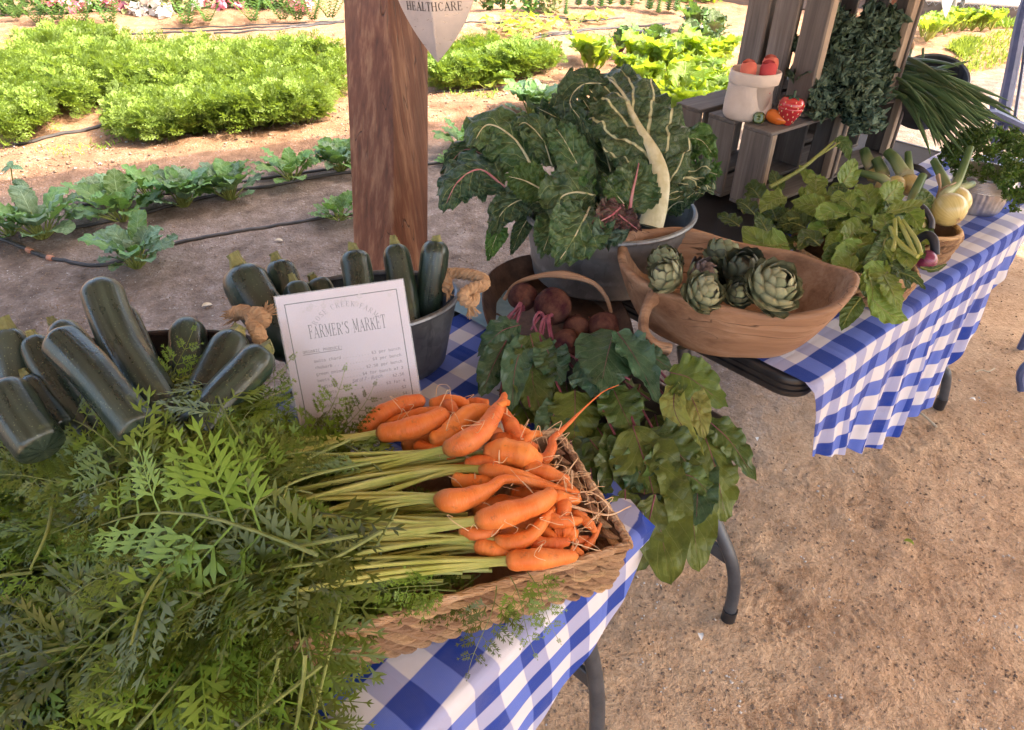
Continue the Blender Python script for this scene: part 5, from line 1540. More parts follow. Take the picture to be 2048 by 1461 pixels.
# ------------------------------------------------------------------ woven baskets
def strand_mesh(name, mat):
    mb = MB()
    pts = [Vector((-0.5, 0, -0.10)), Vector((-0.3, 0.02, 0.02)), Vector((0, 0, 0.08)), Vector((0.3, -0.02, 0.02)), Vector((0.5, 0, -0.10))]
    mb.tube(spline(pts, 7), [0.03, 0.10, 0.135, 0.14, 0.135, 0.10, 0.03], 6, sx=1.15, nh=(0, 0, 1))
    o = mb.build(name, mat); me = o.data; bpy.data.objects.remove(o); return me
ME_STRAND = strand_mesh("strand", MAT['straw'])
def strand(parent, p, d, nrm, ln, wd=1.0):
    M = mat4(p, d, nrm, ln, wd, wd * 1.5)
    return link("strand", ME_STRAND, parent, matrix=M)
def basket_rect(label, C0, ex, ey, L, W, h, z0, flare=0.06):
    """C0 near right corner at the bottom; ex runs left along the near side, ey back"""
    t = thing("woven_basket", label, "basket", Vector((C0.x, C0.y, z0)) + ex * L / 2 + ey * W / 2)
    def pt(a, b, z):                                    # a, b in 0..1 along the sides
        f = flare * z
        return Vector((C0.x, C0.y, z0)) + ex * (L * a + (a - 0.5) * 2 * f) + ey * (W * b + (b - 0.5) * 2 * f) + UP * z
    mb = MB()
    for (a0, b0, a1, b1) in ((0, 0, 1, 0), (0, 0, 0, 1), (0, 1, 1, 1), (1, 0, 1, 1)):
        for off in (0.0, 0.006):
            P = np.zeros((2, 14, 3))
            for i, z in enumerate((0.0, h * 0.97)):
                for j in range(14):
                    s = j / 13
                    q = pt(a0 + (a1 - a0) * s, b0 + (b1 - b0) * s, z); cc = pt(0.5, 0.5, z)
                    P[i, j] = tuple(q + (cc - q).normalized() * off)
            mb.grid(P)
    fl = [mb.vert(pt(a, b, 0.003)) for a, b in ((0, 0), (1, 0), (1, 1), (0, 1))]; mb.face(fl)
    mb.build("wall", MAT['straw_dark'], t)
    rows = 6
    def face(a0, b0, a1, b1, nrm, ln, inside=False, cnt=None):
        A, B = pt(a0, b0, 0), pt(a1, b1, 0)
        dirv = (B - A).normalized(); Lf = (B - A).length
        n = cnt or int(Lf / 0.021)
        for r in range(rows):
            z = h * (r + 0.55) / (rows + 0.25)
            for k in range(n):
                s = (k + 0.5 + 0.5 * (r % 2)) / (n + 0.3)
                s += rnd.uniform(-.006, .006)
                s = min(max(s, 0.045 if n > 14 else 0.085), 0.955 if n > 14 else 0.915)
                p = pt(a0 + (a1 - a0) * s, b0 + (b1 - b0) * s, z) + nrm * (0.0035 if not inside else 0.011)
                sl = 0.55 if (r // 1) % 2 == 0 else 0.30
                d = (dirv + UP * sl * rnd.uniform(0.8, 1.2)).normalized()
                strand(t, p, d, nrm + rdir() * 0.10, 0.043 * rnd.uniform(0.9, 1.12), rnd.uniform(0.60, 0.74))
    face(0, 0, 1, 0, -ey, L)
    face(0, 1, 0, 0, -ex, W)
    nin = int(W / 0.024)
    face(0, 1, 0, 0, ex, W, True, nin)
    # rim: a thick coil all round
    q = []
    for (a, b) in ((0.5, 0), (0.06, 0), (0, 0.06), (0, 0.5), (0, 0.94), (0.06, 1), (0.5, 1), (0.94, 1), (1, 0.94), (1, 0.5), (1, 0.06), (0.94, 0), (0.5, 0)):
        q.append(pt(a, b, h))
    pts = spline(q, 220)
    mb = MB(); mb.tube(pts, [0.0062 + 0.0012 * math.sin(i * 1.9) for i in range(220)], 8, cap=False); mb.build("rim", MAT['straw'], t)
    return t
C0 = PZ(1227, 1166, Z1 + 0.006); CL = PZ(660, 1344, Z1 + 0.006)
BX = (CL - C0); BX.z = 0; BX.normalize(); BY = Vector((BX.y, -BX.x, 0))
basket_rect("rectangular woven straw basket overflowing with carrots", C0, BX, BY, 0.44, 0.235, 0.088, Z1 + 0.008, 0.12)
def basket_oval(label, c, e1, e2, a, b, h, z0, n=30, arc=(0, 2 * math.pi), handles=()):
    t = thing("woven_basket", label, "basket", (c.x, c.y, z0))
    c = Vector((c.x, c.y, z0))
    def pt(th, z, k=1.0):
        f = (0.86 + 0.14 * z / h) * k
        return c + e1 * (math.cos(th) * a * f) + e2 * (math.sin(th) * b * f) + UP * z
    mb = MB()
    mb.lathe([(0.0, 0.002), (0.85, 0.002), (0.86, 0.004), (0.985, h * 0.98), (0.94, h * 0.98), (0.80, 0.010), (0.0, 0.010)], 40, c, e1 * a, e2 * b)
    mb.build("wall", MAT['straw_dark'], t)
    rows = max(4, int(h / 0.0145))
    for r in range(rows):
        z = h * (r + 0.5) / rows
        for k in range(n):
            th = arc[0] + (arc[1] - arc[0]) * (k + 0.5 * (r % 2)) / n
            p = pt(th, z, 1.035); q = pt(th + 0.02, z, 1.035)
            d = (q - p).normalized(); nr = (p - Vector((c.x, c.y, p.z))).normalized()
            strand(t, p, (d + UP * (0.75 if r % 2 else 0.45)).normalized(), nr, 0.038 * rnd.uniform(0.9, 1.1), rnd.uniform(0.58, 0.70))
    pts = [pt(2 * math.pi * i / 80, h) for i in range(81)]
    mb = MB(); mb.tube(pts, 0.006, 8, cap=False); mb.build("rim", MAT['straw'], t)
    for pix in handles:
        pts = spline([PD(*p) for p in pix], 24)
        mb = MB(); mb.tube(pts, 0.0075, 10, sx=1.3); mb.build("handle", MAT['strap'], t)
    return t
bo = PZ(1842, 520, Z2 + 0.005)
ob_c = PZ(1856, 470, Z2) + V2 * 0.02
basket_oval("woven basket of yellow onions with black strap handles", R2 + U2 * 0.705 + V2 * 0.158, U2, V2, 0.088, 0.150, 0.085, Z2 + 0.007, 30, (math.pi * 0.95, 2.35 * math.pi),
            handles=[[(1808, 425, 1.82), (1822, 412, 1.79), (1845, 415, 1.76), (1862, 440, 1.75), (1862, 458, 1.75)], [(1790, 340, 2.02), (1815, 332, 2.02), (1840, 338, 2.0), (1858, 355, 2.0)]])
basket_oval("woven basket under the leafy radish greens at the table's front edge", R2 + U2 * 0.432 + V2 * 0.140, U2, V2, 0.088, 0.145, 0.075, Z2 + 0.007, 28, (math.pi * 0.95, 2.3 * math.pi),
            handles=[[(1826, 500, 1.72), (1836, 480, 1.70), (1855, 470, 1.68), (1868, 482, 1.67), (1870, 510, 1.67)]])

# ------------------------------------------------------------------ metal tubs and the bucket
def oval_tub(name, label, cat, c, e1, e2, a, b, h, z0, mat, base=0.86, beads=(0.72, 0.80, 0.88), th=0.004, rim=0.006, segs=56):
    t = thing(name, label, cat, (c.x, c.y, z0))
    c = Vector((c.x, c.y, z0))
    prof = [(0.0, 0.0), (base * 0.97, 0.0), (base, 0.006)]
    zz = sorted(set([i / 24 for i in range(1, 25)]))
    for f in zz:
        r = base + (1 - base) * f
        for bd in beads:
            r += 0.012 * math.exp(-((f - bd) / 0.022) ** 2)
        prof.append((r, f * h))
    inner = [(base + (1 - base) * f - th / min(a, b), f * h) for f in (1.0, 0.75, 0.5, 0.25, 0.03)]
    prof += inner + [(0.0, 0.008)]
    mb = MB(); mb.lathe(prof, segs, c, e1 * a, e2 * b); mb.build("wall", mat, t)
    pts = [c + e1 * (math.cos(x) * a) + e2 * (math.sin(x) * b) + UP * h for x in np.linspace(0, 2 * math.pi, 81)]
    mb = MB(); mb.tube(pts, rim, 8, cap=False); mb.build("rim", mat, t)
    return t
# courgette tub at the far left
oval_tub("oval_tub", "dark brown oval metal tub holding the big courgettes", "tub", PD(205, 770, 1.205), U1.lerp(Vector((1, 0, 0)), 0.6).normalized(), Vector((-U1.lerp(Vector((1, 0, 0)), 0.6).normalized().y, U1.lerp(Vector((1, 0, 0)), 0.6).normalized().x, 0)), 0.255, 0.118, 0.165, Z1 + 0.006, MAT['dark_tub'], 0.88)
# galvanised bucket with rope handles
bk_r = PZ(926, 606, 0.885); bk_l = PZ(530, 664, 0.885)
bk_e = (bk_r - bk_l); bk_e.z = 0; bk_a = bk_e.length / 2; bk_e.normalize(); bk_f = Vector((-bk_e.y, bk_e.x, 0))
bk_c = (bk_r + bk_l) / 2 + bk_f * 0.055
BUCKET = oval_tub("galvanised_bucket", "oval galvanised bucket with knotted rope handles behind the price list", "bucket", bk_c, bk_e, bk_f, bk_a, 0.112, 0.152, Z1 + 0.008, MAT['galv_dark'], 0.84, (0.70, 0.77, 0.85))
def rope(parent, pts, r, twists, name="rope_handle", fray=()):
    q = spline(pts, 60)
    T, Sd, Nn = frames(q)
    mb = MB()
    for s in range(3):
        sp = []
        for i, p in enumerate(q):
            a = 2 * math.pi * (twists * i / 59 + s / 3)
            sp.append(p + Sd[i] * math.cos(a) * r * 0.52 + Nn[i] * math.sin(a) * r * 0.52)
        mb.tube(sp, r * 0.56, 7)
    for (p, d, ln, n) in fray:
        for _ in range(n):
            e = (d + rdir() * 0.45).normalized()
            mb.tube([p + rdir() * r * 0.5, p + e * ln * 0.5, p + e * ln + rdir() * 0.004], [0.0016, 0.0014, 0.0008], 3, cap=False)
    mb.build(name, MAT['rope'], parent)
rk = lambda l: [PD(*p) for p in l]
rope(BUCKET, rk([(948, 590, 1.40), (946, 604, 1.38), (930, 602, 1.37), (928, 588, 1.38), (948, 576, 1.39), (966, 572, 1.40), (968, 560, 1.41), (950, 552, 1.42), (925, 548, 1.43), (900, 548, 1.44), (893, 560, 1.44), (896, 580, 1.43)]), 0.0115, 9,
     fray=[(PD(896, 580, 1.43), Vector((0.1, 0, -1)), 0.02, 16), (PD(938, 604, 1.37), Vector((0.3, -0.3, -1)), 0.03, 22)])
rope(BUCKET, rk([(468, 628, 1.27), (488, 624, 1.26), (502, 632, 1.25), (520, 645, 1.24), (528, 636, 1.23), (512, 628, 1.23), (506, 646, 1.23), (515, 664, 1.22), (520, 678, 1.22)]), 0.013, 8,
     fray=[(PD(484, 626, 1.26), (PD(455, 640, 1.27) - PD(484, 626, 1.26)).normalized(), 0.035, 34), (PD(522, 636, 1.23), (PD(540, 622, 1.23) - PD(522, 640, 1.23)).normalized(), 0.028, 26), (PD(518, 672, 1.22), Vector((0.1, 0, -1)), 0.025, 22)])
# galvanised tub with the chard
tb_l = PZ(1066, 455, 0.915); tb_r = PZ(1386, 418, 0.915)
tb_e = (tb_r - tb_l); tb_e.z = 0; tb_a = tb_e.length / 2; tb_e.normalize(); tb_f = Vector((-tb_e.y, tb_e.x, 0))
TUB_C = (tb_l + tb_r) / 2 + tb_f * 0.03
oval_tub("galvanised_tub", "round galvanised tub overflowing with dark chard leaves", "tub", TUB_C, tb_e, tb_f, tb_a, 0.175, 0.155, Z2 + 0.006, MAT['galv'], 0.88, (0.30, 0.80, 0.88))
# tub lying on the crate behind the green onions
oc = PD(1862, 160, 2.32)
t = thing("galvanised_tub", "galvanised tub tilted behind the green onions, only its rim showing", "tub", oc)
axn = (CAM_P - oc).normalized() * 0.55 + UP * 0.75; axn.normalize()
e1 = axn.orthogonal().normalized(); e2 = axn.cross(e1)
mb = MB(); mb.lathe([(0, -0.13), (0.085, -0.13), (0.105, 0.0), (0.108, 0.004), (0.104, 0.004), (0.083, -0.12), (0, -0.12)], 48, oc, e1, e2, az=axn); mb.build("wall", MAT['galv_dark'], t)
mb = MB(); mb.tube([oc + (e1 * math.cos(a) + e2 * math.sin(a)) * 0.106 for a in np.linspace(0, 6.2832, 60)], 0.004, 8, cap=False); mb.build("rim", MAT['galv'], t)
# ribbed tin with the parsley
pc = PZ(1966, 425, Z2)
pr = 0.083
t = thing("ribbed_tin", "shallow ribbed tin holding curly parsley at the table's end", "tin", (pc.x, pc.y, Z2))
TIN_C = Vector((pc.x, pc.y, Z2 + 0.006)) + V2 * 0.03
prof = [(0.0, 0.0), (0.80, 0.0), (0.82, 0.004)] + [(0.82 + 0.18 * f, 0.105 * f) for f in np.linspace(0.06, 0.62, 10)]
prof += [(0.82 + 0.18 * f + 0.012 * math.sin((f - 0.62) * 130), 0.105 * f) for f in np.linspace(0.64, 1.0, 40)] + [(0.97, 0.105), (0.80, 0.01), (0, 0.01)]
mb = MB(); mb.lathe(prof, 128, TIN_C, Vector((pr, 0, 0)), Vector((0, pr, 0)), wob=lambda a, i: 0.016 * math.cos(a * 32) if 3 <= i < 13 else 0.0); mb.build("wall", MAT['tin'], t, smooth='all')
mb = MB(); mb.tube([TIN_C + Vector((math.cos(a), math.sin(a), 0)) * pr + UP * 0.105 for a in np.linspace(0, 6.2832, 60)], 0.003, 6, cap=False); mb.build("rim", MAT['tin'], t)

# ------------------------------------------------------------------ carved wooden bowl
bl, br, bb = PZ(1222, 515, 0.905), PZ(1708, 604, 0.915), PZ(1400, 470, 0.90)
be = br - bl; be.z = 0; BA = be.length / 2; be.normalize(); bf = Vector((-be.y, be.x, 0))
BC = (bl + br) / 2; BC.z = Z2 + 0.006
BBk = abs((bb - BC).dot(bf)); BB = 0.152; BC = BC + bf * (BBk - BB - 0.002)
BOWL = thing("dough_bowl", "long carved wooden dough bowl filled with artichokes", "bowl", BC)
BH = 0.142
def bowl_pt(th, t, ins):
    c, s = math.cos(th), math.sin(th)
    ex = 2 / 2.35
    cx = math.copysign(abs(c) ** ex, c); sx_ = math.copysign(abs(s) ** ex, s)
    f = t ** 0.62
    a = BA * (0.52 + 0.48 * f) - ins; b = BB * (0.66 + 0.34 * f) - ins
    rim = BH + 0.014 * abs(c) ** 3 - 0.008 * max(0, -s) ** 2
    wob = 0.004 * math.sin(3 * th + 1) + 0.003 * math.sin(7 * th)
    z = t ** 1.35 * rim + (ins * 1.1 if t < 0.02 else ins * 0.9 * (1 - t))
    return BC + be * (cx * (a + wob)) + bf * (sx_ * (b + wob)) + UP * (z + wob * t)
mb = MB(); NT, NS = 20, 96
P = np.zeros((2 * NT + 3, NS, 3)); U = np.zeros((2 * NT + 3, NS, 2))
for j in range(NS):
    th = 2 * math.pi * j / NS
    P[0, j] = tuple(BC)
    for i in range(NT):
        P[1 + i, j] = tuple(bowl_pt(th, i / (NT - 1), 0.0))
    P[NT + 1, j] = tuple(bowl_pt(th, 1.0, 0.007) + UP * 0.004)
    for i in range(NT):
        P[NT + 2 + i, j] = tuple(bowl_pt(th, 1 - i / (NT - 1), 0.016))
    P[2 * NT + 2, j] = tuple(BC + UP * 0.018)
mb.grid(P, U, 0, cu=True)
mb.build("bowl_wall", MAT['bowl_wood'], BOWL, smooth='all')
hp = [PD(1308, 594, 1.462), PD(1296, 612, 1.452), PD(1287, 640, 1.437), PD(1290, 668, 1.425), PD(1312, 690, 1.415), PD(1336, 700, 1.42)]
mb = MB(); mb.tube(spline(hp, 26), interp([0, .2, .8, 1], [0.021, 0.014, 0.013, 0.018], 26), 10, sx=0.75)
mb.build("handle", MAT['bowl_wood'], BOWL)

# ------------------------------------------------------------------ weathered crates
def plank(parent, c, ax, ay, az, mat='grey_wood', name="plank"):
    """one board as an object of its own, its length along local X"""
    ax, ay, az = Vector(ax), Vector(ay), Vector(az)
    mb = MB(); mb.box((0, 0, 0), (ax.length, 0, 0), (0, ay.length, 0), (0, 0, az.length), 0.0016)
    X, Y = ax.normalized(), ay.normalized(); Zv = X.cross(Y)
    M = Matrix.Identity(4)
    for i in range(3):
        M[i][0], M[i][1], M[i][2], M[i][3] = X[i], Y[i], Zv[i], c[i]
    o = mb.build(name, MAT[mat], parent)
    o.matrix_basis = M
    return o
def crate(label, p, u, v, L, D, H, wend=0.092, th=0.011):
    """open-fronted crate; p is its front left bottom corner"""
    t = thing("wooden_crate", label, "crate", p + u * L / 2 + v * D / 2, "grey wooden crates on the far table")
    gap = (D - 3 * wend) / 2
    for k in range(3):
        y = k * (wend + gap) + wend / 2
        j = lambda: rnd.uniform(-0.0015, 0.0015)
        for x in (th / 2, L - th / 2):
            plank(t, p + u * (x + j()) + v * y + UP * H / 2, UP * (H / 2 - th), v * (wend / 2), u * (th / 2))
        plank(t, p + u * (L / 2 + j()) + v * y + UP * (H - th / 2), u * (L / 2 + 0.002), v * (wend / 2), UP * (th / 2 - 0.0005))
        plank(t, p + u * (L / 2 + j()) + v * y + UP * (th / 2), u * (L / 2 + 0.002), v * (wend / 2), UP * (th / 2 - 0.0005))
    nb = max(3, int(L / 0.115))
    wb = (L - 0.05) / nb - 0.022
    for k in range(nb):
        x = 0.025 + (k + 0.5) * (L - 0.05) / nb
        plank(t, p + u * x + v * (D + th / 2 + 0.001) + UP * H / 2, UP * (H / 2 - 0.002), u * (wb / 2), v * (th / 2))
    for x in (th + 0.013, L - th - 0.013):
        for y in (0.016, D - 0.016):
            plank(t, p + u * x + v * y + UP * H / 2, UP * (H / 2 - th - 0.002), u * 0.011, v * 0.011, 'pale_wood', "corner_batten")
    return t
ZC = Z2 + 0.012
HA = 0.222
cA = PZ(1545, 266, ZC + HA); cA2 = PZ(1706, 217, ZC + HA)
uA = (cA2 - cA); uA.z = 0; LA = uA.length; uA.normalize(); vA = Vector((-uA.y, uA.x, 0))
cA.z = ZC
crate("lower left grey crate with a cream bag and peppers on top", cA, uA, vA, LA, 0.335, HA)
cB = cA + uA * (LA + 0.006) + vA * 0.012
cB2 = PZ(1905, 196, ZC + HA); LB = min(0.40, max(0.30, (cB2 - cB).dot(uA)))
crate("lower right grey crate behind the onions, sunlight between its boards", cB, uA, vA, LB, 0.335, HA)
cC = PZ(1606, 236, ZC + HA + 0.002); cC2 = PZ(1788, 207, ZC + HA + 0.002)
uC = (cC2 - cC); uC.z = 0; LC = uC.length; uC.normalize(); vC = Vector((-uC.y, uC.x, 0))
cC.z = ZC + HA + 0.002
crate("tall upper grey crate standing open with curly kale inside", cC, uC, vC, LC, 0.30, 0.46, 0.084)
ZT = ZC + HA            # height of the lower crates' tops

# bag of rolled napkins
bg = PZ(1488, 234, ZT)
t = thing("canvas_bag", "cream canvas bag with a rolled cuff on the crate, filled with napkins", "bag", bg)
rB = 0.060
pf = [(0.0, 0.001), (0.88, 0.001), (1.02, 0.010), (1.04, 0.03), (1.02, 0.05), (0.98, 0.07), (0.97, 0.088), (1.0, 0.100)]
tilt_ax = (UP + (CAM_R @ Vector((0.06, 0, 0)))).normalized()
wb_ = lambda a, i: 0.060 * math.sin(2 * a + i * 0.35) + 0.035 * math.sin(5 * a + i * 0.9) * (i > 1) - (0.16 * math.exp(-((a - 5.6) / 0.45) ** 2) if i in (4, 5, 6) else 0)
mb = MB(); mb.lathe([(r * rB, z) for r, z in pf] + [(0.95 * rB, 0.100), (0.9 * rB, 0.02), (0, 0.01)], 40, bg, az=tilt_ax, wob=wb_); mb.build("pouch", MAT['canvas'], t, smooth='all')
mb = MB(); mb.lathe([(1.03 * rB, 0.094), (1.06 * rB, 0.096), (1.07 * rB, 0.108), (1.06 * rB, 0.121), (1.02 * rB, 0.126), (0.97 * rB, 0.123), (0.94 * rB, 0.10)], 40, bg, az=tilt_ax, wob=lambda a, i: 0.055 * math.sin(2 * a + 2.4) + 0.03 * math.sin(5 * a + 3) + 0.015 * math.sin(9 * a + i)); mb.build("cuff", MAT['canvas'], t, smooth='all')
tg = PD(1541, 151, depth_of(bg) - 0.07); mb = MB(); mb.box(tg, CAM_R @ Vector((0.004, 0, 0)), CAM_R @ Vector((0, 0.006, 0)), CAM_R @ Vector((0, 0, 0.001))); mb.build("tag", MAT['bract_pale'], t)
for lab, px, py, dd_, mt in (("coral rolled napkin on the left in the cream bag", 1484, 122, -0.02, 'coral'), ("crimson rolled napkin in the middle of the cream bag", 1521, 124, -0.03, 'crimson'), ("coral rolled napkin at the back right of the cream bag", 1537, 118, 0.03, 'coral')):
    lat = (CAM_R @ Vector((1, 0, 0))) * ((px - 1503) * 2.0 / FPX) + Vector((VIEW.x, VIEW.y, 0)).normalized() * dd_
    top = bg + tilt_ax * 0.165 + lat
    mb = MB(); pts = []
    e1 = tilt_ax.orthogonal().normalized(); e2 = tilt_ax.cross(e1)
    P = np.zeros((9, 60, 3))
    for i in range(9):
        z = -0.07 + 0.075 * i / 8
        for j in range(60):
            a = 2 * math.pi * 2.6 * j / 59; r = 0.0245 * (1 - 0.62 * j / 59) * (1 + 0.05 * math.sin(a * 3 + i)) * (1 - 0.15 * (i == 8))
            P[i, j] = tuple(top + tilt_ax * (z - 0.02 + 0.004 * math.sin(a * 2)) + (e1 * math.cos(a) + e2 * math.sin(a)) * r)
    mb.grid(P); tag(mb.build("rolled_napkin", MAT[mt], smooth='all'), lab, "napkin", "rolled napkins in the cream bag")
# ceramic strawberry
sb = PZ(1572, 250, ZT)
t = thing("ceramic_strawberry", "red ceramic strawberry pot with cream seeds on the crate's edge", "pot", sb)
sa = (UP + CAM_R @ Vector((0.05, 0, 0))).normalized(); e1 = sa.orthogonal().normalized(); e2 = sa.cross(e1)
spf = [(0.0, 0.0), (0.012, 0.001), (0.020, 0.012), (0.031, 0.032), (0.0375, 0.050), (0.0375, 0.0535), (0.0365, 0.055), (0.0375, 0.0565), (0.036, 0.068), (0.028, 0.079), (0.012, 0.083), (0.0, 0.082)]
spf = [(r * 0.9, z * 0.9) for r, z in spf]
mb = MB(); mb.lathe(spf, 36, sb, e1, e2, az=sa); mb.build("pot_body", MAT['berry'], t)
for k in range(56):
    f = (k + 0.5) / 56; z = 0.007 + 0.061 * f; r = float(np.interp(z, [q[1] for q in spf], [q[0] for q in spf])) if z > 0.001 else 0.01
    a = k * 2.39996; nrm = (e1 * math.cos(a) + e2 * math.sin(a)); p = sb + sa * z + nrm * (r + 0.0002)
    if nrm.dot(CAM_P - sb) < 0: continue
    mb = MB(); mb.box(p, sa * 0.0024, nrm.cross(sa) * 0.0013, nrm * 0.0008, 0.0006); mb.build("seed", MAT['seed_dot'], t)
mb = MB(); cz = sb + sa * 0.0745
mb.tube([cz - sa * .002, cz + sa * 0.008, cz + sa * 0.016], [0.004, 0.0035, 0.004], 8)
for k in range(6):
    a = k * 1.05; d = (e1 * math.cos(a) + e2 * math.sin(a)); blade(mb, bez([cz, cz + d * 0.014 + sa * 0.004, cz + d * 0.026 - sa * 0.004], 6), [0.003, 0.006, 0.007, 0.006, 0.004, 0.001], sa, 2)
mb.build("calyx", MAT['berry_leaf'], t)
# peppers
pa = [PD(1537, 226, 2.02), PD(1550, 235, 2.01), PD(1562, 243, 2.0), PD(1571, 248, 1.99)]
for p in pa: p.z = max(p.z, ZT + 0.014)
t = thing("orange_pepper", "small orange pepper lying before the strawberry pot", "pepper", pa[1])
mb = MB(); mb.tube(spline(pa, 16), interp([0, .08, .25, .6, .9, 1], [0.010, 0.0165, 0.0185, 0.016, 0.009, 0.003], 16), 14); mb.build("fruit", MAT['pepper'], t)
mb = MB(); mb.tube([pa[0], pa[0] + (pa[0] - pa[1]).normalized() * 0.012, pa[0] + (pa[0] - pa[1]).normalized() * 0.028 + UP * .004], [0.009, 0.004, 0.0035], 8); mb.build("stem", MAT['stalk_green'], t)
g = PD(1517, 237, 2.0); g.z = max(g.z, ZT + 0.0165)
t = thing("green_pepper", "small dark green round pepper left of the orange pepper", "pepper", g)
ga = (CAM_P - g).normalized(); e1 = ga.orthogonal().normalized(); e2 = ga.cross(e1)
mb = MB(); mb.lathe([(0, -0.016), (0.011, -0.014), (0.0165, -0.004), (0.0165, 0.004), (0.012, 0.012), (0.006, 0.0125), (0.003, 0.0095), (0, 0.009)], 30, g, e1, e2, az=ga, wob=lambda a, i: 0.05 * math.cos(4 * a)); mb.build("fruit", MAT['pepper_green'], t)

# ------------------------------------------------------------------ price list in its acrylic stand
sBL, sBR = PZ(612, 905, Z1 + 0.010), PZ(858, 873, Z1 + 0.010)
sTL, sTR = PD(545, 600, 1.235), PD(803, 551, 1.262)
SX = (sBR - sBL).normalized(); SW = (sTR - sTL).length * 0.5 + (sBR - sBL).length * 0.5
SY = ((sTL + sTR) / 2 - (sBL + sBR) / 2); SHh = SY.length; SY.normalize()
SX = (SX * 0.5 + (sTR - sTL).normalized() * 0.5).normalized()
SY = (SY - SX * SY.dot(SX)).normalized(); SN = SX.cross(SY).normalized()
mid = (sBL + sBR + sTL + sTR) / 4
S0 = mid - SX * SW / 2 - SY * SHh / 2
def sp(x, y, k=0.0): return S0 + SX * x + SY * y + SN * k
SIGN = thing("price_list", "white farm price list in a clear acrylic stand leaning on the bucket", "sign", S0)
mb = MB(); mb.box(sp(SW / 2, SHh / 2, -0.0006), SX * (SW / 2 - 0.002), SY * (SHh / 2 - 0.002), SN * 0.0004); PAPER = mb.build("paper", MAT['paper'], SIGN, smooth=False)
mb = MB(); mb.box(sp(SW / 2, SHh / 2, 0.0027), SX * (SW / 2), SY * (SHh / 2), SN * 0.0010, 0.0006); mb.build("front_sheet", MAT['acrylic'], SIGN, smooth=False)
mb = MB(); mb.box(sp(SW / 2, SHh / 2, -0.0030), SX * (SW / 2), SY * (SHh / 2), SN * 0.0010, 0.0006); mb.build("back_sheet", MAT['acrylic'], SIGN, smooth=False)
kz = 0.0004
ux, uy = SW / 8.5, SHh / 11.0
mb = MB()
bw = 0.0016
bx0, bx1, by0, by1 = 0.55 * ux, SW - 0.55 * ux, 0.5 * uy, SHh - 0.62 * uy
for (x0, y0, x1, y1) in ((bx0, by0, bx0 + bw, by1), (bx1 - bw, by0, bx1, by1), (bx0, by1 - bw, bx1, by1), (bx0, by0, bx1, by0 + bw)):
    mb.face([mb.vert(sp(x, y, kz)) for x, y in ((x0, y0), (x1, y0), (x1, y1), (x0, y1))])
mb.build("printed_border", MAT['ink'], PAPER, smooth=False)
mb = MB(); hd = 0.0086
T1 = "ROSE CREEK FARM"; w = letter_width(T1, 0.24) * hd; Ra = 0.061
def arc(cx):
    a = -(cx - w / 2) / Ra
    return (SW * 0.505 - math.sin(a) * Ra, SHh - 1.30 * uy - Ra + math.cos(a) * Ra, a)
letters(mb, T1, lambda x, y: sp(x, y, kz), hd, 0.11, 0.24, arc=arc)
mb.build("printed_arch_text", MAT['ink_soft'], PAPER, smooth=False)
mb = MB(); T2 = "FARMER'S MARKET"; hh = 0.0235; sxx = 0.62; w2 = letter_width(T2, 0.10) * hh * sxx
w2 = sum(stroke_glyph(c)[1] + 0.10 for c in T2) * hh
h2 = hh * (SW * 0.66 / w2) * 1.0
k2 = SW * 0.60 / (letter_width(T2, 0.10))
letters(mb, T2, lambda x, y: sp(SW * 0.185 + x, SHh - 3.15 * uy + y, kz), 0.024, 0.13, 0.10 , sx=1.0 if False else k2 / 0.024, heights=[1.12, .95, 1.05, 1, 1.0, .95, 1, 1, 1, 1.1, .96, 1.05, .95, 1.05, 1.1]) if False else None
def narrow(x, y): return sp(SW * 0.21 + x * (k2 / 0.0205), SHh - 3.1 * uy + y, kz)
letters(mb, T2, narrow, 0.0205, 0.115, 0.10, heights=[1.12, .95, 1.05, 1, 1.0, .95, 1, 1, 1, 1.1, .96, 1.05, .95, 1.05, 1.1])
mb.build("printed_title", MAT['ink'], PAPER, smooth=False)
mb = MB(); fs = 0.0098
y0 = SHh - 4.05 * uy
w = typed(mb, "ORGANIC PRODUCE:", lambda x, y: sp(SW * 0.135 + x, y0 + y, kz), fs)
mb.face([mb.vert(sp(x, y, kz)) for x, y in ((SW * 0.135, y0 - 0.0025), (SW * 0.135 + w, y0 - 0.0025), (SW * 0.135 + w, y0 - 0.0016), (SW * 0.135, y0 - 0.0016))])
rows_ = [("swiss chard", "$3 per bunch"), ("rhubarb", "$3 per bunch"), ("green onions", "$2.50 per bunch"), ("beets", "$4 for bunch of 3"), ("radishes", "$2.50"), ("carrots", "$3 for 4"), ("parsley", "$2"), ("celery", "$4"), ("onions", "$2 each"), ("red cabbage", "$4"), ("flowers", "")]
lh = 0.45 * uy
for i, (a, b) in enumerate(rows_):
    yy = SHh - (4.75 * uy) - lh * i
    wa = typed(mb, a, lambda x, y: sp(SW * 0.205 + x, yy + y, kz), fs)
    wb2 = typed(mb, b, lambda x, y: sp(SW * 0.888 + x, yy + y, kz), fs, align='RIGHT') if b else 0
    x = SW * 0.205 + wa + 0.005
    xe = SW * 0.888 - wb2 - 0.004
    if i == 4: xe -= 0.062
    while x < xe:
        mb.face([mb.vert(sp(x + dx, yy + dy, kz)) for dx, dy in ((0, 0), (0.0009, 0), (0.0009, 0.0009), (0, 0.0009))]); x += 0.0052
mb.build("printed_list", MAT['ink'], PAPER, smooth=False)
mb = MB(); yy = SHh - 4.75 * uy - lh * 4 + 0.001
typed(mb, "Set of 7 - Bunch.", lambda x, y: sp(SW * 0.47 + x * 0.80, yy + y + x * 0.02, kz), 0.0120, font='Inter.woff2', shear=0.35)
mb.build("handwritten_note", MAT['pen'], PAPER, smooth=False)
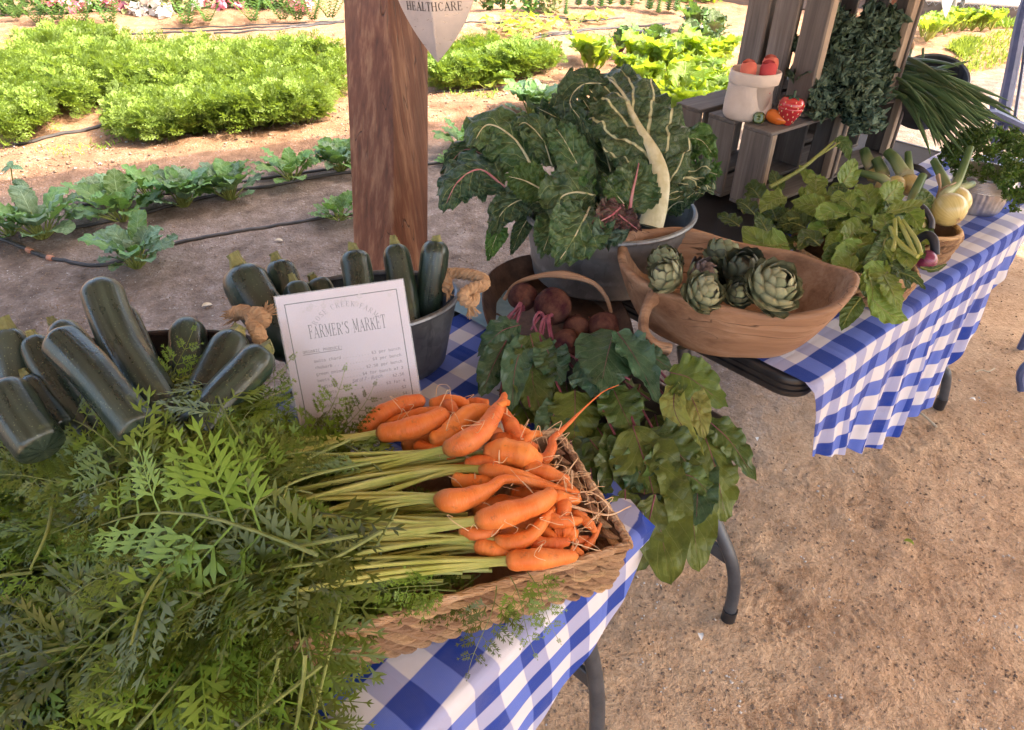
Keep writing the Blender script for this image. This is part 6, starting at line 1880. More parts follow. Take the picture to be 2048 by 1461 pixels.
# faint printed blossoms over the heading
mb = MB()
for i in range(16):
    x = rnd.uniform(0.10, 0.9) * SW; y = SHh - rnd.uniform(0.75, 2.0) * uy
    if abs(x - SW * 0.5) < SW * 0.28 and y < SHh - 1.25 * uy: continue
    r = rnd.uniform(0.0014, 0.0034)
    for k in range(5):
        a = k * 1.2566 + i; cx, cy = x + math.cos(a) * r, y + math.sin(a) * r
        mb.face([mb.vert(sp(cx + math.cos(q) * r * 0.6, cy + math.sin(q) * r * 0.6, kz)) for q in np.linspace(0, 5.2, 6)])
    a = rnd.uniform(0, 6.3); mb.face([mb.vert(sp(x + dx, y + dy, kz)) for dx, dy in ((0, 0), (math.cos(a) * 0.012, math.sin(a) * 0.012), (math.cos(a) * 0.012 + 0.0005, math.sin(a) * 0.012 + 0.0005), (0.0005, 0.0005))])
mb.build("printed_blossoms", MAT['ink_faint'], PAPER, smooth=False)

# ------------------------------------------------------------------ rusty scoop for the beets
zs = Z1 + 0.010
path = [PZ(1010, 690, zs), PZ(990, 640, zs), PZ(1003, 590, zs), PZ(1060, 562, zs), PZ(1130, 566, zs), PZ(1185, 600, zs), PZ(1228, 640, zs), PZ(1250, 690, zs)]
hts = [0.012, 0.045, 0.055, 0.056, 0.054, 0.042, 0.022, 0.006]
SC = thing("metal_scoop", "rusty brown metal scoop with an arched handle holding the beets", "scoop", (path[0] + path[4]) / 2)
n = 40; pp = spline(path, n); hh_ = interp([i / 7 for i in range(8)], hts, n)
cen = sum((p for p in path), Vector()) / len(path)
P = np.zeros((10, n, 3))
for j in range(n):
    out = (pp[j] - cen); out.z = 0; out.normalize()
    for i in range(5):
        f = i / 4
        P[i, j] = tuple(pp[j] + out * (0.030 * f) + UP * (hh_[j] * f))
        P[9 - i, j] = tuple(pp[j] + out * (0.030 * f - 0.003) + UP * (hh_[j] * f + 0.0008))
mb = MB(); mb.grid(P); mb.build("wall", MAT['rust'], SC)
mb = MB(); ids = [mb.vert(p + UP * 0.001) for p in pp]; mb.face(ids); mb.build("bottom", MAT['rust'], SC, smooth=False)
mb = MB(); mb.tube(spline([PD(1008, 600, 1.56), PD(1030, 570, 1.55), PD(1075, 553, 1.54), PD(1130, 550, 1.54), PD(1185, 566, 1.54), PD(1212, 595, 1.55), PD(1222, 625, 1.57)], 36), interp([0, .35, .5, .65, 1], [0.004, 0.005, 0.009, 0.005, 0.004], 36), 8)
mb.build("handle", MAT['bowl_wood'], SC)

# ------------------------------------------------------------------ blue iron bench at the right edge
bb_ = PZ(2000, 300, 0.0)
t = thing("iron_bench", "blue painted wrought-iron bench half out of frame behind the parsley", "bench", bb_)
D = 3.15
def bar(pix, r, name, sx=1.0, d=D):
    pts = spline([PD(x, y, d + (q[0] if q else 0)) for x, y, *q in pix], 24)
    mb = MB(); mb.tube(pts, r, 8, sx=sx); mb.build(name, MAT['iron_blue'], t)
bar([(2062, -20, 0.1), (2044, 40, 0.08), (2024, 140, 0.04), (2004, 240, 0.0), (1996, 300, 0.0)], 0.026, "back_post", 1.0)
bar([(1974, 228), (1990, 230), (2020, 244), (2060, 262), (2120, 285)], 0.020, "arm_rail", 1.4, D - 0.1)
bar([(2004, 240), (1996, 262), (1990, 285), (2000, 300), (1986, 310)], 0.016, "front_scroll", 1.0, D - 0.05)
bar([(2012, 248), (2012, 258), (2004, 262), (2001, 254)], 0.009, "curl", 1.0, D - 0.1)
bar([(1975, 196), (1984, 205), (1986, 222), (1980, 236)], 0.012, "arm_curl", 1.0, D - 0.08)
for (a, b) in (((2010, 275), (2050, 255)), ((2012, 278), (2070, 290)), ((2030, 268), (2048, 280))):
    bar([(a[0], a[1]), ((a[0] + b[0]) / 2, (a[1] + b[1]) / 2 - 3), (b[0], b[1])], 0.010, "scroll", 1.0, D)
for k in range(5):
    bar([(2060 + k * 22, 10 + k * 4, 0.1), (2046 + k * 22, 130, 0.06), (2030 + k * 22, 235, 0.02)], 0.008, "back_spindle")
fp = PD(1996, 300, D); mb = MB(); mb.tube([fp, Vector((fp.x, fp.y - 0.02, 0.45)), Vector((fp.x, fp.y, 0.0))], 0.018, 8); mb.build("leg", MAT['iron_blue'], t)
sd = (PD(2120, 285, D) - PD(1974, 228, D)); sd.z = 0; sd.normalize()
for k in range(5):
    c = Vector((fp.x, fp.y, 0.46)) + sd * 0.55 + Vector((-sd.y, sd.x, 0)) * (k * 0.075 - 0.1)
    mb = MB(); mb.box(c, sd * 0.55, Vector((-sd.y, sd.x, 0)) * 0.028, (0, 0, 0.009), 0.003); mb.build("seat_slat", MAT['iron_blue'], t)
q = fp + sd * 1.1; mb = MB(); mb.tube([Vector((q.x, q.y, 0.46)), Vector((q.x, q.y, 0))], 0.018, 8); mb.build("leg", MAT['iron_blue'], t)
# leg of another chair, right edge
f = PZ(2042, 782, 0)
t = thing("iron_chair", "dark blue chair leg just inside the right edge of the picture", "chair", f)
mb = MB(); mb.tube(spline([f + UP * 0.003, PD(2048, 735, depth_of(f) - 0.04), f + Vector((0.09, 0.03, 0.25)), f + Vector((0.13, 0.06, 0.45))], 16), 0.014, 8); mb.build("leg", MAT['iron_blue'], t)
mb = MB(); c = f + Vector((0.36, 0.10, 0.455)); mb.box(c, (0.23, 0, 0), (0, 0.22, 0), (0, 0, 0.012), 0.008); mb.build("seat", MAT['iron_blue'], t)
for dx, dy in ((0.46, 0.0), (0.46, 0.28), (0.12, 0.28)):
    mb = MB(); p = f + Vector((dx + 0.03, dy, 0)); mb.tube([p, p + UP * 0.45], 0.014, 8); mb.build("leg", MAT['iron_blue'], t)
# ------------------------------------------------------------------ courgettes
def zucchini(label, pix, r0, mat, stem=None, group=None, fat=1.0, taper=0.9, lump=0.0):
    """fruit along sight points (px, py, depth); r0 half width in photograph pixels at its first point; stem 'top' or None"""
    pts = [PD(*p) for p in pix]
    if group == GT: pts.append(pts[-1] + (pts[-1] - pts[-2]) * 0.30)
    rr = r0 * (0.86 if mat is MAT['marrow'] else 0.93) * pix[0][2] / FPX
    n = 30
    q = spline(pts, n)
    prof = []
    for i in range(n):
        f = i / (n - 1)
        capf = math.sqrt(max(0, 1 - max(0, 1 - f / 0.085) ** 2)) if stem is None else 0.42 + 0.58 * math.sqrt(max(0, 1 - max(0, 1 - f / 0.12) ** 2))
        prof.append(rr * capf * (taper + (1 - taper) * 0 + (fat - taper) * math.sin(math.pi * min(1, f * 0.9 + 0.1)) ) * (1 + lump * math.sin(f * 9 + r0)))
    t = thing("courgette", label, "courgette", q[n // 2], group)
    mb = MB()
    # dense points at the round end
    T, Sd, Nn = frames(q)
    ns = 24
    P = np.zeros((n + 2, ns, 3)); U = np.zeros((n + 2, ns, 2))
    tt = [0.0, 0.012, 0.03] + list(np.linspace(0.06, 1, n - 1))
    qq = [spline_at(pts, t_) for t_ in tt]
    T, Sd, Nn = frames(qq)
    Lz = sum((pts[i + 1] - pts[i]).length for i in range(len(pts) - 1))
    c1 = 1.05 * rr / Lz
    tt = [c1 * x for x in (0.0, 0.01, 0.04, 0.10, 0.2, 0.32, 0.46, 0.62, 0.8)] + list(np.linspace(c1, 1 - c1, n - 15)) + [1 - c1 * x for x in (0.7, 0.45, 0.25, 0.1, 0.03, 0.0)]
    qq = [spline_at(pts, t_) for t_ in tt]
    T, Sd, Nn = frames(qq)
    P = np.zeros((len(tt), ns, 3)); U = np.zeros((len(tt), ns, 2))
    for i, t_ in enumerate(tt):
        hemi = math.sqrt(max(0.0, 1 - (1 - min(1, t_ / c1)) ** 2))
        cf = hemi if stem is None else 0.30 + 0.70 * hemi
        cf *= math.sqrt(max(0.0004, 1 - (1 - min(1, (1 - t_) / c1)) ** 2))
        r = rr * cf * (taper + (fat - taper) * math.sin(math.pi * min(1, t_ * 0.8 + 0.2)) ** 1.0) * (1 + lump * math.sin(t_ * 9 + r0))
        for j in range(ns):
            a = 2 * math.pi * j / ns
            rib = 1 + 0.022 * math.cos(a * 5 + r0)
            P[i, j] = tuple(qq[i] + (Sd[i] * math.cos(a) + Nn[i] * math.sin(a)) * r * rib)
            U[i, j] = (j / ns, t_)
    b = mb.grid(P, U, 0, cu=True)
    mb.face([b + j for j in range(ns)][::-1])
    mb.build("fruit", mat, t)
    if stem:
        d = (qq[0] - qq[2]).normalized(); L = stem * pix[0][2] / FPX
        p = [qq[0] - d * 0.004, qq[0] + d * L * 0.3, qq[0] + d * L * 0.75 + rdir() * L * 0.06, qq[0] + d * L + rdir() * L * 0.1]
        mb = MB(); T2, S2, N2 = frames(p)
        P = np.zeros((4, 20, 3))
        for i, (k, st) in enumerate(((0.46, 0.16), (0.36, 0.14), (0.27, 0.2), (0.29, 0.2))):
            for j in range(20):
                a = 2 * math.pi * j / 20; r = rr * k * (1 + st * math.cos(5 * a))
                P[i, j] = tuple(p[i] + (S2[i] * math.cos(a) + N2[i] * math.sin(a)) * r)
        b = mb.grid(P, None, 0, cu=True); mb.face([b + 60 + j for j in range(20)])
        mb.build("stem", MAT['zuke_stem'], t)
    return t
def spline_at(ps, t):
    ps = [Vector(p) for p in ps]
    e = [ps[0] * 2 - ps[1]] + ps + [ps[-1] * 2 - ps[-2]]
    m = len(ps) - 1; x = t * m; k = min(int(x), m - 1); x -= k
    a, b, c, d = e[k], e[k + 1], e[k + 2], e[k + 3]
    return 0.5 * ((2 * b) + (c - a) * x + (2 * a - 5 * b + 4 * c - d) * x * x + (3 * b - a - 3 * c + d) * x ** 3)
GT, GB = "big courgettes in the brown tub", "courgettes in the galvanised bucket"
M_, Zk = MAT['marrow'], MAT['zuke']
zucchini("slim courgette mostly hidden behind the tallest one in the tub", [(245, 610, 1.27), (285, 700, 1.26), (312, 765, 1.24), (330, 830, 1.22)], 26, M_, None, GT)
zucchini("tallest courgette in the tub with a smooth rounded end up", [(196, 558, 1.20), (215, 620, 1.19), (245, 690, 1.17), (285, 755, 1.14), (335, 835, 1.11)], 47, M_, None, GT, 1.0, 0.98)
zucchini("short courgette with a thick cut stem behind the scarred one", [(113, 652, 1.19), (150, 690, 1.18), (200, 760, 1.16), (240, 830, 1.14)], 36, M_, 20, GT)
zucchini("courgette with a thick stem at the far left edge of the tub", [(14, 660, 1.14), (30, 720, 1.14), (45, 790, 1.13), (60, 850, 1.12)], 43, M_, 26, GT)
zucchini("smooth dark courgette left beside the scarred one", [(66, 676, 1.13), (90, 730, 1.12), (135, 795, 1.10), (180, 860, 1.08)], 34, M_, 16, GT, 1.05, 0.98)
zucchini("pale scarred courgette with blistered skin in the middle of the tub", [(110, 672, 1.08), (140, 700, 1.07), (185, 745, 1.05), (225, 795, 1.03), (270, 850, 1.01)], 44, M_, None, GT, 1.08, 1.0, 0.02)
zucchini("small courgette with a pale stem end low at the tub's left", [(55, 757, 1.10), (85, 800, 1.09), (120, 850, 1.07)], 36, M_, 22, GT)
zucchini("blunt rounded courgette end at the lower left edge of the picture", [(0, 770, 1.02), (20, 800, 1.01), (50, 850, 0.99), (80, 890, 0.98)], 52, M_, None, GT, 1.05, 1.0)
zucchini("upright rounded courgette standing alone at the tub's right", [(374, 635, 1.22), (376, 690, 1.21), (380, 750, 1.19), (384, 820, 1.17)], 39, Zk, None, GT, 1.0, 0.97)
zucchini("courgette with a short stem leaning right in the tub", [(474, 668, 1.20), (450, 715, 1.18), (420, 775, 1.15), (395, 830, 1.12)], 44, Zk, 18, GT, 1.0, 0.95)
zucchini("courgette lying outermost to the right over the tub's rim", [(534, 700, 1.14), (500, 738, 1.13), (450, 790, 1.10), (400, 850, 1.07)], 41, Zk, 14, GT, 1.02, 0.98)
zucchini("stout courgette with a scratch leaning left out of the bucket", [(478, 535, 1.345), (505, 590, 1.345), (545, 650, 1.345), (590, 720, 1.345)], 44, Zk, 30, GB, 1.12, 0.95)
zucchini("courgette standing second from the left in the bucket", [(553, 523, 1.405), (570, 570, 1.405), (585, 630, 1.395), (600, 700, 1.385)], 31, Zk, 17, GB, 1.12, 0.95)
zucchini("smallest courgette with a thick stem just above the price list's left corner", [(588, 568, 1.345), (600, 600, 1.335), (620, 650, 1.335)], 26, Zk, 20, GB, 1.1, 0.95)
zucchini("small round-looking courgette beside the smallest one behind the price list", [(628, 560, 1.405), (645, 590, 1.405), (665, 640, 1.395)], 27, Zk, 14, GB, 1.1, 0.95)
zucchini("yellow-flecked courgette in the bucket left of the timber post's middle", [(706, 502, 1.405), (715, 545, 1.405), (722, 600, 1.395), (730, 680, 1.385)], 30, Zk, 17, GB, 1.08, 0.95)
zucchini("tall courgette in the bucket right before the timber post", [(789, 490, 1.425), (800, 550, 1.425), (810, 610, 1.415), (820, 690, 1.405)], 28, Zk, 17, GB, 1.08, 0.95)
zucchini("tallest smooth courgette leaning right in the bucket", [(872, 482, 1.42), (866, 540, 1.435), (859, 600, 1.455), (854, 660, 1.475)], 28, Zk, 11, GB, 1.12, 0.97)

# ------------------------------------------------------------------ leaves placed along their midribs
def pts_d(pix): return [PD(*p) for p in pix]
def leaf_obj(parent, pix, hw_px, mats, nh=None, kind='ovate', n=22, nw=7, cup=0.12, fold=0.0, ruf=0.14, rufn=5, lump=0.22, lumpn=6, lobe=0.0, loben=8, stalk=0.0, stalk_mat=1, rib=0.0, name="leaf", seed=None, twist=0.0, pw=2.0, world_pts=None, curl=0.0, curln=4.0):
    P_ = world_pts if world_pts else pts_d(pix)
    seed = rnd.uniform(0, 20) if seed is None else seed
    q = spline(P_, n) if len(P_) > 2 else bez([P_[0], P_[0].lerp(P_[1], 0.5) + UP * 0.01, P_[1]], n)
    dmean = sum(depth_of(p) for p in P_) / len(P_)
    hw = hw_px * dmean / FPX
    if nh is None: nh = (-VIEW * 0.8 + UP * 0.6)
    mb = MB()
    i0 = int(stalk * (n - 1))
    sub = q[i0:]
    w = leafw(len(sub), hw, kind)
    blade(mb, sub, w, nh, nw, cup, fold, ruf, rufn, pw, lump, lumpn, seed, 0, lobe, loben, twist, curl, curln)
    if stalk or rib:
        r = rib if rib else hw * 0.06
        mb.tube(q[:max(3, int(n * (0.92 if rib else 0.5)))], interp([0, 0.5, 1], [r, r * 0.6, r * 0.2], max(3, int(n * (0.92 if rib else 0.5)))), 6, m=stalk_mat)
    return mb.build(name, mats, parent, smooth='all')

# chard: every leaf standing in the tub is a thing of its own
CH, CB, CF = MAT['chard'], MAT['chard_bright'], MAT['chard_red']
RC, RP = MAT['rib_cream'], MAT['rib_pink']
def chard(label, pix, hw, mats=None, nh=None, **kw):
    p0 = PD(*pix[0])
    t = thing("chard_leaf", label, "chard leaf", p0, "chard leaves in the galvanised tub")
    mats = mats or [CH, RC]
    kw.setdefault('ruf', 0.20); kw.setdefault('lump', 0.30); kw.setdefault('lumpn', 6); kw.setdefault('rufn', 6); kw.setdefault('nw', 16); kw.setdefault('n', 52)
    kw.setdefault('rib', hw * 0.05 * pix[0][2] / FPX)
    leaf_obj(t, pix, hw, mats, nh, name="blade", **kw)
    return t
NV = -VIEW
cx_, cy_ = 1250, 430
# dark filling leaves behind
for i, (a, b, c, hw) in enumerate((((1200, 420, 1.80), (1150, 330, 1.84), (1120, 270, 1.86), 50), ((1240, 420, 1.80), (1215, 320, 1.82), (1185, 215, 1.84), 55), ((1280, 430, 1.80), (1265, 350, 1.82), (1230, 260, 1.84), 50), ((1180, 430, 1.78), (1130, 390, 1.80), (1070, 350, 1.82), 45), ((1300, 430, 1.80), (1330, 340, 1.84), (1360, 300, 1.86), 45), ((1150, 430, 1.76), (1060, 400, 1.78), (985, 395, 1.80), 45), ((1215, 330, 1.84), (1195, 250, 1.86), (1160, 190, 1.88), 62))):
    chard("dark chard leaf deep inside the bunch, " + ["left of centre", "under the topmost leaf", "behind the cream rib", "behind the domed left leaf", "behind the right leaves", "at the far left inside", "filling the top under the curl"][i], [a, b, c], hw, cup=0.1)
# the big leaf with the cream rib
t = thing("chard_leaf", "largest chard leaf with a broad cream rib facing the camera", "chard leaf", PD(1300, 440, 1.66), "chard leaves in the galvanised tub")
mr = pts_d([(1300, 455, 1.655), (1312, 410, 1.655), (1319, 355, 1.665), (1306, 305, 1.68), (1282, 262, 1.70), (1262, 222, 1.72), (1244, 185, 1.75), (1216, 158, 1.79), (1180, 160, 1.85)])
q = spline(mr, 44)
qf = spline(mr, 90)
hwp = interp([0, .18, .24, .36, .5, .66, .8, .92, 1], [2, 4, 48, 82, 92, 84, 66, 40, 4], 44)
mb = MB(); blade(mb, qf[18:], [w * 1.69 / FPX for w in interp([0, .18, .24, .36, .5, .66, .8, .92, 1], [2, 4, 48, 82, 92, 84, 66, 40, 4], 90)[18:]], NV + UP * 0.25, 26, -0.10, 0.06, 0.13, 7, 2, 0.26, 7, 4.2, 0)
mb.build("blade", [MAT['chard_big'], RC], t, smooth='all')
T_, S_d, N_n = frames(q, NV + UP * 0.25)
mb = MB()
off = [N_n[i] * float(np.interp(i / 43, [0, .3, .7, 1], [0.006, 0.005, 0.001, -0.002])) for i in range(44)]
rr_ = [w * 1.67 / FPX for w in interp([0, .12, .25, .40, .55, .7, .85, 1], [25, 23, 19, 12, 6, 3.5, 2, 0.8], 44)]
mb.tube([p + o for p, o in zip(q, off)], [r * 0.42 for r in rr_], 14, sx=2.4, nh=NV + UP * 0.25)
mb.build("rib", RC, t)
chard("right chard leaf with branching cream veins below the crates", [(1318, 405, 1.66), (1350, 362, 1.68), (1395, 360, 1.70), (1428, 385, 1.70)], 54, [MAT['chard_big'], RC], nh=NV + UP * .5, ruf=.25)
chard("bright green chard leaf behind, touching the crate's left end", [(1335, 340, 1.74), (1365, 288, 1.76), (1400, 280, 1.77), (1432, 318, 1.74)], 42, [CB, RC], nh=NV + UP * .5, ruf=.28)
chard("frilly small chard leaf at the far right of the bunch", [(1380, 350, 1.72), (1415, 345, 1.71), (1442, 352, 1.70)], 32, [CB, RC], ruf=.34, rufn=8)
chard("dark chard leaf low inside the tub's right half", [(1330, 425, 1.70), (1355, 405, 1.69), (1388, 405, 1.69)], 28, [CH, RC])
chard("topmost chard leaf curling forward over itself", [(1215, 168, 1.79), (1165, 170, 1.76), (1140, 205, 1.73), (1165, 245, 1.72), (1190, 300, 1.71)], 34, nh=NV * .6 - UP * .2 + Vector((-.5, 0, 0)), ruf=.3, cup=.4)
chard("crumpled dark chard leaf top left beside the topmost one", [(1160, 275, 1.80), (1120, 240, 1.81), (1066, 212, 1.80)], 40, ruf=.42, rufn=9, cup=.4)
chard("chard leaf with a pale yellow midrib left of the biggest leaf", [(1180, 380, 1.69), (1150, 320, 1.70), (1120, 268, 1.71), (1098, 250, 1.74)], 38, [MAT['chard_mid'], RC], nh=NV + UP * .2)
chard("crinkled chard leaf lit yellow on its folds at upper left", [(1105, 335, 1.72), (1085, 280, 1.72), (1050, 246, 1.73), (1028, 262, 1.72)], 36, [MAT['chard_mid'], RC], nh=NV + UP * .5, ruf=.25, lump=.5)
chard("large domed dark chard leaf at the left", [(1070, 345, 1.72), (1030, 280, 1.72), (975, 250, 1.72), (940, 300, 1.68)], 66, [MAT['chard_mid'], RC], nh=NV * .8 + UP * .7, ruf=.16, cup=-.25)
chard("drooping chard leaf with a dark red-veined underside at far left", [(1010, 375, 1.70), (960, 340, 1.69), (915, 365, 1.67), (885, 425, 1.65)], 56, [CH, RP], nh=NV * .8 + UP * .5, cup=-.3, ruf=.2)
chard("narrow chard leaf behind the drooping one at far left", [(985, 320, 1.76), (930, 300, 1.76), (882, 352, 1.74)], 30, [CH, RP], nh=NV + UP * .6)
chard("bright lime-edged chard leaf pointing left in the middle", [(1092, 384, 1.655), (1050, 362, 1.645), (1010, 352, 1.65)], 42, [CB, RC], nh=NV + UP * .15, ruf=.12, lump=.16)
chard("mid-green crinkled chard leaf in front of the lime-edged one", [(1186, 400, 1.645), (1150, 375, 1.63), (1105, 345, 1.64)], 40, [CB, RC], nh=NV + UP * .1, ruf=.2)
chard("mid-green chard leaf hanging forward over the middle", [(1190, 392, 1.64), (1150, 385, 1.62), (1120, 400, 1.61), (1130, 450, 1.60)], 58, [MAT['chard_mid'], RC], nh=NV + UP * .3)
chard("broad dark chard leaf hanging over the tub's front", [(1180, 415, 1.62), (1165, 445, 1.565), (1140, 490, 1.54), (1112, 530, 1.53)], 62, [MAT['chard_mid'], RC], nh=NV + UP * .3, ruf=.16)
chard("dark chard leaf hanging over the tub's left front", [(1110, 425, 1.63), (1098, 470, 1.58), (1082, 515, 1.565)], 34, [MAT['chard_mid'], RC], nh=NV + UP * .2, ruf=.2)
chard("dark folded chard leaf under the left middle", [(1095, 410, 1.68), (1045, 400, 1.66), (1005, 425, 1.64), (982, 475, 1.63)], 38, nh=NV + UP * .5, ruf=.25)
chard("bright green leaf tip hanging lowest at the left", [(1005, 450, 1.655), (992, 475, 1.645), (975, 522, 1.64)], 22, [CB, RC], nh=NV, ruf=.2)
chard("dark narrow leaf tip hanging beside the bright one", [(1060, 430, 1.66), (1040, 465, 1.65), (1022, 510, 1.645)], 18, nh=NV, ruf=.2)
chard("chard leaf with an upright red midrib before the cream rib", [(1258, 428, 1.63), (1264, 390, 1.625), (1272, 355, 1.63), (1280, 315, 1.65)], 56, [MAT['chard_mid'], RP], nh=NV + UP * .1, ruf=.14, rib=.005)
chard("lime-coloured half leaf left of the red midrib", [(1248, 408, 1.625), (1225, 380, 1.62), (1205, 352, 1.63)], 22, [CB, RC], nh=NV + UP * .3)
chard("bronze crinkled chard leaf with a pink rib at the tub's rim", [(1246, 412, 1.60), (1222, 432, 1.575), (1185, 450, 1.56)], 36, [CF, RP], nh=NV + UP * .3, rib=.004, lump=.4)
chard("bronze chard leaf end lying right over the tub's rim", [(1225, 420, 1.60), (1250, 440, 1.57), (1282, 464, 1.555)], 26, [CF, RP], nh=NV + UP * .3, rib=.003, lump=.4)
chard("frilly dark leaf under the bronze leaf", [(1240, 440, 1.60), (1215, 470, 1.56), (1200, 492, 1.55)], 34, [MAT['kale'], RC], ruf=.5, rufn=9)

# ------------------------------------------------------------------ artichokes
def bract_mesh(seed, wide=0.5):
    mb = MB(); n = 8
    pts = bez([Vector((0, 0, 0)), Vector((0.5, 0, 0.16)), Vector((0.85, 0, 0.24)), Vector((1.0, 0, 0.20))], n)
    w = [wide * k for k in (0.62, 0.85, 0.98, 1.0, 0.92, 0.72, 0.42, 0.04)]
    blade(mb, pts, w, UP, 3, -0.32, 0, 0.03, 2, 2, 0, seed=seed)
    blade(mb, [p - UP * 0.055 for p in pts], [x * .98 for x in w], UP, 3, -0.32, 0, 0, 2, 2, 0, seed=seed)
    o = mb.build("bract", MAT['bract'], smooth='all'); me = o.data; bpy.data.objects.remove(o); return me
BRM = {}
for k in ('bract', 'bract_dark', 'bract_purple', 'bract_pale'):
    BRM[k] = []
    for s in range(2):
        me = bract_mesh(s + 1); me.materials[0] = MAT[k]; BRM[k].append(me)
def artichoke(label, px, py, d, rpx, axis, kind, n=52, openness=0.3):
    c = PD(px, py, d); r = rpx * 0.91 * d / FPX
    t = thing("artichoke", label, "artichoke", c, "artichokes in the wooden bowl")
    ax = (CAM_R @ Vector(axis)).normalized(); e1 = ax.orthogonal().normalized(); e2 = ax.cross(e1)
    mb = MB(); P = []
    mb.lathe([(0, -0.7 * r), (0.5 * r, -0.55 * r), (0.78 * r, -0.1 * r), (0.7 * r, 0.35 * r), (0.35 * r, 0.7 * r), (0, 0.75 * r)], 18, c, e1, e2, az=ax); mb.build("heart", MAT['bract_dark'], t)
    for k in range(n):
        f = (k + 0.5) / n
        th = 0.10 + 2.05 * f ** 0.62
        a = k * 2.39996
        o = (e1 * math.cos(a) + e2 * math.sin(a))
        nr = ax * math.cos(th) + o * math.sin(th)
        tan = ax * math.sin(th) - o * math.cos(th)            # towards the tip
        L = r * (0.52 + 0.40 * math.sin(min(1, f * 1.25) * math.pi * 0.62)) * rnd.uniform(0.85, 1.12)
        lift = (0.06 + openness * (0.35 + 1.1 * f)) * rnd.uniform(0.6, 1.6)
        x = (tan + nr * lift + rdir() * 0.10).normalized()
        p = c + nr * r * (0.74 - 0.04 * f) - tan * L * 0.58
        kk = kind if rnd.random() < 0.85 else ('bract' if kind != 'bract' else 'bract_dark')
        link("bract", rnd.choice(BRM[kk]), t, matrix=mat4(p, x, nr, L, 1.0 * (0.9 + 0.2 * f), 1.0))
    return t
artichoke("big pale green artichoke at the front of the wooden bowl", 1546, 575, 1.385, 56, (0.30, 0.42, 0.86), 'bract_pale', 62, 0.30)
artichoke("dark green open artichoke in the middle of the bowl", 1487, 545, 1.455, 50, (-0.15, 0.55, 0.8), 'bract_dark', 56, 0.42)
artichoke("upright green artichoke at the back of the bowl", 1447, 513, 1.50, 40, (0.35, 0.85, 0.25), 'bract', 46, 0.22)
artichoke("small green artichoke at the back left of the bowl", 1330, 524, 1.475, 37, (0.10, 0.9, 0.45), 'bract', 44, 0.15)
artichoke("smooth pale artichoke lying at the bowl's left", 1332, 553, 1.425, 41, (-0.75, 0.35, 0.55), 'bract_pale', 34, 0.05)
artichoke("purplish artichoke showing its side in the middle left of the bowl", 1404, 553, 1.43, 37, (0.85, -0.05, 0.35), 'bract_purple', 46, 0.25)
artichoke("pale artichoke half hidden behind the bowl's front lip", 1408, 586, 1.385, 42, (0.55, 0.15, 0.75), 'bract_pale', 44, 0.2)
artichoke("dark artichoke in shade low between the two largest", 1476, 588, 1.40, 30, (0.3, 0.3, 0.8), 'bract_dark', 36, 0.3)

# ------------------------------------------------------------------ beets with their greens
BS, BRt = MAT['beet_stem'], MAT['beet_root']
def beet(label, px, py, d, rpx, stems, leaves, axis=(0, -0.6, 0.6)):
    c = PD(px, py, d); r = rpx * d / FPX
    t = thing("beet", label, "beet", c, "beets in the rusty scoop")
    ax = (CAM_R @ Vector(axis)).normalized(); e1 = ax.orthogonal().normalized(); e2 = ax.cross(e1)
    prof = []
    for i in range(16):
        a = math.pi * i / 15
        z = -math.cos(a); rr = math.sin(a) ** 0.85
        prof.append((rr * r * (1 + 0.05 * math.sin(i)), z * r * 0.98))
    prof[0] = (0.002, -r * 1.5); prof[1] = (0.10 * r, -1.08 * r)
    mb = MB(); mb.lathe(prof, 28, c, e1, e2, az=ax, wob=lambda a, i: 0.025 * math.sin(2 * a + i) + 0.015 * math.sin(5 * a - i)); mb.build("root", BRt, t)
    crown = c + ax * r * 0.93
    for s in stems:
        p = [crown + (e1 * rnd.uniform(-.3, .3) + e2 * rnd.uniform(-.3, .3)) * r] + pts_d(s)
        mb = MB(); mb.tube(spline(p, 18), interp([0, .15, 1], [0.0048, 0.0034, 0.0024], 18), 7); mb.build("leaf_stalk", BS, t)
    for args, kw in leaves:
        leaf_obj(t, *args, **kw)
    return t
BL = lambda *m: [MAT[m[0]], BS]
def L(pix, hw, mat='beet_leaf', **kw):
    kw.setdefault('ruf', 0.20); kw.setdefault('lump', 0.10); kw.setdefault('n', 30); kw.setdefault('nw', 9); kw.setdefault('kind', 'ovate'); kw.setdefault('rib', 0.0011); kw.setdefault('rufn', 4)
    return ((pix, hw, BL(mat)), kw)
def zz(px, py, z): return (px, py, depth_of(PZ(px, py, z)))
NB = NV * 0.9 + UP * 0.5
beet("beet with shadowed top at the scoop's left, leaves hanging straight down", 1046, 594, 1.535, 29,
     [[(1035, 625, 1.50), (1015, 655, 1.47)], [(1030, 620, 1.50), (1008, 650, 1.47)], [(1040, 625, 1.49), (1030, 660, 1.465)], [(1025, 625, 1.50), (1002, 650, 1.48)]],
     [L([(1040, 650, 1.47), (1000, 665, 1.45), (955, 712, 1.45)], 34, 'beet_blue', nh=NB, cup=-.3, ruf=.22),
      L([(1018, 672, 1.455), (985, 735, 1.42), (962, 795, 1.40)], 32, 'beet_blue', nh=NV, cup=-.15),
      L([(1050, 672, 1.455), (1030, 740, 1.40), (1024, 825, 1.365)], 31, 'beet_blue', nh=NV, cup=.2, ruf=.2)])
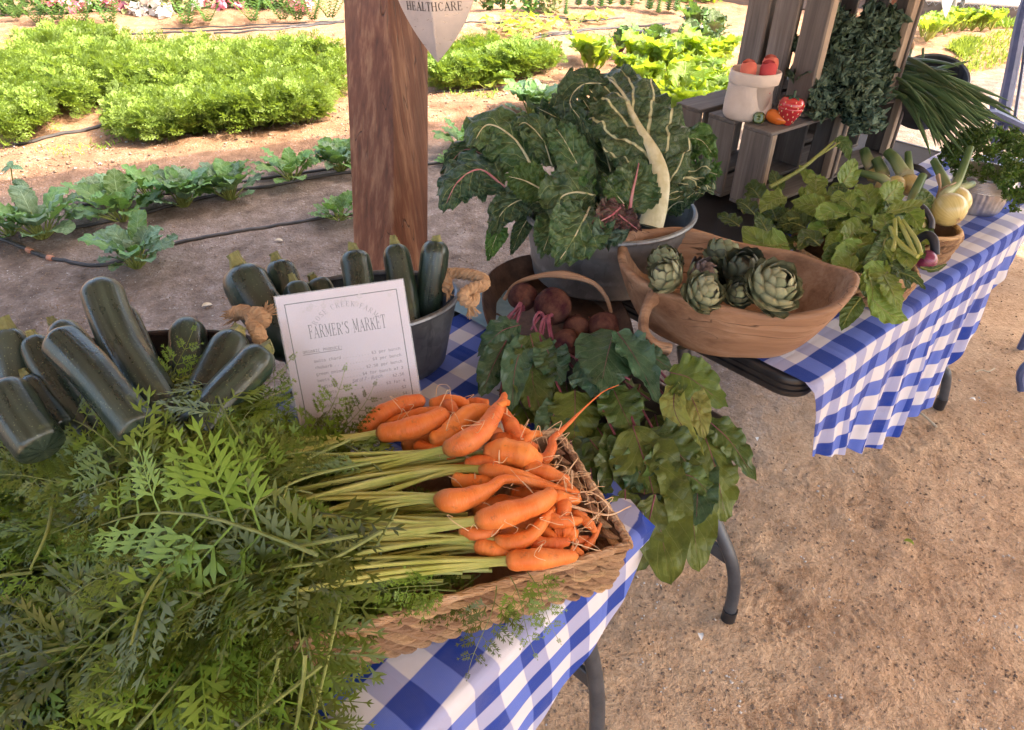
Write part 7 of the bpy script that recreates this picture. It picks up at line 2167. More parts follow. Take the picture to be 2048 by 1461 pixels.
beet("largest beet with bright crown in the scoop", 1106, 613, 1.505, 38,
     [[(1078, 625, 1.475), (1068, 650, 1.46), (1090, 690, 1.45)], [(1090, 640, 1.465), (1085, 670, 1.45)], [(1095, 640, 1.46), (1100, 675, 1.445)], [(1086, 640, 1.465), (1080, 670, 1.45), (1085, 690, 1.44)], [(1098, 640, 1.46), (1112, 690, 1.44), (1160, 722, 1.42)], [(1075, 640, 1.47), (1062, 660, 1.46)]],
     [L([(1060, 668, 1.45), (1075, 725, 1.42), (1100, 800, 1.385)], 42, 'beet_leaf', nh=NB),
      L([(1090, 690, 1.44), (1105, 725, 1.42), (1125, 768, 1.41)], 38, 'beet_blue', nh=NB, cup=.35),
      L([(1160, 722, 1.42), (1190, 745, 1.39), (1208, 800, 1.365)], 56, 'beet_blue', nh=NB, cup=-.1, ruf=.18),
      L([(1070, 700, 1.44), (1065, 760, 1.40), (1090, 850, 1.35)], 46, 'beet_leaf', nh=NB)], axis=(-0.35, -0.45, 0.6))
beet("beet at the scoop's right with magenta stalks running to the front", 1207, 655, 1.475, 31,
     [[(1205, 680, 1.445), (1212, 692, 1.43)], [(1230, 670, 1.44), (1260, 690, 1.42), (1310, 740, 1.39)], [(1225, 665, 1.45), (1270, 680, 1.43), (1330, 735, 1.40)], [(1235, 668, 1.44), (1285, 705, 1.41), (1335, 760, 1.38)], [(1208, 672, 1.44), (1216, 700, 1.42)], [(1198, 680, 1.445), (1205, 700, 1.43)]],
     [L([(1228, 662, 1.43), (1215, 710, 1.39), (1200, 782, 1.35)], 70, 'beet_blue', nh=NB, cup=-.15, ruf=.10),
      L([(1235, 665, 1.425), (1270, 715, 1.385), (1318, 808, 1.34)], 38, 'beet_blue', nh=NV + UP * .2 + Vector((.4, 0, 0)), cup=.5),
      L([(1260, 690, 1.42), (1300, 710, 1.40), (1350, 745, 1.385)], 24, 'beet_blue', nh=NB),
      L([(1340, 745, 1.38), (1385, 760, 1.35), (1455, 815, 1.33)], 48, 'beet_olive', nh=NB + Vector((-.2, 0, 0)), ruf=.2),
      L([(1350, 768, 1.365), (1352, 830, 1.32), (1410, 918, 1.28)], 26, 'beet_yellow', nh=NV + Vector((-.5, 0, .2)), cup=.4),
      L([(1368, 770, 1.36), (1392, 815, 1.325), (1410, 880, 1.295)], 31, 'beet_yellow', nh=NV + UP * .2, ruf=.12)], axis=(0.45, -0.4, 0.55))
beet("brown-skinned beet half hidden under the largest one", 1153, 657, 1.485, 27, [[(1165, 690, 1.45), (1200, 705, 1.435)], [(1160, 690, 1.45), (1180, 715, 1.43)]],
     [L([(1150, 780, 1.385), (1150, 830, 1.35), (1148, 895, 1.32)], 55, 'beet_olive', nh=NB + Vector((.1, 0, 0)), ruf=.14, cup=-.15),
      L([(1225, 775, 1.38), (1245, 820, 1.34), (1270, 870, 1.32)], 46, 'beet_leaf', nh=NB),
      L([(1120, 800, 1.38), (1100, 850, 1.34), (1085, 900, 1.32)], 34, 'beet_blue', nh=NB)])
beet("lowest beet lying flat at the front of the scoop", 1132, 690, 1.455, 31, [[(1165, 690, 1.43), (1200, 720, 1.40), (1260, 760, 1.37)]],
     [L([(1265, 850, 1.31), (1305, 980, 1.245), (1342, 1172, 1.165)], 72, 'beet_olive', nh=NV + UP * .25, ruf=.09, lump=.14, kind='oblong', n=34, nw=10, cup=.1),
      L([(1325, 870, 1.30), (1375, 985, 1.245), (1398, 1145, 1.19)], 56, 'beet_olive', nh=NV + UP * .2 + Vector((.2, 0, 0)), ruf=.11, kind='oblong', n=34, nw=10),
      L([(1180, 880, 1.31), (1225, 935, 1.28), (1275, 1000, 1.25)], 48, 'beet_leaf', nh=NB),
      L([(1300, 860, 1.31), (1350, 900, 1.28), (1398, 955, 1.26)], 48, 'beet_leaf', nh=NB, ruf=.24),
      L([(1415, 840, 1.32), (1462, 885, 1.30), (1512, 962, 1.275)], 34, 'beet_leaf', nh=NV + UP * .4 + Vector((.3, 0, 0))),
      L([(1405, 860, 1.31), (1432, 940, 1.275), (1452, 1045, 1.24)], 42, 'beet_olive', nh=NV + UP * .1 + Vector((.3, 0, 0)), kind='oblong'),
      L([(1350, 945, 1.26), (1390, 958, 1.25), (1430, 1005, 1.235)], 26, 'beet_leaf', nh=NB, ruf=.3),
      L([(1140, 880, 1.32), (1165, 950, 1.28), (1215, 1020, 1.25)], 40, 'beet_leaf', nh=NB),
      L([(1205, 900, 1.30), (1225, 980, 1.255), (1255, 1060, 1.225)], 40, 'beet_leaf', nh=NB)], axis=(0.5, -0.2, 0.5))
t = thing("beet_greens", "dark heap of beet leaves lying on the table edge under the long leaves", "beet greens", PZ(1250, 900, 0.75))
for (x, y) in ((1080, 830), (1130, 850), (1190, 850), (1250, 840), (1310, 830), (1180, 920), (1240, 900), (1300, 930), (1360, 860), (1400, 900), (1250, 980), (1310, 990), (1130, 760), (1280, 770), (1020, 760), (1340, 820)):
    a = rnd.uniform(-0.5, 0.8); ln = rnd.uniform(100, 165)
    d0 = depth_of(PZ(x, y, Z1 + 0.02))
    x1, y1 = x + math.sin(a) * ln, y + math.cos(a) * ln
    d1 = max(1.20, min(d0, depth_of(PZ(x1, y1, Z1 + 0.012))))
    leaf_obj(t, [(x, y, d0 + 0.012), ((x + x1) / 2, (y + y1) / 2, (d0 + d1) / 2), (x1, y1, d1 + 0.015)], rnd.uniform(32, 46), BL(rnd.choice(['beet_leaf', 'beet_leaf', 'beet_olive', 'beet_blue'])), NB + rdir() * .6, kind='oblong', ruf=.2, rib=.0016, lump=.08, n=26, nw=7)
for (a, b, c) in (((1090, 700), (1110, 760), (1140, 820)), ((1120, 705), (1170, 760), (1240, 810)), ((1180, 700), (1230, 750), (1300, 800)), ((1230, 690), (1290, 740), (1370, 790)), ((1060, 690), (1050, 750), (1060, 820)), ((1150, 715), (1190, 790), (1230, 870)), ((1250, 700), (1310, 770), (1380, 850)), ((1215, 715), (1250, 800), (1280, 880)), ((1030, 690), (1010, 740), (1000, 790)), ((1200, 700), (1260, 780), (1330, 900))):
    mb = MB(); mb.tube(spline([PZ(a[0], a[1], Z1 + .045), PZ(b[0], b[1], Z1 + .05), PZ(c[0], c[1], Z1 + .035)], 16), interp([0, 1], [.0032, .0020], 16), 7); mb.build('leaf_stalk', BS, t)

# ------------------------------------------------------------------ radish greens
RL, RD = MAT['radish_leaf'], MAT['radish_dark']
SG = MAT['stalk_green']
def dR(px, py): return min(2.02, max(1.575, 1.70 + (500 - py) * 0.0013 + (1650 - px) * 0.00018))
bunches = [thing("radish_bunch", "sunlit bunch of radish greens spilling towards the wooden bowl", "radish greens", PD(1577, 487, 1.72), "bunches of radish greens"),
           thing("radish_bunch", "bunch of radish greens piled against the crate and the onions", "radish greens", PD(1745, 432, 1.8), "bunches of radish greens"),
           thing("radish_bunch", "bunch of radish greens drooping over the table cloth", "radish greens", PD(1760, 560, 1.68), "bunches of radish greens")]
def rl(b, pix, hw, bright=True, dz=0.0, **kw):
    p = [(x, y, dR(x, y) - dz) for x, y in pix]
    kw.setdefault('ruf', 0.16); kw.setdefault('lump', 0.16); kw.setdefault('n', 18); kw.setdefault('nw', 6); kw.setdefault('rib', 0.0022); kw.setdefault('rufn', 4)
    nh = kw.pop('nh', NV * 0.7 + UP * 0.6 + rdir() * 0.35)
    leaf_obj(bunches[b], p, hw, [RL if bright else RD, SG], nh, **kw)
# lower layers first: dark leaves filling the heap
heap = [(1445, 430), (1475, 400), (1560, 380), (1640, 380), (1700, 350), (1790, 390), (1840, 430), (1820, 520), (1780, 590), (1700, 560), (1640, 500), (1560, 470), (1480, 465)]
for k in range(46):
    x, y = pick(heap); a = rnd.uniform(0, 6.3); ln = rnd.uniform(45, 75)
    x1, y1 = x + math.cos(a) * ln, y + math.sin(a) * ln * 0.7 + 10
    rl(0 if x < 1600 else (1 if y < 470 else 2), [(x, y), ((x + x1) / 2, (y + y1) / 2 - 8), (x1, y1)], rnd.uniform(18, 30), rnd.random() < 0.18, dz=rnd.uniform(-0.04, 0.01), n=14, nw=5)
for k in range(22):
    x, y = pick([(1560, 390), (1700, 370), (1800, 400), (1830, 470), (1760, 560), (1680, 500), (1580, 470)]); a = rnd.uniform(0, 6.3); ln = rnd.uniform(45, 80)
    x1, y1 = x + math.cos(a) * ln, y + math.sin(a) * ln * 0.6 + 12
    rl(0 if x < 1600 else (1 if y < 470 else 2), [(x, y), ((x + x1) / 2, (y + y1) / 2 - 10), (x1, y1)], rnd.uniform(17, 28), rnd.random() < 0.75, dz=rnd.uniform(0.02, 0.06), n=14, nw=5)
for k in range(26):
    x, y = pick([(1690, 400), (1790, 400), (1830, 480), (1800, 560), (1730, 600), (1680, 540)]); a = rnd.uniform(0, 6.3); ln = rnd.uniform(50, 85)
    x1, y1 = x + math.cos(a) * ln * .8 - 8, y + math.sin(a) * ln * 0.7 + 10
    rl(1 if y < 470 else 2, [(x, y), ((x + x1) / 2, (y + y1) / 2 - 12), (x1, y1)], rnd.uniform(20, 31), rnd.random() < 0.7, dz=rnd.uniform(0.06, 0.11), n=14, nw=5)
rl(0, [(1577, 487), (1530, 490), (1485, 452)], 36, True, 0.09, nh=NV + UP * .1, ruf=.08)
rl(0, [(1560, 490), (1570, 510), (1580, 532)], 15, True, 0.09, nh=NV)
rl(0, [(1540, 480), (1530, 455), (1512, 425)], 22, False, 0.07, nh=NV)
rl(0, [(1655, 418), (1618, 410), (1582, 402)], 24, True, 0.06)
rl(0, [(1640, 492), (1615, 475), (1595, 500)], 22, False, 0.08)
rl(0, [(1478, 452), (1460, 440), (1434, 428)], 20, False, 0.02)
rl(0, [(1510, 430), (1490, 410), (1472, 402)], 20, False, 0.02)
rl(0, [(1560, 385), (1552, 360), (1545, 340)], 15, False, 0.02)
rl(0, [(1640, 412), (1632, 390), (1620, 368)], 26, True, 0.05, nh=NV)
rl(0, [(1655, 372), (1625, 360), (1598, 330)], 18, True, 0.04)
rl(1, [(1748, 434), (1705, 420), (1668, 418)], 27, True, 0.08, nh=NV * .5 + UP)
rl(1, [(1748, 412), (1732, 385), (1715, 368)], 27, True, 0.07, nh=NV + UP * .2)
rl(1, [(1768, 405), (1785, 385), (1806, 366)], 26, True, 0.08, nh=NV + UP * .1)
rl(1, [(1680, 375), (1700, 345), (1710, 316)], 22, True, 0.02, nh=NV)
rl(1, [(1772, 426), (1815, 415), (1852, 400)], 16, True, 0.10, nh=NV * .4 + UP, cup=.3)
rl(1, [(1755, 430), (1775, 432), (1795, 425)], 17, False, 0.09)
rl(2, [(1728, 488), (1690, 500), (1655, 508)], 20, True, 0.10, nh=NV + UP * .3)
rl(2, [(1722, 500), (1690, 520), (1662, 552)], 33, True, 0.09, nh=NV)
rl(2, [(1735, 545), (1745, 580), (1742, 628)], 15, True, 0.10, nh=NV)
rl(2, [(1742, 598), (1775, 625), (1816, 640)], 27, True, 0.10, nh=NV + UP * .4)
rl(2, [(1722, 595), (1700, 625), (1682, 662)], 20, False, 0.09, nh=NV + Vector((-.4, 0, 0)))
rl(2, [(1768, 552), (1785, 585), (1802, 622)], 23, True, 0.11, nh=NV + UP * .1)
rl(2, [(1798, 545), (1825, 555), (1852, 580)], 13, False, 0.11)
rl(2, [(1840, 535), (1865, 540), (1895, 528)], 8, False, 0.10)
rl(2, [(1770, 480), (1760, 505), (1725, 530)], 20, False, 0.11)
for k, (pp_) in enumerate((((1795, 436), (1812, 470), (1830, 509)), ((1805, 442), (1832, 480), (1842, 508)), ((1790, 440), (1790, 480), (1786, 500)), ((1785, 470), (1810, 495), (1832, 512)), ((1780, 455), (1800, 490), (1836, 514)))):
    mb = MB(); mb.tube(spline([PD(x, y, dR(x, y) - 0.115) for x, y in pp_], 12), 0.0048, 7); mb.build("leaf_stalk", MAT['stalk_pale'], bunches[2])
# the long stalk with one small leaf in front of the crate
mb = MB(); mb.tube(spline([PD(1540, 375, 1.86), PD(1600, 340, 1.87), PD(1640, 308, 1.88), PD(1676, 276, 1.89)], 20), interp([0, 1], [0.006, 0.003], 20), 7); mb.build("leaf_stalk", SG, bunches[1])
mb = MB(); mb.tube(spline([PD(1638, 312, 1.88), PD(1660, 298, 1.88), PD(1680, 285, 1.88)], 10), 0.0025, 6); mb.build("leaf_stalk", SG, bunches[1])
leaf_obj(bunches[1], [(1672, 276, 1.885), (1690, 292, 1.875), (1698, 322, 1.87)], 17, [RD, SG], NV, ruf=.2, lobe=.3, loben=5, n=14, nw=5)
# red onion by the basket
def onion(label, px, py, d, rpx, mat, neck=None, group=None, axis=None, flat=0.9, hairs=True):
    c = PD(px, py, d); r = rpx * d / FPX
    t = thing("onion", label, "onion", c, group)
    ax = (CAM_R @ Vector(axis)).normalized() if axis else ((PD(*neck[0]) - c).normalized() if neck else UP)
    e1 = ax.orthogonal().normalized(); e2 = ax.cross(e1)
    prof = []
    for i in range(22):
        a = math.pi * i / 21
        prof.append((max(0.0005, math.sin(a) ** 0.9 * r), -math.cos(a) * r * flat))
    prof[-1] = (0.12 * r, r * flat * 1.08); prof[-2] = (0.22 * r, r * flat * 0.99)
    mb = MB(); mb.lathe(prof, 32, c, e1, e2, az=ax); mb.build("bulb", mat, t)
    if hairs:
        mb = MB()
        for k in range(14):
            a = rnd.uniform(0, 6.28); b = c - ax * r * flat
            mb.tube([b, b - ax * 0.005 + (e1 * math.cos(a) + e2 * math.sin(a)) * 0.006, b - ax * 0.004 + (e1 * math.cos(a) + e2 * math.sin(a)) * 0.013], 0.0006, 3, cap=False)
        mb.build("root_tuft", MAT['husk'], t)
    if neck:
        w0 = neck[0][3] if len(neck[0]) > 3 else 12
        pts = [c + ax * r * flat * 0.9] + [PD(*p[:3]) for p in neck]
        q = spline(pts, 22); k = d / FPX
        mb = MB(); mb.tube(q, [k * w for w in interp([0, .15, .6, 1], [w0 * 1.15, w0, w0 * .85, w0 * .7], 22)], 12); mb.build("neck", MAT['onion_stem'], t)
    return t
onion("small purple onion among the radish greens at the basket rim", 1853, 521, 1.67, 20, MAT['red_onion'], None, None, (-0.7, 0.35, 0.3), 0.95)
GO = "yellow onions in the basket"
onion("large yellow onion in front at the basket's right end", 1898, 420, 1.80, 34, MAT['onion'], [(1888, 390, 1.82, 10), (1910, 372, 1.84), (1925, 340, 1.85), (1941, 295, 1.86)], GO, (-0.15, 0.55, -0.4))
onion("yellow onion tucked behind the largest one", 1908, 405, 1.86, 32, MAT['onion'], [(1896, 375, 1.88, 11), (1880, 345, 1.90), (1868, 322, 1.92)], GO, (-0.2, 0.8, -0.2))
onion("yellow onion with a thick neck lying left of the largest", 1832, 445, 1.80, 26, MAT['onion'], [(1820, 420, 1.81, 12), (1830, 385, 1.83), (1846, 352, 1.85)], GO, (-0.3, 0.7, -0.2))
onion("onion with a long pale curved neck pointing right", 1850, 430, 1.85, 24, MAT['onion'], [(1860, 405, 1.82, 13), (1845, 388, 1.83), (1828, 382, 1.85)], GO, (0.2, 0.5, 0.2))
onion("small orange-tinted onion beside the strap handle", 1838, 452, 1.765, 13, MAT['onion'], [(1830, 432, 1.77, 6), (1822, 418, 1.78)], GO, (-0.2, 0.8, 0.1))
onion("onion with two green leaves rising before the crate", 1818, 370, 1.95, 22, MAT['onion'], [(1805, 345, 1.96, 14), (1790, 320, 1.98), (1775, 305, 2.0)], GO, (-0.3, 0.8, 0))
onion("onion with an upright cut neck before the crate boards", 1818, 372, 1.98, 22, MAT['onion'], [(1818, 335, 1.98, 9), (1816, 305, 1.99)], GO, (0, 0.9, 0))
onion("onion with a stubby neck at the back left of the basket", 1770, 375, 2.0, 20, MAT['onion'], [(1765, 345, 2.01, 14), (1752, 318, 2.02)], GO, (-0.3, 0.8, 0))
onion("onion with a pale fat neck lying furthest left", 1752, 350, 2.04, 18, MAT['onion'], [(1735, 320, 2.05, 13), (1728, 300, 2.06)], GO, (-0.3, 0.7, 0))
onion("onion with a dark neck pointing left under the others", 1790, 372, 1.93, 20, MAT['onion'], [(1760, 356, 1.93, 10), (1715, 345, 1.95)], GO, (-0.8, 0.3, 0))
t = thing("onion_husk", "dry papery onion husk standing up behind the large onion", "husk", PD(1880, 380, 1.84))
mb = MB(); mb.tube(spline([PD(1874, 400, 1.84), PD(1880, 375, 1.84), PD(1876, 352, 1.85)], 12), interp([0, .5, 1], [0.010, 0.006, 0.011], 12), 7, sx=.5); mb.tube(spline([PD(1882, 380, 1.84), PD(1900, 372, 1.83), PD(1912, 366, 1.83)], 8), interp([0, 1], [0.005, 0.002], 8), 5, sx=.5); mb.build("husk", MAT['husk'], t)
for (a, b, c, w) in (((1912, 378, 1.85), (1935, 372, 1.86), (1945, 368, 1.87), 7), ((1915, 392, 1.85), (1922, 378, 1.86), (1930, 365, 1.87), 6)):
    t = thing("cut_onion_leaf", "cut green onion leaf end behind the large onion's neck" if w == 7 else "short pale green leaf end right of the large onion's neck", "onion leaf", PD(*a))
    mb = MB(); mb.tube(spline(pts_d([a, b, c]), 10), w * 1.85 / FPX, 9); mb.build("leaf_blade", MAT['onion_stem'], t)

# ------------------------------------------------------------------ green onions fanned over the crate
def scallions(label, n, starts, ends, up, seed, dd_=0.0):
    r = random.Random(seed)
    t = thing("green_onion_bunch", label, "green onions", PD(*starts[0], 2.2), "bunches of green onions")
    for k in range(n):
        i = r.randrange(len(starts)); s = starts[i]
        e = ends[min(len(ends) - 1, int(len(ends) * r.random()))]
        a = PD(s[0] + r.uniform(-12, 12), s[1] + r.uniform(-10, 10), 2.22 + dd_ + r.uniform(-.04, .04))
        bx, by = e[0] + r.uniform(-28, 28), e[1] + r.uniform(-18, 18)
        f = r.uniform(0.80, 1.08)
        b = PD(s[0] + (bx - s[0]) * f, s[1] + (by - s[1]) * f, 2.06 + dd_ + r.uniform(-.07, .05))
        m1 = a.lerp(b, 0.35) + UP * up * r.uniform(0.5, 1.3); m2 = a.lerp(b, 0.72) + UP * up * r.uniform(0.3, 0.9)
        w = r.uniform(0.0045, 0.0085)
        mb = MB(); mb.tube(bez([a, m1, m2, b], 16), interp([0, .25, .8, 1], [w * .8, w, w * .6, w * .1], 16), 7, sx=r.uniform(.6, 1)); mb.build("leaf", MAT['onion_leaf'], t)
    return t
scallions("upper fan of green onions reaching out to the right past the tub rim", 34, [(1800, 120), (1808, 140), (1800, 160)], [(1920, 190), (1960, 200), (2000, 215), (1990, 240), (1900, 160), (1945, 135), (2030, 225)], 0.015, 1)
scallions("middle mass of green onion leaves drooping to the right", 44, [(1795, 150), (1800, 170), (1795, 185)], [(1960, 240), (1985, 265), (1930, 260), (1900, 250), (2005, 262), (1960, 290), (1880, 230)], 0.028, 2, -0.02)
scallions("front green onion leaves hanging down before the crate boards", 22, [(1792, 175), (1800, 190), (1825, 190)], [(1880, 305), (1890, 320), (1850, 240), (1905, 290), (1920, 300), (1985, 300), (1870, 270)], 0.03, 3, -0.04)
t = thing("green_onion", "single green onion with a pinkish bulb and white roots on top of the heap", "green onion", PD(1824, 90, 2.25))
c = PD(1824, 88, 2.24); q = [PD(1823, 100, 2.24), PD(1818, 125, 2.22), PD(1824, 170, 2.18), PD(1830, 200, 2.15)]
mb = MB(); mb.lathe([(0.0005, -.012), (.006, -.008), (.0085, 0), (.007, .008), (.004, .016)], 16, c, CAM_R @ Vector((1, 0, 0)), CAM_R @ Vector((0, 0, 1)), az=CAM_R @ Vector((0, -1, 0))); mb.build("bulb", MAT['husk'], t)
mb = MB()
for k in range(9):
    a = rnd.uniform(-1, 1); b = c + CAM_R @ Vector((0, .011, 0)); mb.tube([b, b + CAM_R @ Vector((a * .007, .008, .002)), b + CAM_R @ Vector((a * .016, .012 + rnd.uniform(-.004, .004), 0))], 0.0008, 3, cap=False)
mb.build("roots", MAT['white_petal'], t)
mb = MB(); mb.tube(spline([PD(1846, 98, 2.2), PD(1845, 125, 2.19), PD(1838, 165, 2.17), PD(1834, 182, 2.16)], 14), interp([0, 1], [.006, .0035], 14), 7, sx=.6); mb.tube(spline(q, 12), .004, 7); mb.build("leaf", MAT['onion_leaf'], t)

# ------------------------------------------------------------------ kale in the tall crate
K = MAT['kale']
def kale_bunch(label, poly, n, d0, d1, size, seed):
    r = random.Random(seed)
    xs, ys = [p[0] for p in poly], [p[1] for p in poly]
    t = thing("kale_bunch", label, "kale", PD(sum(xs) / len(xs), sum(ys) / len(ys), d0), "bunches of curly kale")
    for k in range(n):
        x, y = pick(poly); f = k / n
        d = d1 + (d0 - d1) * f
        a = r.uniform(0, 6.28); ln = size * r.uniform(0.8, 1.2)
        x1, y1 = x + math.cos(a) * ln * 0.8, y + math.sin(a) * ln - 6
        m = ((x + x1) / 2 + r.uniform(-8, 8), (y + y1) / 2, d - 0.03)
        leaf_obj(t, [(x, y, d + 0.02), m, (x1, y1, d - 0.005)], ln * r.uniform(0.40, 0.55), [K, MAT['stalk_green']], NV + rdir() * 0.5, 'round', n=44, nw=17, cup=0.15, ruf=0.30, rufn=r.choice([4, 5, 6]), pw=1.6, lump=0.2, lumpn=9, lobe=0.30, loben=r.choice([5, 6, 7]), curl=0.72, curln=11.0)
    return t
kale_bunch("big bunch of curly blue-green kale filling the tall crate", [(1650, 60), (1700, 15), (1765, 20), (1770, 110), (1755, 180), (1720, 190), (1640, 170), (1625, 120)], 38, 2.06, 2.16, 54, 5)
kale_bunch("lower kale leaves spilling onto the crate's front edge", [(1618, 170), (1680, 150), (1760, 150), (1740, 205), (1680, 212), (1622, 215)], 20, 2.03, 2.09, 46, 6)
kale_bunch("kale tuft hanging over the front edge of the tall crate", [(1715, 205), (1745, 195), (1748, 235), (1725, 250)], 5, 2.0, 2.03, 40, 7)

# ------------------------------------------------------------------ parsley in the tin
ms = []
for k in range(34):
    p = Vector((rnd.uniform(-.9, .9), rnd.uniform(-.9, .9), rnd.uniform(-.4, .6))); ms.append(np.array(mat4(p * 0.9, rdir(-.3, 1), rdir(), rnd.uniform(.45, .9), 1.5)))
ms += [np.array(mat4((0, 0, -1.6 + 0.3 * i), (0, 0.1, 1), (1, 0, 0), .5, .12)) for i in range(4)]
V, F = scatter(DIAMOND_V, DIAMOND_F, ms)
o = build_np("sprig", V, F, MAT['parsley']); ME_SPRIG = o.data; bpy.data.objects.remove(o)
PARS = thing("parsley_bunch", "mound of curly parsley growing over the ribbed tin's rim", "parsley", TIN_C + UP * 0.11)
pcn = TIN_C + UP * 0.135
for k in range(230):
    d = rdir(-0.25, 1)
    rr = rnd.uniform(0.75, 1.08)
    p = pcn + Vector((d.x * 0.118 * rr, d.y * 0.112 * rr, max(-0.03, d.z * 0.085 * rr)))
    link("sprig", ME_SPRIG, PARS, matrix=mat4(p, d + rdir() * .6, rdir(), rnd.uniform(0.009, 0.016)))
t = thing("parsley_bunch", "brighter parsley sprigs hanging at the right edge below the mound", "parsley", pcn + V2 * -.1)
for k in range(46):
    x, y = pick([(2000, 340), (2048, 320), (2075, 390), (2030, 420), (2005, 395)])
    link("sprig", ME_SPRIG, t, matrix=mat4(PD(x, y, 1.98 + rnd.uniform(-.05, .05)), rdir(), rdir(), rnd.uniform(0.010, 0.016)))

# ------------------------------------------------------------------ carrots
MAT['rachis'] = simple('carrot_leaf_rachis', (0.10, 0.13, 0.025), 0.5, 0.0, (0.17, 0.20, 0.05), 20)
def frond_mesh(seed, npn=8):
    """one carrot leaf: rachis along +X, length 1, twice divided into fingered leaflets"""
    r = random.Random(seed); mb = MB()
    R = lambda t: Vector((t, 0.09 * math.sin(t * 3.4 + seed), 0.12 * math.sin(t * math.pi) - 0.10 * t * t))
    mb.tube([R(i / 9) for i in range(10)], interp([0, 1], [0.0085, 0.003], 10), 5, m=1, cap=False)
    def dia(p, d, l, w, nrm):
        d = d.normalized(); s = d.cross(nrm)
        if s.length < 1e-5: s = d.orthogonal()
        s.normalize(); n2 = s.cross(d)
        ids = [mb.vert(p - s * w * 0.35), mb.vert(p + s * w * 0.35), mb.vert(p + d * l * 0.6 + s * w + n2 * l * .06), mb.vert(p + d * l), mb.vert(p + d * l * 0.6 - s * w + n2 * l * .06)]
        mb.face((ids[0], ids[1], ids[2], ids[4])); mb.face((ids[4], ids[2], ids[3]))
    for i in range(npn + 1):
        t = 0.20 + 0.78 * i / npn
        p = R(t); tg = (R(min(1, t + .02)) - R(t - .02)).normalized()
        ln = (0.30 * (1 - 0.72 * ((t - 0.2) / 0.8)) + 0.035) * r.uniform(0.85, 1.15)
        for sd in ((-1, 1) if i < npn else (0,)):
            nrm = (UP + Vector((r.uniform(-.35, .35), r.uniform(-.35, .35), 0))).normalized()
            out = (tg * 0.62 + Vector((0, sd, 0)) * 0.95 + UP * r.uniform(-.25, .2)).normalized() if sd else tg
            tip = p + out * ln - UP * ln * 0.12
            q = bez([p, p.lerp(tip, .5) + nrm * ln * .06, tip], 6)
            for k in range(5):
                a, b = q[k], q[k + 1]; s = (b - a).cross(nrm).normalized() * (0.0042 * (1 - k * .15))
                ids = [mb.vert(a - s), mb.vert(a + s), mb.vert(b + s), mb.vert(b - s)]; mb.face(ids)
            m = 4 if ln > 0.2 else 3
            for k in range(m + 1):
                u = 0.34 + 0.66 * k / m
                x = q[0].lerp(q[-1], u) if False else bez([p, p.lerp(tip, .5) + nrm * ln * .06, tip], 11)[int(u * 10)]
                dl = ln * (0.42 * (1 - .45 * u) + .07)
                for s2 in ((-1, 1) if k < m else (0,)):
                    side = out.cross(nrm).normalized()
                    od = (out * 0.75 + side * s2 * 0.85).normalized() if s2 else out
                    dia(x, od, dl, dl * .088, nrm)
                    for s3, l3 in ((-1, .55), (1, .55)):
                        fd_ = (od * 0.8 + od.cross(nrm).normalized() * s3 * 0.6).normalized()
                        dia(x + od * dl * .32, fd_, dl * l3, dl * .075, nrm)
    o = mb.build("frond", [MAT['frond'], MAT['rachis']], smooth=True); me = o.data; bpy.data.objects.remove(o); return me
FM = [frond_mesh(s) for s in range(8)]
FS = [frond_mesh(s + 20, 4) for s in range(3)]
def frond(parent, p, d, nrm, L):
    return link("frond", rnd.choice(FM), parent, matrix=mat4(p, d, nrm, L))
HAIR = MAT['hair']
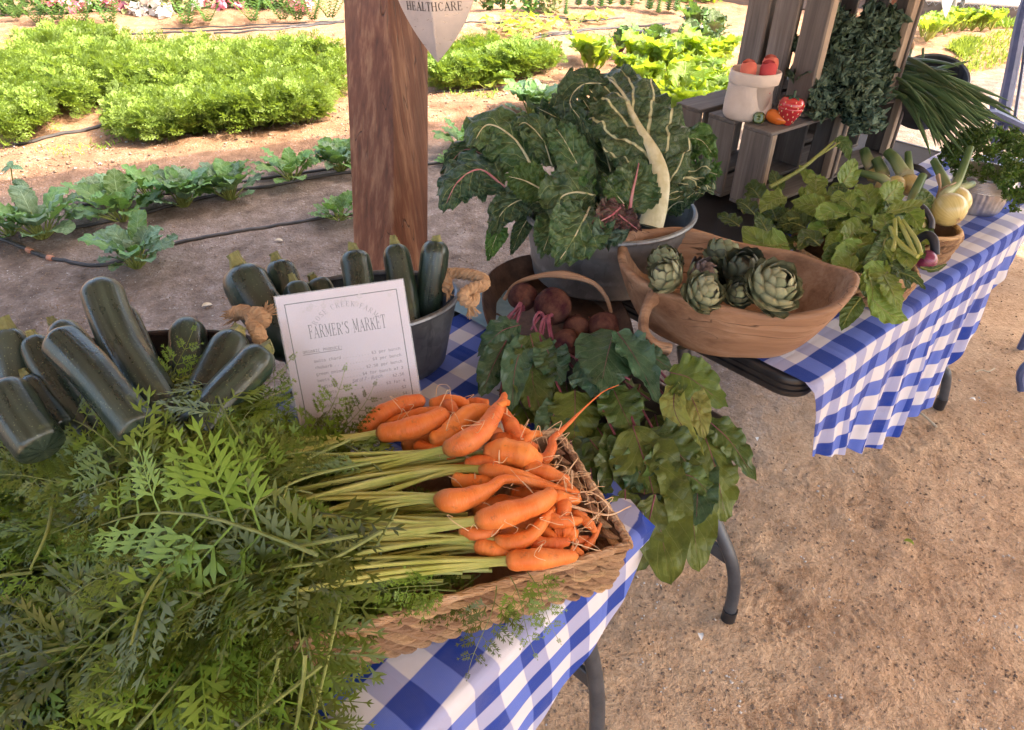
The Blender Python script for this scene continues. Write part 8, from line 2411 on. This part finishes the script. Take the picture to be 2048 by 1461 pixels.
def carrot(label, pix, rads, stalks=0, hairs=2, mat='carrot', zfix=None, seed=0, to=None):
    """pix [(px, py, z)], rads half widths in photograph pixels along it"""
    r = random.Random(seed + 100)
    pts = [PZ(*p) for p in pix]
    d0 = depth_of(pts[0]); k = d0 / FPX
    q = spline(pts, 34)
    t = thing("carrot", label, "carrot", pts[0], "carrots heaped in the straw basket")
    prof = interp(np.linspace(0, 1, len(rads)), rads, 34)
    prof = [x * k * 0.90 * (1 + 0.022 * math.sin(i * 1.7 + seed * 3) + 0.055 * math.sin(i * 0.5 + seed * 2)) for i, x in enumerate(prof)]
    prof[0] *= 0.50; prof[1] *= 0.80; prof[2] *= 0.94
    if rads[-1] > 4: prof[-1] *= 0.35; prof[-2] *= 0.8
    mb = MB(); mb.tube(q, prof, 16); mb.build("root", MAT[mat], t)
    for h in range(hairs):
        i = r.randrange(6, 33); a = q[i]; n = rdir(0.0, 1)
        b = a + n * prof[i]
        L_ = r.uniform(0.015, 0.05)
        mb = MB(); mb.tube(spline([b - n * prof[i] * .2, b + (n + rdir() * .8) * L_ * .4, b + (n * .5 + rdir() * .9) * L_ * .8 - UP * L_ * .2, b + (rdir() * .8) * L_ - UP * L_ * .4], 10), interp([0, 1], [0.0007, 0.0003], 10), 4, cap=False); mb.build("root_hair", HAIR, t)
    if stalks:
        stalks = int(stalks * 1.5) + 1
        hd = (q[0] - q[3]).normalized()
        base = q[0]
        for s in range(stalks):
            if to: ex, ey = to[0] - 60 + r.uniform(-110, 60), to[1] + r.uniform(-50, 50)
            else: ex, ey = pix[0][0] - r.uniform(260, 420), pix[0][1] + r.uniform(-20, 90)
            zt = 0.845 + r.uniform(-.02, .03)
            e = PZ(ex, ey, zt)
            off = rdir() * rads[0] * k * .30
            m1 = base + hd * 0.06 + off * 1.2 + UP * r.uniform(-.004, .006)
            m2 = base.lerp(e, 0.62) + rdir() * 0.014 + UP * 0.012
            w = r.uniform(0.0021, 0.0034)
            mb = MB(); mb.tube(bez([base - hd * .004 + off * .6, m1, m2, e], 22), interp([0, .1, 1], [w * 1.5, w * 1.1, w * .62], 22), 7, sx=1.15); st_ = mb.build("stalk", MAT['stalk_pale'], t)
            dirv = (e - m2).normalized()
            frond(st_, e - dirv * 0.01, (dirv + rdir() * .3 - UP * .05), UP + rdir() * .3, r.uniform(.13, .20))
    return t
def Z(base): return base
carrot("thick carrot at the back left leaning against the price list", [(718, 868, .825), (760, 832, .84), (800, 812, .845), (850, 800, .845)], [17, 22, 20, 17], 4, 2, seed=1, to=(430, 900))
carrot("slim carrot lying behind the pale-shouldered one", [(770, 855, .83), (830, 832, .84), (900, 820, .845)], [14, 16, 12], 0, 1, seed=2)
carrot("pale-shouldered carrot across the upper left of the heap", [(755, 868, .85), (800, 862, .862), (850, 848, .868), (896, 828, .866)], [19, 25, 25, 20], 4, 2, seed=3, to=(420, 950))
carrot("small stubby carrot ends at the top of the heap", [(860, 812, .835), (900, 802, .845), (940, 812, .84)], [16, 15, 12], 0, 2, seed=4)
carrot("round carrot knob beside the stubby one at the top", [(893, 808, .85), (902, 815, .858), (912, 830, .85), (920, 842, .84)], [14, 14, 11, 9], 0, 1, seed=5)
carrot("short carrot tip furthest back of the heap", [(935, 806, .84), (955, 803, .845), (978, 806, .845)], [10, 9, 7], 0, 0, seed=6)
carrot("arched carrot behind the big curved one", [(862, 886, .85), (900, 868, .862), (935, 832, .868), (985, 822, .86)], [22, 26, 24, 18], 0, 2, seed=7)
carrot("big curved carrot ending in two twisted legs at the top", [(888, 900, .872), (925, 888, .884), (965, 862, .888), (988, 830, .885), (1004, 806, .882), (1010, 785, .885)], [22, 27, 25, 19, 13, 6], 7, 3, seed=8, to=(520, 985))
carrot("carrot leg bending down from the twisted pair", [(1000, 818, .875), (1022, 850, .872), (1038, 882, .865)], [12, 17, 13], 0, 1, seed=9)
carrot("tiny carrot nub on the twisted pair", [(995, 815, .89), (1010, 806, .892), (1020, 808, .89)], [9, 8, 6], 0, 0, seed=10)
carrot("fat carrot in the middle right of the heap", [(972, 908, .858), (1010, 905, .870), (1050, 912, .870), (1080, 928, .855)], [25, 31, 29, 17], 3, 2, seed=11, to=(560, 1010))
carrot("carrot partly hidden above the fat one", [(985, 885, .85), (1030, 885, .856), (1075, 905, .85)], [20, 22, 14], 0, 1, seed=12)
carrot("curled little carrot at the heap's right end", [(1042, 895, .858), (1055, 876, .862), (1072, 868, .860), (1085, 872, .858)], [14, 12, 9, 5], 0, 2, seed=13)
t_ = carrot("crooked carrot with a very long thin root tail at top right", [(1065, 912, .852), (1090, 918, .852), (1104, 895, .856), (1106, 878, .860), (1135, 850, .866), (1165, 820, .872), (1205, 785, .88), (1238, 770, .885)], [13, 14, 11, 9, 5, 2.2, 1.4, .8], 0, 3, seed=14)
carrot("pale tapering carrot with a white shoulder", [(958, 940, .862), (1010, 948, .868), (1070, 965, .862), (1130, 985, .85)], [17, 19, 15, 9], 7, 3, 'carrot', seed=15, to=(540, 1040))
carrot("bottle-shaped carrot with a kinked thin neck", [(872, 998, .868), (910, 1002, .878), (950, 992, .880), (980, 978, .880), (1005, 960, .882), (1040, 960, .880), (1090, 972, .872), (1160, 985, .866)], [22, 28, 25, 14, 12, 10, 8, 3], 6, 3, seed=16, to=(500, 1050))
carrot("long carrot with a bent blunt end in the middle", [(952, 1042, .868), (1000, 1032, .880), (1050, 1018, .882), (1090, 1000, .880), (1103, 985, .874)], [23, 29, 26, 22, 17], 6, 2, seed=17, to=(560, 1090))
carrot("upright carrot piece behind the blunt end", [(1118, 985, .856), (1128, 1012, .860), (1122, 1040, .855)], [14, 17, 12], 0, 2, seed=18)
carrot("carrot stub against the basket's far side", [(1120, 970, .85), (1145, 990, .85), (1155, 1008, .846)], [18, 16, 10], 0, 1, seed=19)
carrot("bent carrot rising under the blunt one", [(990, 1082, .850), (1030, 1085, .858), (1065, 1070, .862), (1088, 1042, .864), (1110, 1015, .858)], [17, 20, 16, 13, 9], 6, 2, seed=20, to=(610, 1120))
carrot("short pointed carrot tip in the gap", [(1075, 1050, .846), (1100, 1072, .846), (1125, 1102, .84)], [14, 13, 4], 0, 1, seed=21)
carrot("stubby carrot end near the basket's right corner", [(1105, 1065, .838), (1130, 1062, .84), (1155, 1075, .836)], [20, 21, 12], 0, 2, seed=22)
carrot("thin carrot tip standing in the basket's right corner", [(1165, 1100, .815), (1185, 1080, .82), (1202, 1048, .826)], [8, 8, 4], 0, 1, seed=23)
carrot("carrot half buried in stalks under the bent one", [(950, 1092, .842), (985, 1098, .846), (1040, 1108, .842)], [16, 19, 12], 3, 0, seed=24, to=(620, 1150))
carrot("lowest carrot resting on the basket's front rim", [(1014, 1122, .846), (1060, 1120, .855), (1110, 1116, .855), (1156, 1112, .850)], [21, 25, 21, 11], 7, 2, seed=25, to=(640, 1170))
carrot("tiny carrot nub at the basket's right corner", [(1140, 1098, .822), (1158, 1105, .822), (1166, 1112, .82)], [10, 9, 6], 0, 0, seed=26)
carrot("short carrot by the basket's right inner wall", [(1140, 1085, .815), (1170, 1082, .815), (1190, 1090, .812)], [13, 12, 8], 0, 0, seed=27)
for k, (x, y, lb) in enumerate(((1040, 940, "under the fat carrot"), (1075, 985, "under the thin neck of the bottle-shaped one"), (1060, 1055, "below the long one with the bent end"), (1000, 1010, "between the bottle-shaped and the long one"), (905, 930, "under the big curved one's stalk end"), (960, 870, "behind the big curved one"), (1100, 1030, "under the bent blunt end"), (1020, 1075, "behind the bent rising one"), (860, 880, "under the arched one"), (1130, 1040, "against the right wall of the basket"))):
    carrot("carrot deep in the heap " + lb, [(x - 55, y + 14, .81), (x, y, .822), (x + 45, y - 4, .818)], [20, 23, 12], 0, 1, seed=40 + k)
for k, (pix, rd, lb) in enumerate((
    ([(1010, 860, .862), (1040, 862, .866), (1068, 875, .862)], [12, 14, 8], "small carrot behind the fat one by the twisted pair"),
    ([(930, 930, .855), (965, 925, .862), (1000, 928, .862)], [15, 17, 12], "carrot squeezed between the big curved one and the pale tapering one"),
    ([(1050, 935, .858), (1090, 945, .862), (1140, 962, .856)], [18, 18, 9], "knobbly carrot right of the fat one, against the far wall"),
    ([(1090, 1000, .862), (1120, 995, .866), (1160, 1002, .858)], [15, 15, 6], "short carrot beyond the blunt bent end"),
    ([(1085, 1030, .856), (1120, 1045, .858), (1165, 1040, .850)], [15, 16, 7], "carrot pointing at the basket's right corner"),
    ([(1060, 1085, .848), (1100, 1090, .850), (1140, 1082, .846)], [16, 17, 9], "carrot just above the lowest one"),
    ([(905, 958, .850), (945, 965, .856), (985, 962, .856)], [15, 18, 13], "carrot above the bottle-shaped one's shoulder"),
    ([(920, 1058, .850), (955, 1068, .854), (1000, 1062, .852)], [14, 17, 12], "carrot under the long one's head"),
    ([(1145, 1025, .846), (1175, 1045, .846), (1192, 1065, .842)], [12, 12, 6], "small carrot leaning on the right wall"),
    ([(830, 890, .838), (870, 905, .846), (915, 915, .846)], [14, 17, 11], "carrot low under the pale-shouldered one"))):
    carrot(lb, pix, rd, 0, 2, seed=60 + k)
# long wiry root hairs at the tips' side
t = thing("root_tangle", "tangle of pale wiry carrot root hairs at the heap's right side", "roots", PZ(1150, 990, .85))
for k in range(13):
    x, y = pick([(1090, 900), (1130, 930), (1190, 990), (1190, 1030), (1130, 1000)])
    a = PZ(x, y, .86); L_ = rnd.uniform(.02, .06)
    mb = MB(); mb.tube(spline([a, a + rdir(-.2, .6) * L_ * .4, a + rdir(-.3, .5) * L_ * .7, a + rdir(-.4, .3) * L_], 12), interp([0, 1], [.0008, .0003], 12), 4, cap=False); mb.build("root_hair", HAIR, t)
mb = MB(); mb.tube(spline([PZ(1130, 1008, .855), PZ(1175, 1022, .85), PZ(1220, 1030, .856), PZ(1262, 1012, .866)], 22), interp([0, 1], [.0026, .0006], 22), 6, cap=False); mb.build("root_hair", HAIR, t)
mb = MB(); mb.tube(spline([PZ(1130, 990, .86), PZ(1180, 985, .868), PZ(1215, 1010, .858), PZ(1215, 1040, .84)], 22), interp([0, 1], [.0012, .0005], 22), 5, cap=False); mb.build("root_hair", HAIR, t)

# the mass of carrot tops: leaves lying in layers over the basket's left and hanging off the table
reg = [(-90, 900), (0, 890), (60, 850), (180, 838), (330, 838), (460, 850), (600, 890), (720, 905), (790, 990), (770, 1110), (640, 1190), (540, 1290), (560, 1400), (660, 1520), (-90, 1520)]
def pile_z(px, py):
    z = 0.88 - 0.00022 * abs(px - 480) - 0.00012 * max(0, 980 - py) - 0.00038 * max(0, py - 1180)
    z += 0.050 * math.exp(-((py - 930) / 85.0) ** 2) * min(1, max(0, (560 - px) / 120))
    return z
tops = [thing("carrot_leaf_heap", lab, "carrot tops", PZ(x, y, .85), "heaps of carrot tops") for lab, x, y in (
    ("silvery carrot tops spread against the courgette tub", 300, 930), ("dark shaded carrot tops filling the lower left corner", 150, 1250),
    ("olive carrot tops hanging over the basket's front side", 560, 1300), ("carrot tops nearest the stalks in the middle of the basket", 600, 1080))]
def which(px, py):
    if px > 430 and py > 1180: return tops[2]
    if px > 500: return tops[3]
    return tops[0] if py < 1080 else tops[1]
cnt = 0
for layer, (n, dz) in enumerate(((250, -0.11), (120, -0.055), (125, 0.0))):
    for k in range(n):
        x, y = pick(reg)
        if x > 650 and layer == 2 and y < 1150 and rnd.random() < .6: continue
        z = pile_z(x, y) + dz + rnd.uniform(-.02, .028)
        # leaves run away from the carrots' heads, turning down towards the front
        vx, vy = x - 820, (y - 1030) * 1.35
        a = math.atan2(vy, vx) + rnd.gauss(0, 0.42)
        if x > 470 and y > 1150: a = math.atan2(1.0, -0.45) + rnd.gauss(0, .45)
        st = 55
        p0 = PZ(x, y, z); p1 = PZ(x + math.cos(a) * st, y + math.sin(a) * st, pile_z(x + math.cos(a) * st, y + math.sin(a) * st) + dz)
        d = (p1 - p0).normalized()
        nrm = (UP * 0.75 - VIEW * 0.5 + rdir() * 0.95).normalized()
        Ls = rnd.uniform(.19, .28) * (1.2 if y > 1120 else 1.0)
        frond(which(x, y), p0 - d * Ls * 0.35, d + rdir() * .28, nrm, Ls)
for k in range(70):
    x, y = pick([(640, 960), (860, 930), (960, 1090), (1000, 1150), (900, 1190), (700, 1260), (600, 1200)])
    p0 = PZ(x, y, rnd.uniform(.785, .825)); a = rnd.uniform(2.2, 4.2)
    d = Vector((math.cos(a), math.sin(a) * .5, rnd.uniform(-.1, .25))).normalized()
    frond(tops[3], p0, d, UP + rdir() * .5, rnd.uniform(.09, .14))
for k in range(46):
    x, y = pick([(880, 960), (960, 1040), (1000, 1140), (900, 1180), (820, 1100)])
    a, b = PZ(x, y, rnd.uniform(.80, .835)), PZ(x - rnd.uniform(220, 330), y + rnd.uniform(-30, 70), rnd.uniform(.80, .845))
    mb = MB(); mb.tube(bez([a, a.lerp(b, .4) + rdir() * .012, a.lerp(b, .7) + rdir() * .015, b], 14), interp([0, 1], [.0030, .0018], 14), 6); mb.build("stalk", MAT['stalk_pale'], tops[3])
for k in range(60):
    x, y = rnd.uniform(-40, 520), rnd.uniform(905, 990)
    p0 = PZ(x, y, pile_z(x, y) - rnd.uniform(0.0, .03)); a = rnd.gauss(math.pi * 0.80, 0.6)
    d = (Vector((math.cos(a), math.sin(a) * .6, 0)) + UP * rnd.uniform(.0, .28)).normalized()
    frond(tops[0], p0, d, NV + UP * .6 + rdir() * .6, rnd.uniform(.12, .18))
# loose stalks crossing the heap
for (pp_) in (((245, 830, .86), (300, 852, .862), (352, 884, .86)), ((560, 1010, .90), (600, 930, .90), (700, 880, .87)), ((255, 1060, .905), (330, 990, .905), (390, 1030, .90), (350, 1130, .90)), ((262, 1290, .89), (290, 1200, .90), (340, 1120, .905), (392, 1030, .90)), ((620, 1461, .80), (650, 1340, .83), (680, 1200, .86)), ((240, 1000, .90), (330, 900, .90), (470, 880, .885)), ((470, 1030, .90), (600, 960, .905), (740, 925, .89)), ((60, 1140, .86), (95, 1060, .88), (110, 980, .86))):
    p = [PZ(*q) for q in pp_]
    mb = MB(); mb.tube(spline(p, 20), interp([0, 1], [.0013, .0022], 20), 7, sx=1.2); mb.build("stalk", MAT['stalk_green'], which(pp_[0][0], pp_[0][1]))
# sprigs over the basket rim and before the price list
for (x, y, dx, dy, z, L_) in ((1010, 1160, 20, 40, .842, .075), (1045, 1150, 30, 45, .845, .07), (980, 1170, -8, 50, .838, .085), (640, 880, 10, -40, .80, .10), (560, 870, -10, -45, .80, .10), (690, 870, 14, -30, .82, .08), (180, 850, -10, -60, .86, .10), (75, 860, 5, -50, .86, .10), (460, 850, 30, -40, .83, .12), (355, 815, 3, -55, .87, .10)):
    p = PZ(x, y, z); e = PD(x + dx, y + dy, depth_of(p) - .012)
    link("frond", rnd.choice(FS), tops[3] if x > 600 else tops[0], matrix=mat4(p, (e - p).normalized(), NV + UP * .3, L_ * 1.25))
